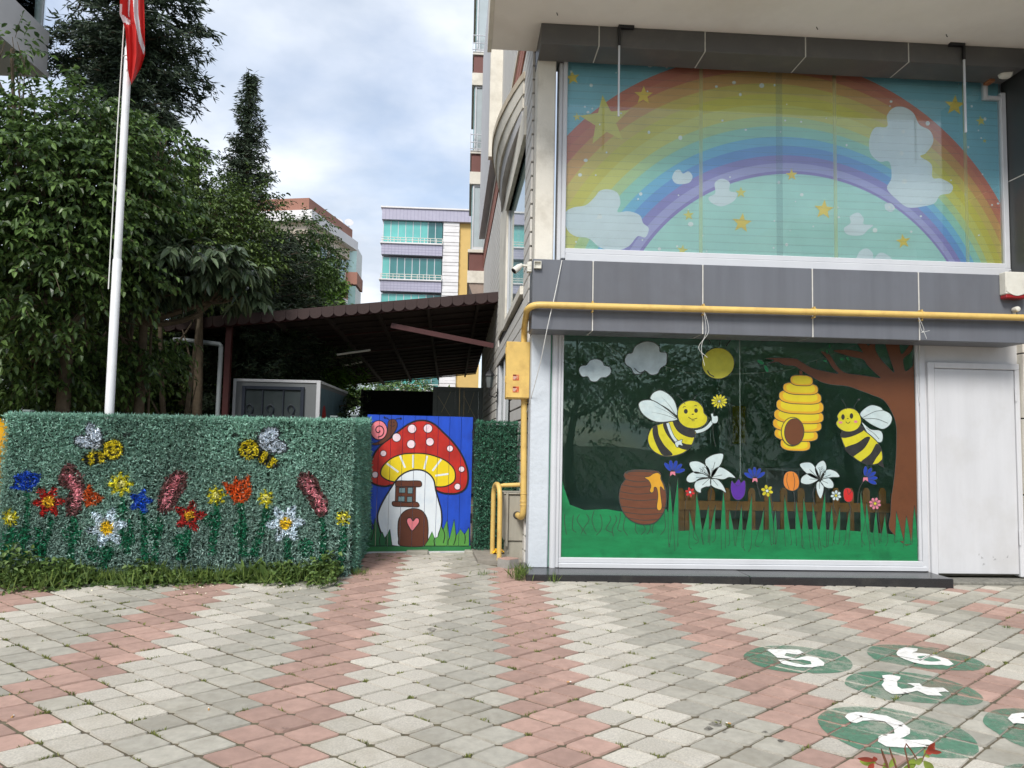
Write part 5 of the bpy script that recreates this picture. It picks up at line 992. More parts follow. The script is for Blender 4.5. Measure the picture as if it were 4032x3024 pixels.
def hedge(name, A, B, ztA, ztB, dens, label, thick=.07, colour=None, grp=None, side=None, ends=True):
    A, B = np.array(A, float), np.array(B, float); dr = (B-A)/np.hypot(*(B-A)); nr = np.array([dr[1], -dr[0], 0]); Ln = np.hypot(*(B-A))
    t = empty(name, (A[0], A[1], gz(*A)), label, 'hedge fence', grp)
    mb = MB(); q = [A, B, B-nr[:2]*.05, A-nr[:2]*.05]; zs = [ztA, ztB, ztB, ztA]
    mb.hexa([(p[0], p[1], gz(*p)-.03) for p in q]+[(p[0], p[1], z_-.02) for p, z_ in zip(q, zs)], m_hback); mb.build('backing_panel', t)
    n = int(Ln*1.5*dens); s_ = RNG.uniform(-.01, Ln+.01, n); f = RNG.random(n)
    zb = GX*(A[0]+dr[0]*s_)+GY*(A[1]+dr[1]*s_); zt = ztA+(ztB-ztA)*s_/Ln; zz = zb+(zt-zb)*f
    bulge = .02*np.sin(s_*5+zz*3)+.010*np.sin(s_*13+zz*11)
    P = np.c_[A[0]+dr[0]*s_, A[1]+dr[1]*s_, zz]+nr*(thick*RNG.random(n)**.6+bulge)[:, None]
    # grid of tufts: leaves gather at tuft centres
    g_ = .055; c1 = np.round(s_/g_)*g_; c2 = np.round(zz/g_+.5*(np.round(s_/g_) % 2))*g_-.5*g_*(np.round(s_/g_) % 2)
    P[:, :2] += dr*((c1-s_)*.25)[:, None]; P[:, 2] += (c2-zz)*.25
    nt_ = int(Ln*dens*.10); st = RNG.uniform(0, Ln, nt_); Pt = np.c_[A[0]+dr[0]*st, A[1]+dr[1]*st, ztA+(ztB-ztA)*st/Ln-.02+RNG.uniform(0, .02, nt_)]+nr*RNG.uniform(-.05, thick, nt_)[:, None]
    P = np.r_[P, Pt]
    nv = np.tile(nr, (len(P), 1)); nv[n:] = nr*.4+np.array([0, 0, .9])
    V, F_ = blades(P, nv, .038, .0086, .55); P = V.reshape(-1, 4, 3)[:, 1:].mean(1)
    col = colour(P); link('foliage', fast_mesh('foliage', V, F_, m_leaf, col=np.repeat(col, 4, 0)), t, kind='stuff')
    return t
tf = hedge('hedge_fence', FENCE_A, FENCE_B, 1.742, 1.756, 17000, 'long artificial hedge fence sprayed with flowers and two bees', colour=fence_colour)
hedge('hedge_fence', FENCE_B+[-.03, .05], GATE_A+[-.03, 0], 1.75, 1.80, 12000, 'short hedge return between the flower-sprayed fence and blue gate', colour=lambda P: np.tile(np.array(lin((108, 156, 136))), (len(P), 1))*(1+RNG.normal(0, .12, (len(P), 1))))
hedge('hedge_fence', GATE_B+[.03, 0], np.array([.60, 8.74]), 1.80, 1.80, 11000, 'plain green hedge panel between the blue gate and gas pipe', colour=lambda P: np.tile(np.array(lin((66, 118, 94))), (len(P), 1))*(1+RNG.normal(0, .14, (len(P), 1))))
hedge('hedge_fence', FENCE_A+[-.02, 1.6], FENCE_A+[0.0, .03], 1.75, 1.74, 5000, 'hedge return running back from the outer end of the flower fence', colour=lambda P: np.tile(np.array(lin((100, 150, 128))), (len(P), 1))*(1+RNG.normal(0, .12, (len(P), 1))))
for (px_0, py_0, pz_0), plab in (((-1.30, 7.58, 1.79), 'grey capped steel post at the corner of the flower fence'), ((-1.21, 8.3, 1.83), 'grey capped steel post beside the blue gate'), ((-3.95, 7.1, 1.77), 'grey capped steel post at the outer end of the flower fence')):
    P = (px_0, py_0, pz_0); mb = MB(); mb.box(P[0]-.025, P[0]+.025, P[1]-.025, P[1]+.025, gz(P[0], P[1]), P[2], M('grey_post', (120, 130, 128), .5)); mb.bbox(P[0]-.035, P[0]+.035, P[1]-.035, P[1]+.035, P[2], P[2]+.018, M('grey_post', (120, 130, 128), .5), .003); o = mb.build('fence_post'); tag(o, plab, 'post', 'posts behind the hedge fence')
# ------------------------------------------------------------------ flagpole and flag
m_pole = M('pole_paint', (226, 228, 230), .4, .05, 5, stain=(180, 180, 176), sscale=6, samt=.4)
b0 = PY(236*D, 893*D, 7.6); t1 = PY(283*D, 0, 7.6)
fxp, fyp = float(b0[0])+.0, 7.6
t = empty('flagpole', (fxp, fyp, gz(fxp, fyp)), 'white stepped metal flagpole behind the hedge fence', 'flagpole')
zj = PY(262*D, 560*D, 7.6)[2]; zj2 = PY(278*D, 165*D, 7.6)[2]
lean = (t1[0]-b0[0])/(t1[2]-b0[2]); X_ = lambda z: fxp+lean*(z-b0[2])
for z0, z1, r_ in ((gz(fxp, fyp), zj, .042), (zj, zj2+.3, .036), (zj2+.3, 8.2, .028)): mb = MB(); mb.lathe((X_(z0), fyp, z0), [(r_, 0), (r_, z1-z0-.012), (r_*.86, z1-z0)], m_pole, (lean, 0, 1), 18); mb.build('pole_section', t)
mb = MB(); mb.lathe((X_(8.2), fyp, 8.2), [(.02, 0), (.05, .03), (.05, .07), (.02, .1)], m_pole, n=14); mb.build('finial', t)
mb = MB(); mb.tube([(X_(3.0)-.05, fyp-.045, 3.0), (X_(4.5)-.045, fyp-.05, 4.5), (X_(6)-.03, fyp-.05, 6.0), (X_(8.1), fyp-.04, 8.1)], .006, m_str, 5); mb.build('halyard', t)
mb = MB(); mb.tube([(X_(5.20)-.02, fyp-.055, 5.36), (X_(5.2)+.03, fyp-.07, 5.37), (X_(5.2)+.035, fyp-.07, 5.25), (X_(5.2)+.02, fyp-.06, 5.2)], .007, m_str, 5); mb.build('rope_knot', t)
m_flag = M('flag_red', (206, 44, 40), .7, .08, 5, trans=.25); m_flw = M('flag_white', (232, 230, 232), .7, .04, 5, trans=.25)
fl = MB(); n1, n2 = 90, 150
FV = [-330, -120, 0, 30, 60, 120, 150, 165, 178]; FL_ = [264, 262, 259, 258, 271, 274, 276, 279, 282.5]; FR_ = [322, 316, 311, 312, 312.5, 313, 304, 295, 284.5]
def flag_uv(a, b):
    v = FV[0]+(FV[-1]-FV[0])*b; l_, r2_ = np.interp(v, FV, FL_), np.interp(v, FV, FR_); return l_+(r2_-l_)*a, v+5*math.sin(a*7+b*3)*(1 if b > .75 else 0)
def flag_pt(a, b):       # cloth hanging in folds, bunched against the pole
    u, v = flag_uv(a, b); return tuple(PY(u*D, v*D, fyp-.09-.05*math.sin(a*10+b*2.5)-.03*math.sin(a*4-b*6)-.02*math.sin(a*21+b*4)))
fv = [flag_pt(i/n1, j/n2) for j in range(n2+1) for i in range(n1+1)]; ff_r, ff_w = [], []
uvc = np.array([flag_uv((i+.5)/n1, (j+.5)/n2) for j in range(n2) for i in range(n1)])
cres = [(296, -80), (289, -30), (287, 0), (290, 40), (300, 90), (311, 119), (313, 104), (304, 70), (299, 30), (298, -20), (302, -60)]; hem = [(256, 8), (264, 8), (263, 30), (281, 44), (281, 54), (258, 46)]
wh = inpoly(uvc[:, 0], uvc[:, 1], cres) | inpoly(uvc[:, 0], uvc[:, 1], hem)
for j in range(n2):
    for i in range(n1):
        q4 = (j*(n1+1)+i, j*(n1+1)+i+1, (j+1)*(n1+1)+i+1, (j+1)*(n1+1)+i); (ff_w if wh[j*n1+i] else ff_r).append(q4)
fl.add(fv, ff_r, m_flag, True); k_ = fl.mi(m_flw)
for f_ in ff_w: fl.f.append(list(f_)); fl.m.append(k_); fl.smooth.append(True)
o = fl.build('flag', fix=False); tag(o, 'red flag with white crescent hanging limp on the flagpole', 'flag')
# ------------------------------------------------------------------ canopy yard behind the gate
YC, YK = 13.6, 25.0
m_can = M('canopy_brown', (52, 32, 30), .6, .12, 6); m_red = M('post_red', (68, 26, 26), .55, .12, 5); m_under = M('canopy_underside', (52, 40, 36), .85, .2, 5); m_pvcg = M('grey_pvc', (150, 158, 162), .5, .05, 5)
XL, XR, ZL, ZR = -5.35, 0.545, 3.52, 4.23
def rz(x, y=YC): return ZL+(ZR-ZL)*(x-XL)/(XR-XL)-0.035*(y-YC)
t = empty('canopy_roof', (-4.26, YC, .4), 'dark brown lean-to canopy with scalloped front edge', 'canopy')
mb = MB(); xr2 = 0.30
mb.hexa([(XL, YC, rz(XL)), (XR, YC, rz(XR)), (xr2, YK, rz(xr2, YK)), (XL, YK, rz(XL, YK)), (XL, YC, rz(XL)+.03), (XR, YC, rz(XR)+.03), (xr2, YK, rz(xr2, YK)+.03), (XL, YK, rz(XL, YK)+.03)], m_under); mb.build('roof_sheet', t)
mb = MB(); mb.hexa([(XL-.05, YC-.03, rz(XL)+.032), (XR, YC-.03, rz(XR)+.032), (xr2, YK, rz(xr2, YK)+.032), (XL-.05, YK, rz(XL, YK)+.032), (XL-.05, YC-.03, rz(XL)+.06), (XR, YC-.03, rz(XR)+.06), (xr2, YK, rz(xr2, YK)+.06), (XL-.05, YK, rz(XL, YK)+.06)], m_can); mb.build('roof_covering', t)
ns = 28; wv = (XR-XL)/ns; sl = (ZR-ZL)/(XR-XL)
for k in range(ns):
    x0 = XL+k*wv+.002; x1 = x0+wv-.004; xm = (x0+x1)/2; r_ = (x1-x0)/2
    pts = [(x0, rz(x0)+.05), (x0, rz(x0)-.06)]+[(xm-r_*math.cos(a), rz(xm-r_*math.cos(a))-.06-.075*math.sin(a)) for a in np.arange(1, 9)*math.pi/9]+[(x1, rz(x1)-.06), (x1, rz(x1)+.05)]
    mb = MB(); mb.prism([(p[0], YC-.045, p[1]) for p in pts], (0, .012, 0), m_can); mb.build('scallop_shingle', t)
mb = MB(); mb.beam((XL, YC+.05, rz(XL)-.07), (XR, YC+.05, rz(XR)-.07), .06, .12, m_red); mb.build('front_beam', t)
for k in range(1, 7): x = XL+(XR-XL)*k/6.4; mb = MB(); mb.beam((x, YC+.1, rz(x)-.06), (x-.04*k, YK-.1, rz(x-.04*k, YK)-.06), .05, .10, m_under); mb.build('rafter', t)
for k in range(1, 20): y = YC+.6*k; xr3 = XR-.0215*(y-YC); mb = MB(); mb.beam((XL+.1, y, rz(XL, y)-.02), (xr3, y, rz(xr3, y)-.02), .04, .03, m_red if k % 4 == 0 else m_under); mb.build('batten', t)
for y in (YC+.06, YC+6, YK-.2): mb = MB(); mb.bbox(-4.31, -4.205, y, y+.1, ground_z(-4.2, y)-.05, rz(-4.26, y)-.02, m_red, .005); mb.build('post', t)
mb = MB(); mb.beam((PY(845*D, 703*D, YC+.2)[0], YC+.2, PY(845*D, 703*D, YC+.2)[2]), (PY(1066*D, 747*D, YC+.2)[0], YC+.2, PY(1066*D, 747*D, YC+.2)[2]), .05, .09, m_red); mb.build('brace', t)
for u0, v0, u1, v1, y in ((728, 766, 800, 756, 15.0), (740, 790, 782, 782, 17.0)): tl_ = 'nearer to the scalloped edge' if y < 16 else 'deeper under the roof'; A, B2 = PY(u0*D, v0*D, y), PY(u1*D, v1*D, y); mb = MB(); mb.tube([A, B2], .02, m_pvc, 8); o = mb.build('tube_lamp'); tag(o, 'unlit white tube lamp under the canopy, '+tl_, 'lamp', 'tube lamps under the canopy')
t = empty('downpipe', (-4.37, YC, .5), 'grey rain pipe beside the red canopy post', 'pipe')
mb = MB(); mb.tube([(-4.372, YC+.05, .4), (-4.372, YC+.05, 3.16)], .04, m_pvcg, 12); mb.build('upright', t)
mb = MB(); mb.tube([(-4.372, YC+.05, 3.16), (-4.40, YC+.05, 3.20), (-5.05, YC+.05, 3.26), (-5.2, YC+.05, 3.26)], .042, m_pvcg, 12); mb.build('gutter_arm', t)
# kiosk / container with grille
m_kio = M('kiosk_panel', (116, 120, 122), .6, .08, 3, stain=(90, 92, 94), sscale=1.5); m_grl = M('grille_blue', (40, 48, 62), .5, .1, 8); m_kgl = M('kiosk_glass', (66, 74, 76), .2, .15, 4)
t = empty('kiosk', (-3.4, 14, .42), 'grey panel kiosk with scrolled blue window grille under the canopy', 'kiosk')
kx0, kx1, ky, kz1 = -4.22, -2.66, 13.95, 2.62
mb = MB(); mb.box(kx0+.03, kx1-.03, ky+.02, 17.2, .40, kz1-.03, m_kio); mb.build('body', t)
for a, b, c, d in ((kx0, kx0+.05, .4, kz1), (kx1-.07, kx1, .4, kz1), (kx0+.051, kx1-.071, kz1-.05, kz1)): mb = MB(); mb.bbox(a, b, ky, ky+.06, c, d, m_alu, .004); mb.build('corner_frame', t)
mb = MB(); mb.bbox(kx1-.07, kx1, ky+.061, 17.2, kz1-.05, kz1, m_alu, .004); mb.build('side_frame', t)
A, B2 = PY(524*D, 833*D, ky), PY(658*D, 833*D, ky); gx0, gx1, gt = A[0], B2[0], A[2]
mb = MB(); mb.box(gx0, gx1, ky+.005, ky+.018, 1.0, gt, m_kgl); wn = mb.build('grille_window', t)
for a, b, c, d in ((gx0, gx0+.06, 1.0, gt), (gx1-.06, gx1, 1.0, gt), (gx0+.061, gx1-.061, gt-.06, gt), (gx0+.061, gx1-.061, 1.0, 1.06)): mb = MB(); mb.bbox(a, b, ky-.03, ky+.004, c, d, m_grl, .004); mb.build('grille_frame', wn)
for k in range(3):
    x = gx0+(gx1-gx0)*(k+.5)/3; mb = MB()
    sc = [(x-.02+.0*a, ky-.02, 1.2) for a in (0,)]+[(x-.06, ky-.02, 1.5), (x-.10, ky-.02, 1.75), (x-.03, ky-.02, 1.95), (x+.07, ky-.02, 1.93), (x+.10, ky-.02, 1.80), (x+.04, ky-.02, 1.70), (x-.01, ky-.02, 1.78)]
    mb.tube([tuple(p) for p in catmull(sc, False, 5)], .012, m_grl, 6)
    mb.tube([tuple(p) for p in catmull([(x-.03, ky-.02, 1.95), (x+.02, ky-.02, 2.08), (x-.04, ky-.02, 2.16), (x-.10, ky-.02, 2.10), (x-.08, ky-.02, 2.04)], False, 5)], .010, m_grl, 6); mb.build('scroll', wn)
    if k: mb = MB(); xx = gx0+(gx1-gx0)*k/3; mb.box(xx-.008, xx+.008, ky-.028, ky+.003, 1.061, gt-.061, m_grl); mb.build('grille_bar', wn)
# mural on the kiosk side
sd = Paint(lambda a, z, l: (kx1-.028+.001*l, ky+.1+a, z)); sd.shape([(0, .5), (3.0, .5), (3.0, 2.5), (0, 2.5)], M('mural_blue', (92, 124, 140), .6, .2, 3, stain=(70, 90, 84), sscale=2), 0, False)
sd.ell(.55, 1.7, .25, .5, M('mural_red', (176, 46, 40), .6, .15, 5), 1, .2); sd.ell(.75, 1.3, .12, .45, M('mural_yel', (196, 170, 60), .6, .15, 5), 2, -.2); sd.ell(1.4, 1.2, .3, .5, M('mural_grn', (70, 120, 70), .6, .2, 5), 1); sd.build('side_mural', t, fix=False)
# dark screen, grey gate leaves, lantern
mb = MB(); mb.box(-2.62, -.60, 19.0, 19.06, .4, 2.78, M('dark_tarp', (16, 17, 20), .9, .3, 4, bump=.3, bscale=6)); mb.box(-2.62, -2.56, 18.95, 18.998, .4, 2.80, m_steel); o = mb.build('tarpaulin_screen'); tag(o, 'black tarpaulin screen at the back of the canopy yard', 'screen')
YGG = 17.0; t = empty('steel_gate', (0, YGG, .4), 'dark grey double steel gate with thin diagonal lines', 'gate')
A, B2 = PY(936*D, 835*D, YGG), PY(1044*D, 838*D, YGG); m_gg = M('gate_grey', (84, 92, 88), .5, .06, 3); m_gold = M('gold_line', (150, 140, 112), .4, .2, 10)
xm = A[0]+(B2[0]-A[0])*.53
for a, b in ((A[0], xm-.001), (xm+.001, B2[0])):
    mb = MB(); mb.box(a+.1, b-.1, YGG+.02, YGG+.05, .45, A[2]-.1, m_gg); lf = mb.build('leaf_panel', t)
    for x0, x1, z0, z1 in ((a, a+.099, .4, A[2]), (b-.099, b, .4, A[2]), (a+.0995, b-.0995, A[2]-.099, A[2]), (a+.0995, b-.0995, .4, .449)): mb = MB(); mb.bbox(x0, x1, YGG, YGG+.06, z0, z1, m_gg, .004); mb.build('leaf_frame', lf)
    for q0, q1 in (((a+.1, A[2]-.2), (b-.12, 2.0)), ((b-.2, A[2]-.1), (a+.2, 2.2)), ((a+.12, 1.55), (b-.1, 1.9)), ((a+.1, 1.9), (b-.15, 1.6))): mb = MB(); mb.beam((q0[0], YGG+.016, q0[1]), (q1[0], YGG+.016, q1[1]), .004, .012, m_gold); mb.build('inlay_line', lf)
sL = 5.4; Lz = 2.62; t = empty('wall_lantern', S(sL, .05, Lz), 'black coach lantern on the board-clad wall under the canopy', 'lantern')
lx, ly, _ = S(sL, .16, 0)
mb = MB(); mb.lathe((lx, ly, Lz-.12), [(.035, 0), (.055, .02), (.075, .20), (.08, .21)], M('lantern_glass', (120, 126, 126), .2, .1, 8), n=6); mb.build('glass', t)
mb = MB(); mb.lathe((lx, ly, Lz+.091), [(.10, 0), (.06, .06), (.015, .09), (.015, .13)], m_steel, n=6); mb.build('cap', t)
mb = MB(); mb.tube([(lx, ly, Lz-.125), (lx, ly, Lz-.25), S(sL, .05, Lz-.28), S(sL, .013, Lz-.2)], .012, m_steel, 6); mb.bbox(S(sL, .03, 0)[0], S(sL, .013, 0)[0], ly-.04, ly+.04, Lz-.38, Lz-.12, m_steel, .003); mb.build('arm', t)
# ------------------------------------------------------------------ leaf and tree builders
def leaf_mat(nm, a, b, rough=.45, trans=.22): return M(nm, a, rough, .08, 8, island=.30, hi=b, trans=trans, spec=.45)
def rand_unit(n): v = RNG.normal(0, 1, (n, 3)); return v/np.linalg.norm(v, axis=1)[:, None]
def twig_leaves(P, D_, k, ln, wd, gap, droop, fold=.25):
    """P twig roots, D_ twig directions, k leaves each in two ranks; folded diamond leaves"""
    n = len(P); i = np.tile(np.arange(k), n); Pn = np.repeat(P, k, 0); Dn = np.repeat(D_, k, 0); g = (i[:, None]+.5)*gap
    sag = np.zeros_like(Pn); sag[:, 2] = -droop*(g[:, 0]**2)*1.2
    base = Pn+Dn*g+sag
    side = np.cross(Dn, np.tile([0, 0, 1.0], (n*k, 1)))+RNG.normal(0, .15, (n*k, 3)); side /= np.linalg.norm(side, axis=1)[:, None]+1e-6
    sg = np.where(i % 2 == 0, 1.0, -1.0)[:, None]; last = (i == k-1)[:, None]
    d = Dn*.55+side*sg*np.where(last, .1, .8)+RNG.normal(0, .22, (n*k, 3)); d[:, 2] -= droop*.8; d /= np.linalg.norm(d, axis=1)[:, None]
    up = np.tile([0, 0, 1.0], (n*k, 1))+RNG.normal(0, .35, (n*k, 3)); s = np.cross(d, up); s /= np.linalg.norm(s, axis=1)[:, None]+1e-6; nn = np.cross(s, d)
    L_ = (ln*RNG.uniform(.65, 1.2, n*k))[:, None]; w = (wd*RNG.uniform(.8, 1.15, n*k))[:, None]
    a1 = base+d*L_*.35+s*w*.5+nn*w*fold; a2 = base+d*L_*.35-s*w*.5+nn*w*fold; b1 = base+d*L_*.72+s*w*.36+nn*w*fold*.6-[0, 0, .06*ln]; b2 = base+d*L_*.72-s*w*.36+nn*w*fold*.6-[0, 0, .06*ln]; m_ = base+d*L_*.55-[0, 0, .03*ln]
    tip = base+d*L_-np.array([0, 0, .16*ln])
    V = np.stack([base, a1, b1, tip, b2, a2, m_], 1).reshape(-1, 3); q = np.arange(n*k)[:, None]*7
    F_ = np.concatenate([q+[0, 1, 6], q+[1, 2, 6], q+[2, 3, 6], q+[3, 4, 6], q+[4, 5, 6], q+[5, 0, 6]], 0); return V, F_
def simple_leaves(P, D_, ln, wd):
    n = len(P); d = D_+RNG.normal(0, .4, (n, 3)); d /= np.linalg.norm(d, axis=1)[:, None]; s = np.cross(d, rand_unit(n)); s /= np.linalg.norm(s, axis=1)[:, None]+1e-6; nn = np.cross(s, d)
    L_ = (ln*RNG.uniform(.6, 1.3, n))[:, None]; w = (wd*RNG.uniform(.7, 1.2, n))[:, None]
    V = np.stack([P, P+d*L_*.45+s*w/2+nn*w*.2, P+d*L_, P+d*L_*.45-s*w/2+nn*w*.2], 1).reshape(-1, 3); q = np.arange(n)[:, None]*4
    return V, np.concatenate([q+[0, 1, 2], q+[0, 2, 3]], 0)
def in_clusters(cl, n, shell=.55):
    w = np.array([c[3]*c[4]*c[5] for c in cl])**.75; w /= w.sum(); k = RNG.choice(len(cl), n, p=w); C = np.array(cl)[k]
    u = rand_unit(n); r = RNG.uniform(shell**3, 1, n)**(1/3.); r *= 1+.18*np.sin(u[:, 0]*7+k)*np.cos(u[:, 2]*6+2*k)
    return C[:, :3]+u*C[:, 3:6]*r[:, None], u
m_bark = M('bark', (92, 80, 64), .9, .25, 12, bump=.8, bscale=30, stain=(120, 112, 96), sscale=6)
def limb_path(a, b, wob, n=6):
    a, b = np.array(a, float), np.array(b, float); out = []
    ph = RNG.normal(0, 1, 3)
    for i in range(n+1):
        q = i/n; p = a*(1-q)+b*q; p = p+ph*wob*math.sin(math.pi*q); p[2] += -.10*np.linalg.norm(b-a)*math.sin(math.pi*q)*(.5 if b[2] > a[2] else -.3); out.append(tuple(p))
    return out
def broadleaf(name, label, base, fork, clusters, ntw, k, ln, wd, gap, droop, mat, trunk_r=.09, grp=None, shell=.5, twigs=True, lean=None):
    t = empty(name, base, label, 'tree', grp); mb = MB()
    tp = limb_path(base, fork, .06 if lean is None else lean, 7); mb.tube(tp, [trunk_r*(1.25-.5*i/7) for i in range(8)], m_bark, 9)
    for c in clusters:
        q = limb_path(fork, c[:3], .12, 6); mb.tube(q, [trunk_r*.62*(1-.8*i/6)+.006 for i in range(7)], m_bark, 6)
        for j in range(5):
            v = rand_unit(1)[0]*np.array(c[3:6])*.85; st = q[3+j % 3]; mb.tube(limb_path(st, np.array(c[:3])+v, .06, 4), [.016, .013, .010, .007, .004], m_bark, 5)
    mb.build('trunk', t)
    P, u = in_clusters(clusters, ntw, shell); cen = np.mean([c[:3] for c in clusters], 0)
    Dd = u*.8+(P-cen)*.25+RNG.normal(0, .35, (ntw, 3)); Dd[:, 2] = Dd[:, 2]*.5-droop*.3; Dd /= np.linalg.norm(Dd, axis=1)[:, None]
    V, F_ = twig_leaves(P, Dd, k, ln, wd, gap, droop); link('crown', fast_mesh('crown', V, F_, mat, smooth=False), t)
    if twigs:
        idx = RNG.choice(ntw, min(ntw, 1000), replace=False); tb = MB()
        for i in idx: p = P[i]; d = Dd[i]; tb.tube([p-d*gap, p+d*gap*k*.5-np.array([0, 0, droop*.3*(gap*k*.5)**2]), p+d*gap*k-np.array([0, 0, droop*1.2*(gap*k)**2])], [.004, .003, .002], m_bark, 3, False)
        tb.build('twigs', t, fix=False, kind='stuff')
    return t
def DP(u, v, Y): P = PY(u*D, v*D, Y); return P
def CL(u, v, Y, rx, rz_, ry=None): P = DP(u, v, Y); return (P[0], P[1], P[2], rx, ry or rx*.9, rz_)
def GB(u, Y, dz=0): P = DP(u, 895, Y); return (P[0], Y, ground_z(P[0], Y)+dz)
lm1 = leaf_mat('leaf_mid', (52, 78, 42), (100, 126, 66), .36, .32); lm2 = leaf_mat('leaf_loquat', (54, 74, 50), (98, 114, 84), .38, .15); lm3 = leaf_mat('leaf_dark', (52, 74, 36), (96, 118, 54), .5, .2); lm4 = leaf_mat('leaf_bright', (84, 116, 40), (114, 144, 54), .5, .3); lm5 = leaf_mat('needle_dark', (42, 58, 46), (68, 84, 60), .6, .08); lm6 = leaf_mat('needle_green', (40, 56, 38), (64, 82, 50), .6, .1)
# foreground broadleaf by the flagpole
broadleaf('broadleaf_tree', 'leafy green tree with oval leaves overhanging the fence by the flagpole', GB(105, 9.4), DP(150, 640, 9.5), [CL(30, 350, 9.0, .95, .70), CL(140, 270, 9.3, .85, .45), CL(245, 340, 9.6, .75, .50), CL(345, 305, 10.0, .45, .22), CL(110, 430, 9.0, 1.2, .75), CL(255, 440, 9.8, .85, .60), CL(45, 560, 8.8, .9, .6), CL(180, 560, 9.2, .85, .5), CL(25, 105, 9.0, .30, .16), CL(20, 690, 8.7, .45, .35), CL(110, 720, 9.0, .35, .2), CL(-120, 400, 9.0, 1.0, 1.2), CL(40, 800, 9.6, .7, .35), CL(170, 790, 10.2, .6, .35), CL(290, 770, 10.6, .6, .4), CL(100, 850, 10.2, .8, .3)],
          3900, 8, .092, .050, .040, .6, lm1, .085, shell=.15)
broadleaf('loquat_tree', 'loquat tree with big ribbed leaves between flagpole and canopy', GB(285, 10.6), DP(310, 700, 10.4), [CL(290, 520, 10.0, .62, .28), CL(395, 555, 10.1, .75, .26), CL(490, 585, 10.3, .50, .20), CL(330, 610, 10.2, .60, .22), CL(250, 640, 10.4, .5, .22), CL(530, 640, 10.5, .2, .12)],
          380, 8, .21, .075, .022, .75, lm2, .07, shell=.3)
broadleaf('young_shoots_tree', 'bright upright leaf shoots crowning the loquat tree', GB(330, 10.8), DP(330, 640, 10.5), [CL(330, 490, 10.0, .10, .10), CL(295, 500, 10.0, .10, .08), CL(395, 520, 10.1, .08, .08)], 14, 6, .17, .055, .012, -.6, lm4, .02, twigs=False)
# middle distance trees
for (lab, b, f, cl_s, n_, lm_, ln_) in (
    ('mid green tree rising between the conifers behind the fence', GB(420, 13.5), DP(430, 600, 13.5), [CL(390, 420, 13.5, .9, .6), CL(450, 470, 13.2, .8, .6), CL(420, 560, 13, 1.0, .6), CL(330, 480, 14, .9, .7), CL(520, 560, 13.4, .55, .5), CL(560, 440, 14.2, .35, .5)], 1900, lm3, .085),
    ('pale green tree standing between slim conifer and canopy roof', GB(655, 17.5), DP(660, 640, 17.5), [CL(655, 500, 17.5, .55, .35), CL(640, 590, 17.2, .9, .5), CL(690, 560, 17.8, .5, .4), CL(600, 620, 17, .8, .5)], 1300, lm1, .09),
    ('dark leafy tree shading the ground behind the hedge fence', GB(60, 13), DP(60, 760, 13), [CL(30, 700, 13, 1.6, 1.0), CL(130, 720, 12.6, 1.2, 1.0), CL(230, 720, 12.6, .7, .9), CL(-100, 650, 13, 1.5, 1.5), CL(120, 560, 14, 1.5, 1.0)], 2300, lm3, .11),
    ('dark bushy tree beside the canopy post', GB(400, 15), DP(400, 790, 15), [CL(300, 740, 15, 1.0, .8), CL(360, 780, 16, .8, .8), CL(300, 830, 14.5, 1.0, .7), CL(390, 850, 18, 1.0, .6), CL(455, 800, 27, 2.0, 1.5)], 1900, lm3, .11)):
    broadleaf('leafy_tree', lab, b, f, cl_s, n_, 8, ln_, ln_*.5, .045, .4, lm_, .08, shell=.25, twigs=False)
# slender trunks seen under the crowns
for u, Y, u2, v2, tlab in ((190, 11.5, 178, 640, 'slender dark trunk in shade on the slide side of the flagpole'), (315, 11.2, 300, 600, 'slender trunk in shade between the flagpole and forked trunks'), (385, 12.0, 345, 640, 'forked shaded trunk leaning away from the canopy post'), (395, 12.1, 430, 690, 'forked shaded trunk leaning towards the canopy post'), (52, 10.5, 90, 690, 'slender leaning trunk nearest the yellow slide'), (245, 12.5, 238, 690, 'slender shaded trunk directly behind the flagpole')):
    P0 = GB(u, Y); P1 = DP(u2, v2, Y); t = empty('bare_trunk_tree', P0, tlab, 'tree', 'shaded trunks behind the hedge fence'); mb = MB()
    q = limb_path(P0, P1, .10, 7); mb.tube(q, [.06-.005*i for i in range(8)], m_bark, 8)
    for j in (3, 5): mb.tube(limb_path(q[j], np.array(q[j])+np.array([RNG.uniform(-.6, .6), RNG.uniform(-.2, .2), .8]), .06, 4), [.028, .022, .016, .011, .006], m_bark, 6)
    mb.build('trunk', t)
    if u > 300: continue
    Pn = np.array(P1)+RNG.normal(0, .22, (70, 3)); V, F_ = twig_leaves(Pn, rand_unit(70), 6, .10, .05, .045, .5); link('crown', fast_mesh('crown', V, F_, lm3), t)
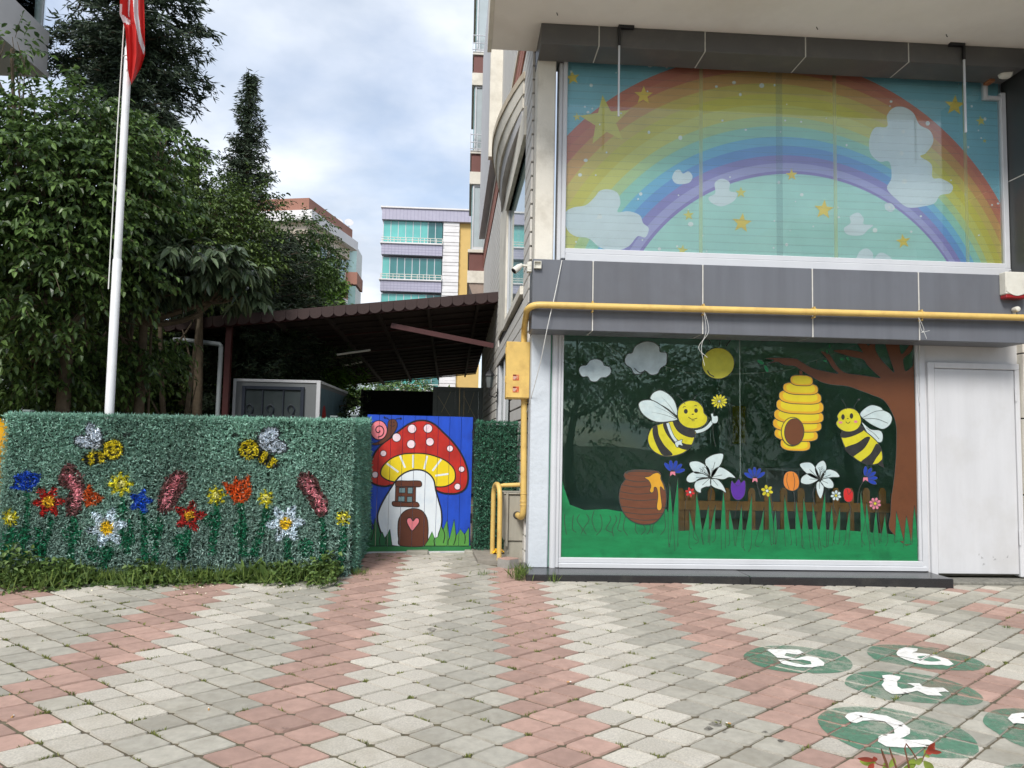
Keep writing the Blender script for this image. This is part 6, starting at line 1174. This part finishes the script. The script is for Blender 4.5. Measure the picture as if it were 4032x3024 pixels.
# undergrowth behind the fence, a dark mass of leaves
n = 9000; P = np.c_[RNG.uniform(-11, -5.1, n), RNG.uniform(10.8, 18.5, n), RNG.random(n)**1.3*2.6+.4]; P[::3, 0] += 4.5; P[::3, 1] += 14.5; P[:, 2] *= 1.15; V, F_ = simple_leaves(P, rand_unit(n)*.6+[0, 0, .2], .16, .08)
link('undergrowth', fast_mesh('undergrowth', V, F_, lm3), kind='stuff', label='dark undergrowth of shrubs behind the hedge fence')
def conifer(label, base, apex_z, prof, n_br, mat, spray=.17, droop=.35, seed=1, dens=1.0, grp='conifers behind the fence', tilt=(0, 0)):
    rg = np.random.default_rng(seed); t = empty('conifer_tree', base, label, 'tree', grp); mb = MB(); H = apex_z-base[2]
    ax = lambda h: np.array([base[0]+tilt[0]*h, base[1]+tilt[1]*h, base[2]+h])
    mb.tube([tuple(ax(H*i/8)) for i in range(9)], [.16*(1-i/8)**.8*H/9+.012 for i in range(9)], m_bark, 8)
    Ps, Ds = [], []
    for b in range(n_br):
        f = rg.random()**.8; R = np.interp(f, [p[0] for p in prof], [p[1] for p in prof])*rg.uniform(.5, 1.35)
        if R < .04: R = .04
        a = rg.uniform(0, 2*math.pi); o = ax(H*f); d = np.array([math.cos(a), math.sin(a), 0]); rise = rg.uniform(-.1, .35) if f < .85 else .6
        m = 7; br = []
        for i in range(m+1):
            q = i/m; br.append(o+d*R*q+np.array([0, 0, R*(rise*q-droop*q*q)+.12*R*max(0, q-.7)]))
        if R > .25: mb.tube([tuple(p) for p in br], [.022*R**.5*(1-.85*i/m)+.003 for i in range(m+1)], m_bark, 4, False)
        ns_ = max(8, int(46*R*dens)); q = rg.random(ns_)**.7; pos = np.array([[np.interp(x, np.arange(m+1)/m, [p[c] for p in br]) for c in range(3)] for x in q])
        pos += rg.normal(0, .035+.03*R, (ns_, 3)); sd = np.cross(d, [0, 0, 1]); sgn = rg.choice([-1, 1], ns_)[:, None]
        dr = d*.7+sd*sgn*rg.uniform(.3, 1.0, (ns_, 1))+np.array([0, 0, -.35])*rg.uniform(0, 1.6, (ns_, 1)); Ps.append(pos); Ds.append(dr)
    mb.build('trunk', t, fix=False); Ps = np.concatenate(Ps); Ds = np.concatenate(Ds)
    Ps2 = np.repeat(Ps, 3, 0)+RNG.normal(0, .03, (len(Ps)*3, 3)); Ds2 = np.repeat(Ds, 3, 0)
    V, F_ = simple_leaves(Ps2, Ds2, spray, spray*.22); link('crown', fast_mesh('crown', V, F_, mat), t); return t
A = DP(235, 895, 17.0); conifer('huge dark conifer behind the flag', (A[0], 17, .35), 14.6, [(0, 1.4), (.25, 1.5), (.5, 1.1), (.6, 1.05), (.68, 1.5), (.78, 1.45), (.88, 1.0), (1, .1)], 430, lm5, .20, .25, 3, 1.2)
B2 = DP(541, 165, 15.4); A = B2; conifer('slim pointed conifer standing against the sky', (A[0], 15.4, .4), float(B2[2]), [(0, 1.2), (.35, 1.3), (.5, 1.1), (.6, .72), (.75, .42), (.9, .18), (1, .04)], 460, lm5, .12, .0, 5, 1.4, tilt=(0, 0))
B2 = DP(610, 520, 16.4); A = B2; conifer('broad low conifer overlapping the brown building', (A[0], 16.4, .4), float(B2[2]), [(0, 1.9), (.5, 1.6), (.8, 1.0), (1, .2)], 260, lm6, .15, .1, 8)
B2 = DP(432, 318, 18.5); A = B2; conifer('feathery dark conifer beyond the mid green tree', (A[0], 18.5, .4), float(B2[2]), [(0, 1.4), (.5, 1.1), (.8, .6), (1, .15)], 220, lm5, .17, .2, 9)
B2 = DP(716, 588, 21); A = B2; conifer('bright green thuja rising above the canopy roof', (A[0], 21, .4), float(B2[2]), [(0, .9), (.6, .7), (.85, .35), (1, .03)], 260, leaf_mat('thuja', (92, 134, 52), (128, 164, 70), .6, .2), .22, -.5, 12)
A = DP(880, 895, 33); broadleaf('yard_tree', 'small pale tree seen through the back of the canopy yard', (A[0], 33, .4), DP(865, 860, 33), [CL(830, 850, 33, 1.3, .6), CL(880, 835, 33, 1.0, .5), CL(780, 852, 33, 1.2, .5)], 500, 7, .16, .08, .07, .4, lm1, .1, twigs=False)
# ------------------------------------------------------------------ background buildings
m_lil = M('lilac_tile', (170, 168, 186), .6, .05, 3); m_lil2 = M('lilac_tile_dark', (142, 140, 164), .6, .05, 3); m_wst = M('white_stone', (222, 220, 220), .8, .1, 1.2, bump=.6, bscale=3); m_ochre = M('ochre_wall', (204, 172, 106), .8, .05, 2); m_teal = M('teal_glass', (98, 178, 172), .08, .12, .6, spec=.8); m_teald = M('teal_glass_dark', (56, 116, 116), .08, .2, .5, spec=.8); m_bw = M('far_white', (222, 220, 220), .8, .05, 1)
YP = 60.0; t = empty('apartment_block', (-3, YP, .4), 'lilac-tiled apartment block with teal glazed balconies', 'building')
def px_(u): return PY(u*D, 560*D, YP)[0]
def pz(v): return PY(900*D, v*D, YP)[2]
mb = MB(); mb.box(px_(824)+.1, px_(1040), YP+.6, YP+14, .4, pz(456), m_bw); mb.build('wall', t)
mb = MB(); mb.box(px_(956), px_(991), YP-.1, YP+.59, .4, pz(472), m_wst); mb.build('stone_pier', t)
for k in range(70):
    z = .6+k*.27
    if z+.2 > pz(474): break
    mb = MB(); mb.box(px_(956)+.02*(k % 2), px_(991)-.02*(k % 2), YP-.13-.03*(k % 3), YP-.1005, z, z+.24, m_wst); mb.build('stone_course', t)
mb = MB(); mb.box(px_(991)+.001, px_(1040), YP+.1, YP+.59, .4, pz(470), m_ochre); mb.build('ochre_wall', t)
mb = MB(); mb.box(px_(823), px_(1040), YP-.3, YP+.595, pz(478), pz(454), m_lil); pr = mb.build('parapet', t)
mb = MB(); mb.box(px_(823)-.1, px_(1040), YP-.4, YP+.6, pz(4535/10.)-0, pz(4505/10.), m_bw); mb.build('coping', t)
for k in range(1, 28): x = px_(823)+(px_(1040)-px_(823))*k/28; mb = MB(); mb.box(x-.012, x+.012, YP-.308, YP-.3005, pz(478), pz(454), m_lil2); mb.build('tile_joint', pr)
for s_ in range(9):
    dv = s_*78.6; v0, v1, v2 = 479+dv, 528+dv, 553+dv
    if pz(v1) < .5: break
    mb = MB(); mb.box(px_(824), px_(955), YP-.3, YP+.595, pz(v2), pz(v1+2), m_lil); sp = mb.build('spandrel', t)
    for k in range(1, 18): x = px_(824)+(px_(955)-px_(824))*k/18; mb = MB(); mb.box(x-.012, x+.012, YP-.308, YP-.3005, pz(v2), pz(v1+2), m_lil2); mb.build('tile_joint', sp)
    for k in range(1, 4): z = pz(v2)+(pz(v1+2)-pz(v2))*k/4; mb = MB(); mb.box(px_(824), px_(955), YP-.307, YP-.3006, z-.012, z+.012, m_lil2); mb.build('tile_joint', sp)
    mb = MB(); mb.box(px_(823)-.08, px_(955), YP-.42, YP+.59, pz(v1+1.8), pz(v1-1), m_bw); mb.build('slab_edge', t)
    for k in range(8):
        xa, xb = px_(826)+(px_(955)-px_(826))*k/8, px_(826)+(px_(955)-px_(826))*(k+1)/8; mb = MB(); mb.box(xa+.03, xb-.03, YP+.02, YP+.05, pz(v1-1), pz(v0), m_teal if (s_ != 1 and k < 6) or (s_ == 1 and k < 1) else m_teald); mb.build('balcony_pane', t)
        mb = MB(); mb.box(xa-.025, xa+.025, YP, YP+.06, pz(v1-1), pz(v0), m_alu); mb.build('mullion', t)
    for k in range(11): x = px_(825)+(px_(955)-px_(825))*k/10; mb = MB(); mb.tube([(x, YP-.36, pz(v1-1)), (x, YP-.36, pz(v1-11))], .03, m_pvc, 5); mb.build('railing_post', t)
    for q_ in (6, 11): mb = MB(); mb.tube([(px_(823), YP-.36, pz(v1-q_)), (px_(955), YP-.36, pz(v1-q_))], .03, m_pvc, 5); mb.build('railing_bar', t)
# brown-topped white block
m_brr = M('brown_parapet', (150, 106, 90), .75, .06, 2); m_pinkw = M('pink_panel', (186, 120, 120), .75, .06, 2)
t = empty('brown_topped_block', (-9, 41, .4), 'white apartment block with brown parapet behind the slim conifer', 'building')
c0_, c1_ = np.array([-8.6, 40.0]), np.array([-7.25, 45.8]); sdv = (c1_-c0_)/np.linalg.norm(c1_-c0_); fdv = np.array([-sdv[1], sdv[0]])
def blk(a, b, c, d, z0, z1, mat, nm, par):      # along side a..b, depth c..d (towards the left)
    q = [c0_+sdv*a+fdv*c, c0_+sdv*b+fdv*c, c0_+sdv*b+fdv*d, c0_+sdv*a+fdv*d]; mb = MB(); mb.hexa([(p[0], p[1], z0) for p in q]+[(p[0], p[1], z1) for p in q], mat); return mb.build(nm, par)
LS = float(np.linalg.norm(c1_-c0_)); ZT = 14.25
m_beige = M('beige_wall', (206, 194, 178), .8, .06, 1); blk(.25, LS, .25, 7.5, .4, ZT-1.9, m_beige, 'wall', t); blk(0, LS+.2, 0, 7.8, ZT-.75, ZT, m_brr, 'parapet', t); blk(-.35, LS+.3, -.35, 8, ZT-1.3, ZT-.751, m_bw, 'cornice', t)
blk(.05, LS, .05, 7.6, ZT-1.899, ZT-1.301, m_beige, 'frieze', t)
for s_ in range(4):
    zt = ZT-2.1-s_*2.9
    for k in range(4):
        a = .8+k*1.35; w = blk(a, a+.8, .18, .249, zt-1.7, zt, m_pane, 'window', t); blk(a-.06, a+.86, .16, .24, zt-1.78, zt-1.71, m_alu, 'window_sill', w)
    for k in range(3):
        c = .9+k*2.2; w = blk(.18, .249, c, c+1.2, zt-1.7, zt, m_pane, 'window', t); blk(.15, .24, c-.06, c+1.26, zt-1.78, zt-1.71, m_alu, 'window_sill', w); blk(.2, .2495, c+1.25, c+1.6, zt-1.9, zt, m_pinkw, 'wall_panel', t)
    blk(2.0, 4.6, -.5, .155, zt-2.75, zt-2.55, m_bw, 'balcony_slab', t); blk(2.0, 4.6, -.5, -.44, zt-2.549, zt-1.75, m_brr, 'balcony_front', t)
t2 = empty('stepped_block', (-7.5, 52, .4), 'grey and brown apartment block with satellite dishes on its roof', 'building')
def b2(x0, x1, y0, y1, z0, z1, m, nm, par=None): mb = MB(); mb.box(x0, x1, y0, y1, z0, z1, m); return mb.build(nm, par or t2)
zt = PY(700*D, 490*D, 54)[2]; xa, xb = PY(672*D, 500*D, 54)[0], PY(740*D, 500*D, 54)[0]
b2(xa-3, xb-.5, 54, 62, .4, zt-3.2, m_greyw, 'wall'); b2(xa-3, xb-.5, 54, 62, zt-3.1995, zt-.3, m_brr, 'brown_storey'); b2(xa-3.2, xb+.1, 53.8, 62.2, zt-.2995, zt, m_brr, 'roof_edge')
for k in range(40):
    z = 1+k*.42
    if z > zt-.6: break
    b2(xb-.499, xb-.499+.35+.12*(k % 2), 53.95, 54.4, z, z+.38, m_wst, 'quoin')
for s_ in range(4): b2(xb+.0, xb+1.0, 55, 58, 4+s_*2.9, 4.9+s_*2.9, m_brr, 'balcony'); b2(xb+.0, xb+.9, 55.1, 57.9, 4.91+s_*2.9, 6.8+s_*2.9, m_pane, 'balcony_glass')
for k in range(4): mb = MB(); x = xa+.3+k*.75; mb.lathe((x, 54.6, zt+.5), [(.02, 0), (.2, .05), (.32, .11)], m_greyw, (.3, -1, .5), 16); mb.tube([(x, 54.7, zt), (x, 54.7, zt+.5)], .03, m_alu, 5); mb.build('satellite_dish', t2)
for s_ in range(4):
    for k in range(2): b2(xa-2.2+k*1.6, xa-1.2+k*1.6, 53.97, 53.999, 3.2+s_*2.9, 4.9+s_*2.9, m_pane, 'window')
# pale balcony block top left
t = empty('balcony_building', (-11, 12, .35), 'pale building with glass-railed balcony beside the huge conifer', 'building')
def b3(x0, x1, y0, y1, z0, z1, m, nm): mb = MB(); mb.box(x0, x1, y0, y1, z0, z1, m); return mb.build(nm, t)
m_bal = M('balcony_grey', (212, 208, 206), .85, .05, 2)
b3(-15, -10.6, 2, 17, .3, 13, m_cream, 'wall'); b3(-10.599, -9.05, 4, 16.1, 9.2, 10.05, m_bal, 'balcony_front'); b3(-10.599, -9.02, 3.98, 16.13, 9.08, 9.199, m_bal, 'balcony_slab'); b3(-9.13, -9.10, 4, 16, 10.051, 10.95, m_glass2, 'glass_railing')
for y in (6, 8, 10, 12, 14, 15.9): b3(-9.14, -9.09, y-.03, y+.03, 10.0505, 11.0, m_alu, 'railing_post')
b3(-9.15, -9.08, 4, 16.05, 11.001, 11.05, m_alu, 'handrail')
for k in range(3): b3(-10.598, -10.57, 5+3.6*k, 7.4+3.6*k, 10.3, 12.4, m_pane, 'window'); b3(-10.598, -10.57, 5+3.6*k, 7.4+3.6*k, 6.3, 8.4, m_pane, 'window')
lm4s = leaf_mat('street_leaf', (78, 104, 58), (136, 156, 92), .5, .35)
# ------------------------------------------------------------------ street side behind the camera (mirrored in the shop window)
for x, y, h, lab in ((-1.5, -7.5, 7.5, 'street tree opposite the gate'), (3.4, -8.5, 8.5, 'tall street tree opposite the shop window'), (8.2, -9.2, 8.0, 'street tree opposite the painted bees'), (13.0, -9.6, 6.5, 'smaller street tree opposite the white door'), (17.5, -10.5, 7.0, 'street tree opposite the pale cladding right of the door'), (-6.5, -9.0, 7.0, 'street tree opposite the flower fence')):
    broadleaf('street_tree', lab, (x, y, -.15), (x, y, 2.4), [(x, y, h*.62, 2.1, 1.7, h*.3), (x+1.4, y+.3, h*.42, 1.5, 1.2, 1.3), (x-1.3, y, h*.42, 1.5, 1.2, 1.3), (x, y, 1.0, 2.3, .8, .9)], 1000, 8, .17, .09, .08, .4, lm4s, .14, shell=.2, twigs=False, grp=None)
t = empty('street_block', (26, -24, -.15), 'pale apartment block across the street', 'building')
def b4(x0, x1, y0, y1, z0, z1, m, nm): mb = MB(); mb.box(x0, x1, y0, y1, z0, z1, m); return mb.build(nm, t)
b4(17, 37, -34, -24, -.2, 14, m_bw, 'wall')
for s_ in range(4):
    for k in range(6): b4(18+k*3.2, 19.6+k*3.2, -23.999, -23.95, 1.2+s_*3.2, 2.9+s_*3.2, m_pane, 'window')
    b4(17, 37, -24.0+.0005, -23.2, 3.6+s_*3.2, 3.8+s_*3.2, m_bw, 'balcony_slab')
# ------------------------------------------------------------------ weeds, moss, litter, foreground shoot
wl = leaf_mat('weed_leaf', (70, 96, 50), (106, 130, 68), .5, .3); wg = leaf_mat('grass_blade', (84, 112, 54), (124, 142, 74), .5, .3)
def along_fence(n, sp=.16, zmax=.34):
    s_ = RNG.uniform(-.1, .97, n)*np.hypot(*(FENCE_B-FENCE_A)); dr = (FENCE_B-FENCE_A)/np.hypot(*(FENCE_B-FENCE_A)); nr = np.array([dr[1], -dr[0]])
    hmod = np.clip(.42+.34*np.sin(s_*2.1+1.0)+.28*np.sin(s_*5.3+.4)+.22*np.sin(s_*11.7), .08, 1.2); h = zmax*hmod*RNG.uniform(.4, 1.15, n); f = RNG.random(n); o = RNG.random(n)**.9*sp*(1.25-.85*f)*(.5+.6*hmod)+.04
    x = FENCE_A[0]+dr[0]*s_+nr[0]*o; y = FENCE_A[1]+dr[1]*s_+nr[1]*o; return np.c_[x, y, GX*x+GY*y+f*h]
P = along_fence(1700, .40, .27); V1, F1 = twig_leaves(P, rand_unit(1700)*[1, 1, .4]+[0, -.3, .3], 3, .05, .036, .018, .2)
link('weeds', fast_mesh('weeds', V1, F1, wl), kind='stuff', label='low leafy weeds growing along the foot of the hedge fence')
P = along_fence(1700, .50, .08); V1, F1 = blades(P, np.tile([0, -.3, 1.0], (len(P), 1)), .13, .006, .35, .4); link('grass', fast_mesh('grass', V1, F1, wg), kind='stuff', label='thin grass along the foot of the hedge fence')
for fx, sc, lab in ((.13, .9, 'tall leafy weed with long upright leaves against the flower fence'), (.70, 1.1, 'broad-leaved dock weed at the foot of the flower fence'), (.755, .9, 'broad-leaved dock weed leaning onto the pavers')):
    c = FENCE_A+(FENCE_B-FENCE_A)*fx; nr = np.array([.13, -.99]); c = c+nr*.2; n = 11; P = np.tile([c[0], c[1], gz(*c)+.02], (n, 1))+RNG.normal(0, .02, (n, 3)); a = RNG.uniform(0, 6.28, n); dd = np.c_[np.cos(a)*.5, np.sin(a)*.5-.25, RNG.uniform(.4, 1.1, n)]
    t = empty('dock_weed', (c[0], c[1], gz(*c)), lab, 'weed', 'broad weeds at the fence foot'); dd /= np.linalg.norm(dd, axis=1)[:, None]; V, F_ = twig_leaves(P, dd, 1, .24*sc, .065*sc, .03, .25); link('leaves', fast_mesh('leaves', V, F_, wl), t)
# strip of washed-out soil at the fence foot
ds = MB(); dr_ = (FENCE_B-FENCE_A)/np.hypot(*(FENCE_B-FENCE_A)); nr_ = np.array([dr_[1], -dr_[0]]); Lf_ = np.hypot(*(FENCE_B-FENCE_A)); ns_ = 90; up_, lo_ = [], []
for i in range(ns_+1):
    c = FENCE_A+dr_*(Lf_*(-.25+1.22*i/ns_)); w_ = .20+.09*math.sin(i*.31)+.05*math.sin(i*.9+1)+RNG.uniform(-.02, .03)
    for lst, o_ in ((up_, 0.0), (lo_, max(.05, w_))): q_ = c+nr_*o_; lst.append((q_[0], q_[1], gz(*q_)+(.006 if o_ == 0 else .0035)))
ds.add(up_+lo_, [(i, i+1, ns_+2+i, ns_+1+i) for i in range(ns_)], M('foot_soil', (104, 94, 74), .95, .35, 18, bump=.9, bscale=60, stain=(92, 100, 60), sscale=5, samt=.7)); ds.build('soil_strip', fix=False, kind='structure')
# moss and grass in the joints: denser at the left
pts = []
rj = random.Random(31)
for x, y, mw in PAVERS:
    u, v, z = project((x, y, gz(x, y)))
    if z < .5 or not (-100 < u < W_+100): continue
    pr = .34 if x < -1.2 else (.20 if x < 1.4 else .05)
    if y > 6.3: pr *= 1.5
    for e0, e1 in (((1, 0), (0, 1)), ((-1, 0), (0, 1))):
        if rj.random() < pr:
            m_ = rj.randint(3, 9); c = rj.random(); 
            for k in range(m_):
                q = min(1, max(0, c+rj.uniform(-.22, .22))); pts.append((x+LA*(e0[0]*(1-q)+e1[0]*q)+rj.uniform(-.004, .004), y+LB*(e0[1]*(1-q)+e1[1]*q)+rj.uniform(-.004, .004)))
pts = np.array(pts); P = np.c_[pts, GX*pts[:, 0]+GY*pts[:, 1]-.010]; P = np.repeat(P, 4, 0)+RNG.normal(0, .004, (len(P)*4, 3))*[1, 1, 0]
V, F_ = blades(P, np.tile([0, 0, 1.0], (len(P), 1)), .022, .0055, .5, .3); link('joint_moss', fast_mesh('joint_moss', V, F_, leaf_mat('moss', (98, 112, 58), (134, 136, 72), .7, .2)), kind='stuff', label='moss and seedlings in the paver joints')
def tuft(x, y, n, ln, sp, lab, grp=None):
    P = np.c_[RNG.normal(x, sp, n), RNG.normal(y, sp, n), np.zeros(n)]; P[:, 2] = GX*P[:, 0]+GY*P[:, 1]-.01; V, F_ = blades(P, np.tile([0, 0, 1.0], (n, 1)), ln, .005, .22, .35); t = empty('grass_tuft', (x, y, gz(x, y)), lab, 'grass', grp); link('blades', fast_mesh('blades', V, F_, wg), t)
tuft(.57, 7.62, 60, .11, .045, 'long grass tuft between the utility cabinet and black ledge'); tuft(.54, 7.35, 90, .12, .05, 'grass tuft at the outer corner of the black ledge'); tuft(.86, 7.22, 22, .10, .03, 'thin grass growing under the black ledge front'); tuft(-1.0, 7.42, 60, .08, .05, 'small green weed at the hedge fence corner'); tuft(.20, 7.5, 30, .05, .05, 'small grass tuft in the joint before the loose pink block', ); tuft(4.35, 5.9, 24, .03, .02, 'little green weed between pale pavers beyond the number six')
# loose block, concrete kerb, wrapper
cs = PG(1098*D, 1228*D); t = empty('loose_paver', (cs[0], cs[1], gz(cs[0], cs[1])), 'loose upturned paver with pink top beside the utility cabinet', 'paving block')
o = [(x*.80, y*.85) for x, y in paver_outline(.95)]; z0 = gz(cs[0], cs[1]); nO = len(o); bx, by = cs[0], cs[1]+.08
mb = MB(); mb.add([(bx+x, by+y, z0) for x, y in o]+[(bx+x, by+y, z0+.085) for x, y in o], [(i, (i+1) % nO, nO+(i+1) % nO, nO+i) for i in range(nO)], M('raw_concrete', (150, 148, 142), .95, .12, 20, bump=.6, bscale=90)); mb.build('body', t)
mb = MB(); mb.add([(bx+x, by+y, z0+.0855) for x, y in o]+[(bx+x*.97, by+y*.97, z0+.094) for x, y in o], [(i, (i+1) % nO, nO+(i+1) % nO, nO+i) for i in range(nO)]+[tuple(nO+i for i in range(nO))], m_pink); mb.build('pink_face', t)
mb = MB(); m_kerb = M('kerb_concrete', (140, 134, 124), .95, .15, 12, bump=.6, bscale=60, stain=(100, 94, 84), sscale=4)
q = [(0.16, 8.02), (.62, 7.98), (.62, 8.7), (.10, 8.66)]; mb.hexa([(x, y, gz(x, y)-.04) for x, y in q]+[(x, y, gz(x, y)+.035) for x, y in q], m_kerb); o = mb.build('concrete_pad'); tag(o, 'rough concrete pad under the yellow hoop and utility cabinet', 'pad')
for xa_, lab in ((-.62, 'grey paver stepping stone under the middle of the gate'), (.02, 'grey paver stepping stone under the hinge end of the gate')):
    mb = MB(); y_ = 8.47+(xa_+1.09)*.14; mb.bbox(xa_, xa_+.24, y_-.08, y_+.1, gz(xa_, y_)-.03, gz(xa_, y_)+.03, m_gray, .008); o = mb.build('stepping_block'); tag(o, lab, 'paving block')
m_wr = M('wrapper_print', (236, 190, 40), .3, .3, 30, stain=(214, 60, 40), sscale=22, samt=.9); P0 = PG(1068*D, 1204*D); n1 = 9; vv = []
for j in range(n1):
    for i in range(n1): vv.append((P0[0]-.02+.13*i/(n1-1)+rj.uniform(-.008, .008), P0[1]-.02+.09*j/(n1-1)+rj.uniform(-.008, .008), gz(P0[0], P0[1])+.045+rj.uniform(0, .05)*(1 if 1 < i < 7 else .4)))
mb = MB(); mb.add(vv, [(j*n1+i, j*n1+i+1, (j+1)*n1+i+1, (j+1)*n1+i) for j in range(n1-1) for i in range(n1-1)], m_wr); o = mb.build('snack_wrapper', fix=False); tag(o, 'crumpled yellow and red snack wrapper under the hoop', 'wrapper')
m_but = M('cigarette_filter', (196, 150, 92), .8); m_pap = M('cigarette_paper', (228, 226, 220), .8)
for (u, v), lab in (((822, 2800), 'cigarette butt on a grey paver left of the pink band'), ((2232, 2690), 'cigarette butt at the joint of a pink paver'), ((2878, 2855), 'cigarette butt on grey pavers before the number two'), ((45, 2830), 'cigarette butt on a pink paver near the weeds')):
    P = PG(u, v); a = rj.uniform(0, 3.14); d = Vector((math.cos(a), math.sin(a), 0)); p0 = Vector((P[0], P[1], gz(P[0], P[1])+.007)); t = empty('cigarette_butt', tuple(p0), lab, 'litter', 'cigarette butts on the pavers')
    mb = MB(); mb.tube([p0, p0+d*.016], .004, m_but, 7); mb.build('filter', t); mb = MB(); mb.tube([p0+d*.0162, p0+d*.027], .0038, m_pap, 7); mb.build('stub', t)
# small pale petals along the weeds
n = 60; P = along_fence(n, .5, .0); P[:, 1] -= RNG.uniform(.1, .5, n); P[:, 2] = GX*P[:, 0]+GY*P[:, 1]+.004; V, F_ = simple_leaves(P, rand_unit(n)*[1, 1, .05], .022, .016); link('fallen_petals', fast_mesh('fallen_petals', V, F_, M('petal', (222, 214, 190), .8, island=.2)), kind='stuff', label='pale fallen petals before the hedge fence')
# yellow play structure and iron fence at the left edge
t = empty('yellow_slide', (-4.9, 8.6, .33), 'yellow rounded plastic play slide beyond the flower fence', 'slide'); m_yl = M('slide_yellow', (222, 164, 24), .35, .06, 4)
Pa, Pb, Pc = DP(-2, 945, 8.6), DP(-6, 990, 8.4), DP(-10, 1040, 8.4)
mb = MB(); mb.tube([tuple(p) for p in catmull([(Pa[0]-.9, 8.7, Pa[2]+.1), (Pa[0]-.1, 8.6, Pa[2]+.02), (Pa[0]-.05, 8.5, Pa[2]-.25), (Pa[0]-.5, 8.5, Pa[2]-.55)], False, 6)], .21, m_yl, 18); mb.build('upper_tube', t)
mb = MB(); mb.tube([tuple(p) for p in catmull([(Pb[0]-.7, 8.35, Pb[2]-.05), (Pb[0]-.12, 8.35, Pb[2]-.1), (Pb[0]-.10, 8.3, Pb[2]-.5), (Pb[0]-.4, 8.3, .42)], False, 6)], .20, m_yl, 18); mb.build('lower_tube', t)
t = empty('iron_railing', (-4.4, 7.6, .3), 'black scrolled iron railing before the yellow slide', 'railing')
yR = 7.7; xr = DP(15, 1040, yR)[0]; zr1, zr2 = DP(8, 1040, yR)[2], DP(5, 1150, yR)[2]
for z in (zr1, zr2, .45): mb = MB(); mb.box(xr-2.2, xr, yR, yR+.02, z, z+.03, m_steel); mb.build('rail', t)
for k in range(7): x = xr-.03-.33*k; mb = MB(); mb.box(x-.01, x+.01, yR+.001, yR+.019, .3, zr1+.16, m_steel); mb.tube([tuple(p) for p in catmull([(x-.05, yR+.01, zr1+.02), (x-.12, yR+.01, zr1-.15), (x-.2, yR+.01, zr1-.2), (x-.24, yR+.01, zr1-.1), (x-.17, yR+.01, zr1-.06)], False, 5)], .008, m_steel, 5); mb.tube([tuple(p) for p in catmull([(x+.0, yR+.01, zr1+.05), (x-.05, yR+.01, zr1+.17), (x-.13, yR+.01, zr1+.15), (x-.1, yR+.01, zr1+.08)], False, 5)], .008, m_steel, 5); mb.build('scroll_bar', t)
# young red-tipped shoot in the right foreground
m_phr = leaf_mat('young_red_leaf', (140, 44, 48), (176, 84, 60), .35, .25); m_phg = leaf_mat('young_green_leaf', (128, 158, 62), (166, 182, 84), .35, .3)
YF = 1.75; t = empty('photinia_shrub', (1.28, YF, gz(1.28, YF)), 'young shrub shoots with green and red-tipped leaves before the number two', 'shrub')
zF = zoomer(3200, 2800, 2212/832)
def fp(x, y, dy_=0): P = PY(*zF(x, y), YF+dy_); return tuple(P)
roots = (1.30, YF+.02, gz(1.3, YF))
stems = [[roots, fp(1020, 640), fp(1130, 545), fp(1160, 480), fp(1190, 430), fp(1275, 340)], [roots, fp(820, 700), fp(790, 590), fp(690, 560), fp(640, 520)], [roots, fp(900, 680), fp(880, 590)]]
mb = MB()
for s_ in stems: q = [tuple(p) for p in catmull(s_, False, 5)]; mb.tube(q, [.0015*(1-.8*i/len(q))+.0006 for i in range(len(q))], M('shoot_stem', (112, 72, 52), .6), 6)
mb.build('stems', t)
def lf(base, tip, w, mat, nm='leaf'):
    a, b = np.array(fp(*base)), np.array(fp(*tip, rj.uniform(-.02, .02))); d = b-a; L_ = np.linalg.norm(d); d /= L_; s = np.cross(d, _f*-1+RNG.normal(0, .25, 3)); s /= np.linalg.norm(s); nn = np.cross(s, d); V = []; k = 7
    for i in range(k+1):
        q = i/k; c = a+d*L_*q-np.array([0, 0, .12*L_*q*q]); ww = w*math.sin(math.pi*min(1, q*.96+.02))**.8
        V += [c+s*ww+nn*ww*.35, c, c-s*ww+nn*ww*.35]
    F4 = [(3*i+j, 3*i+j+1, 3*i+3+j+1, 3*i+3+j) for i in range(k) for j in (0, 1)]; mb = MB(); mb.add(V, F4, mat, True); mb.build(nm, t, fix=False)
W1 = .0095
for b_, t_, m_ in (((660, 540), (490, 505), m_phg), ((650, 520), (470, 465), m_phr), ((640, 545), (575, 610), m_phr), ((650, 530), (640, 465), m_phr), ((800, 590), (850, 470), m_phg), ((790, 590), (730, 570), m_phg), ((1080, 560), (950, 575), m_phg), ((1090, 545), (1000, 520), m_phg), ((1150, 520), (1065, 505), m_phg), ((1160, 520), (1260, 610), m_phg), ((1165, 470), (1200, 420), m_phg), ((1190, 430), (1280, 365), m_phr), ((1200, 420), (1350, 410), m_phr), ((1200, 410), (1275, 310), m_phr), ((1180, 440), (1250, 400), m_phr), ((1090, 580), (1060, 680), m_phg), ((880, 600), (860, 690), m_phg)): lf(b_, t_, W1*(.7 if m_ is m_phr else 1.0), m_)
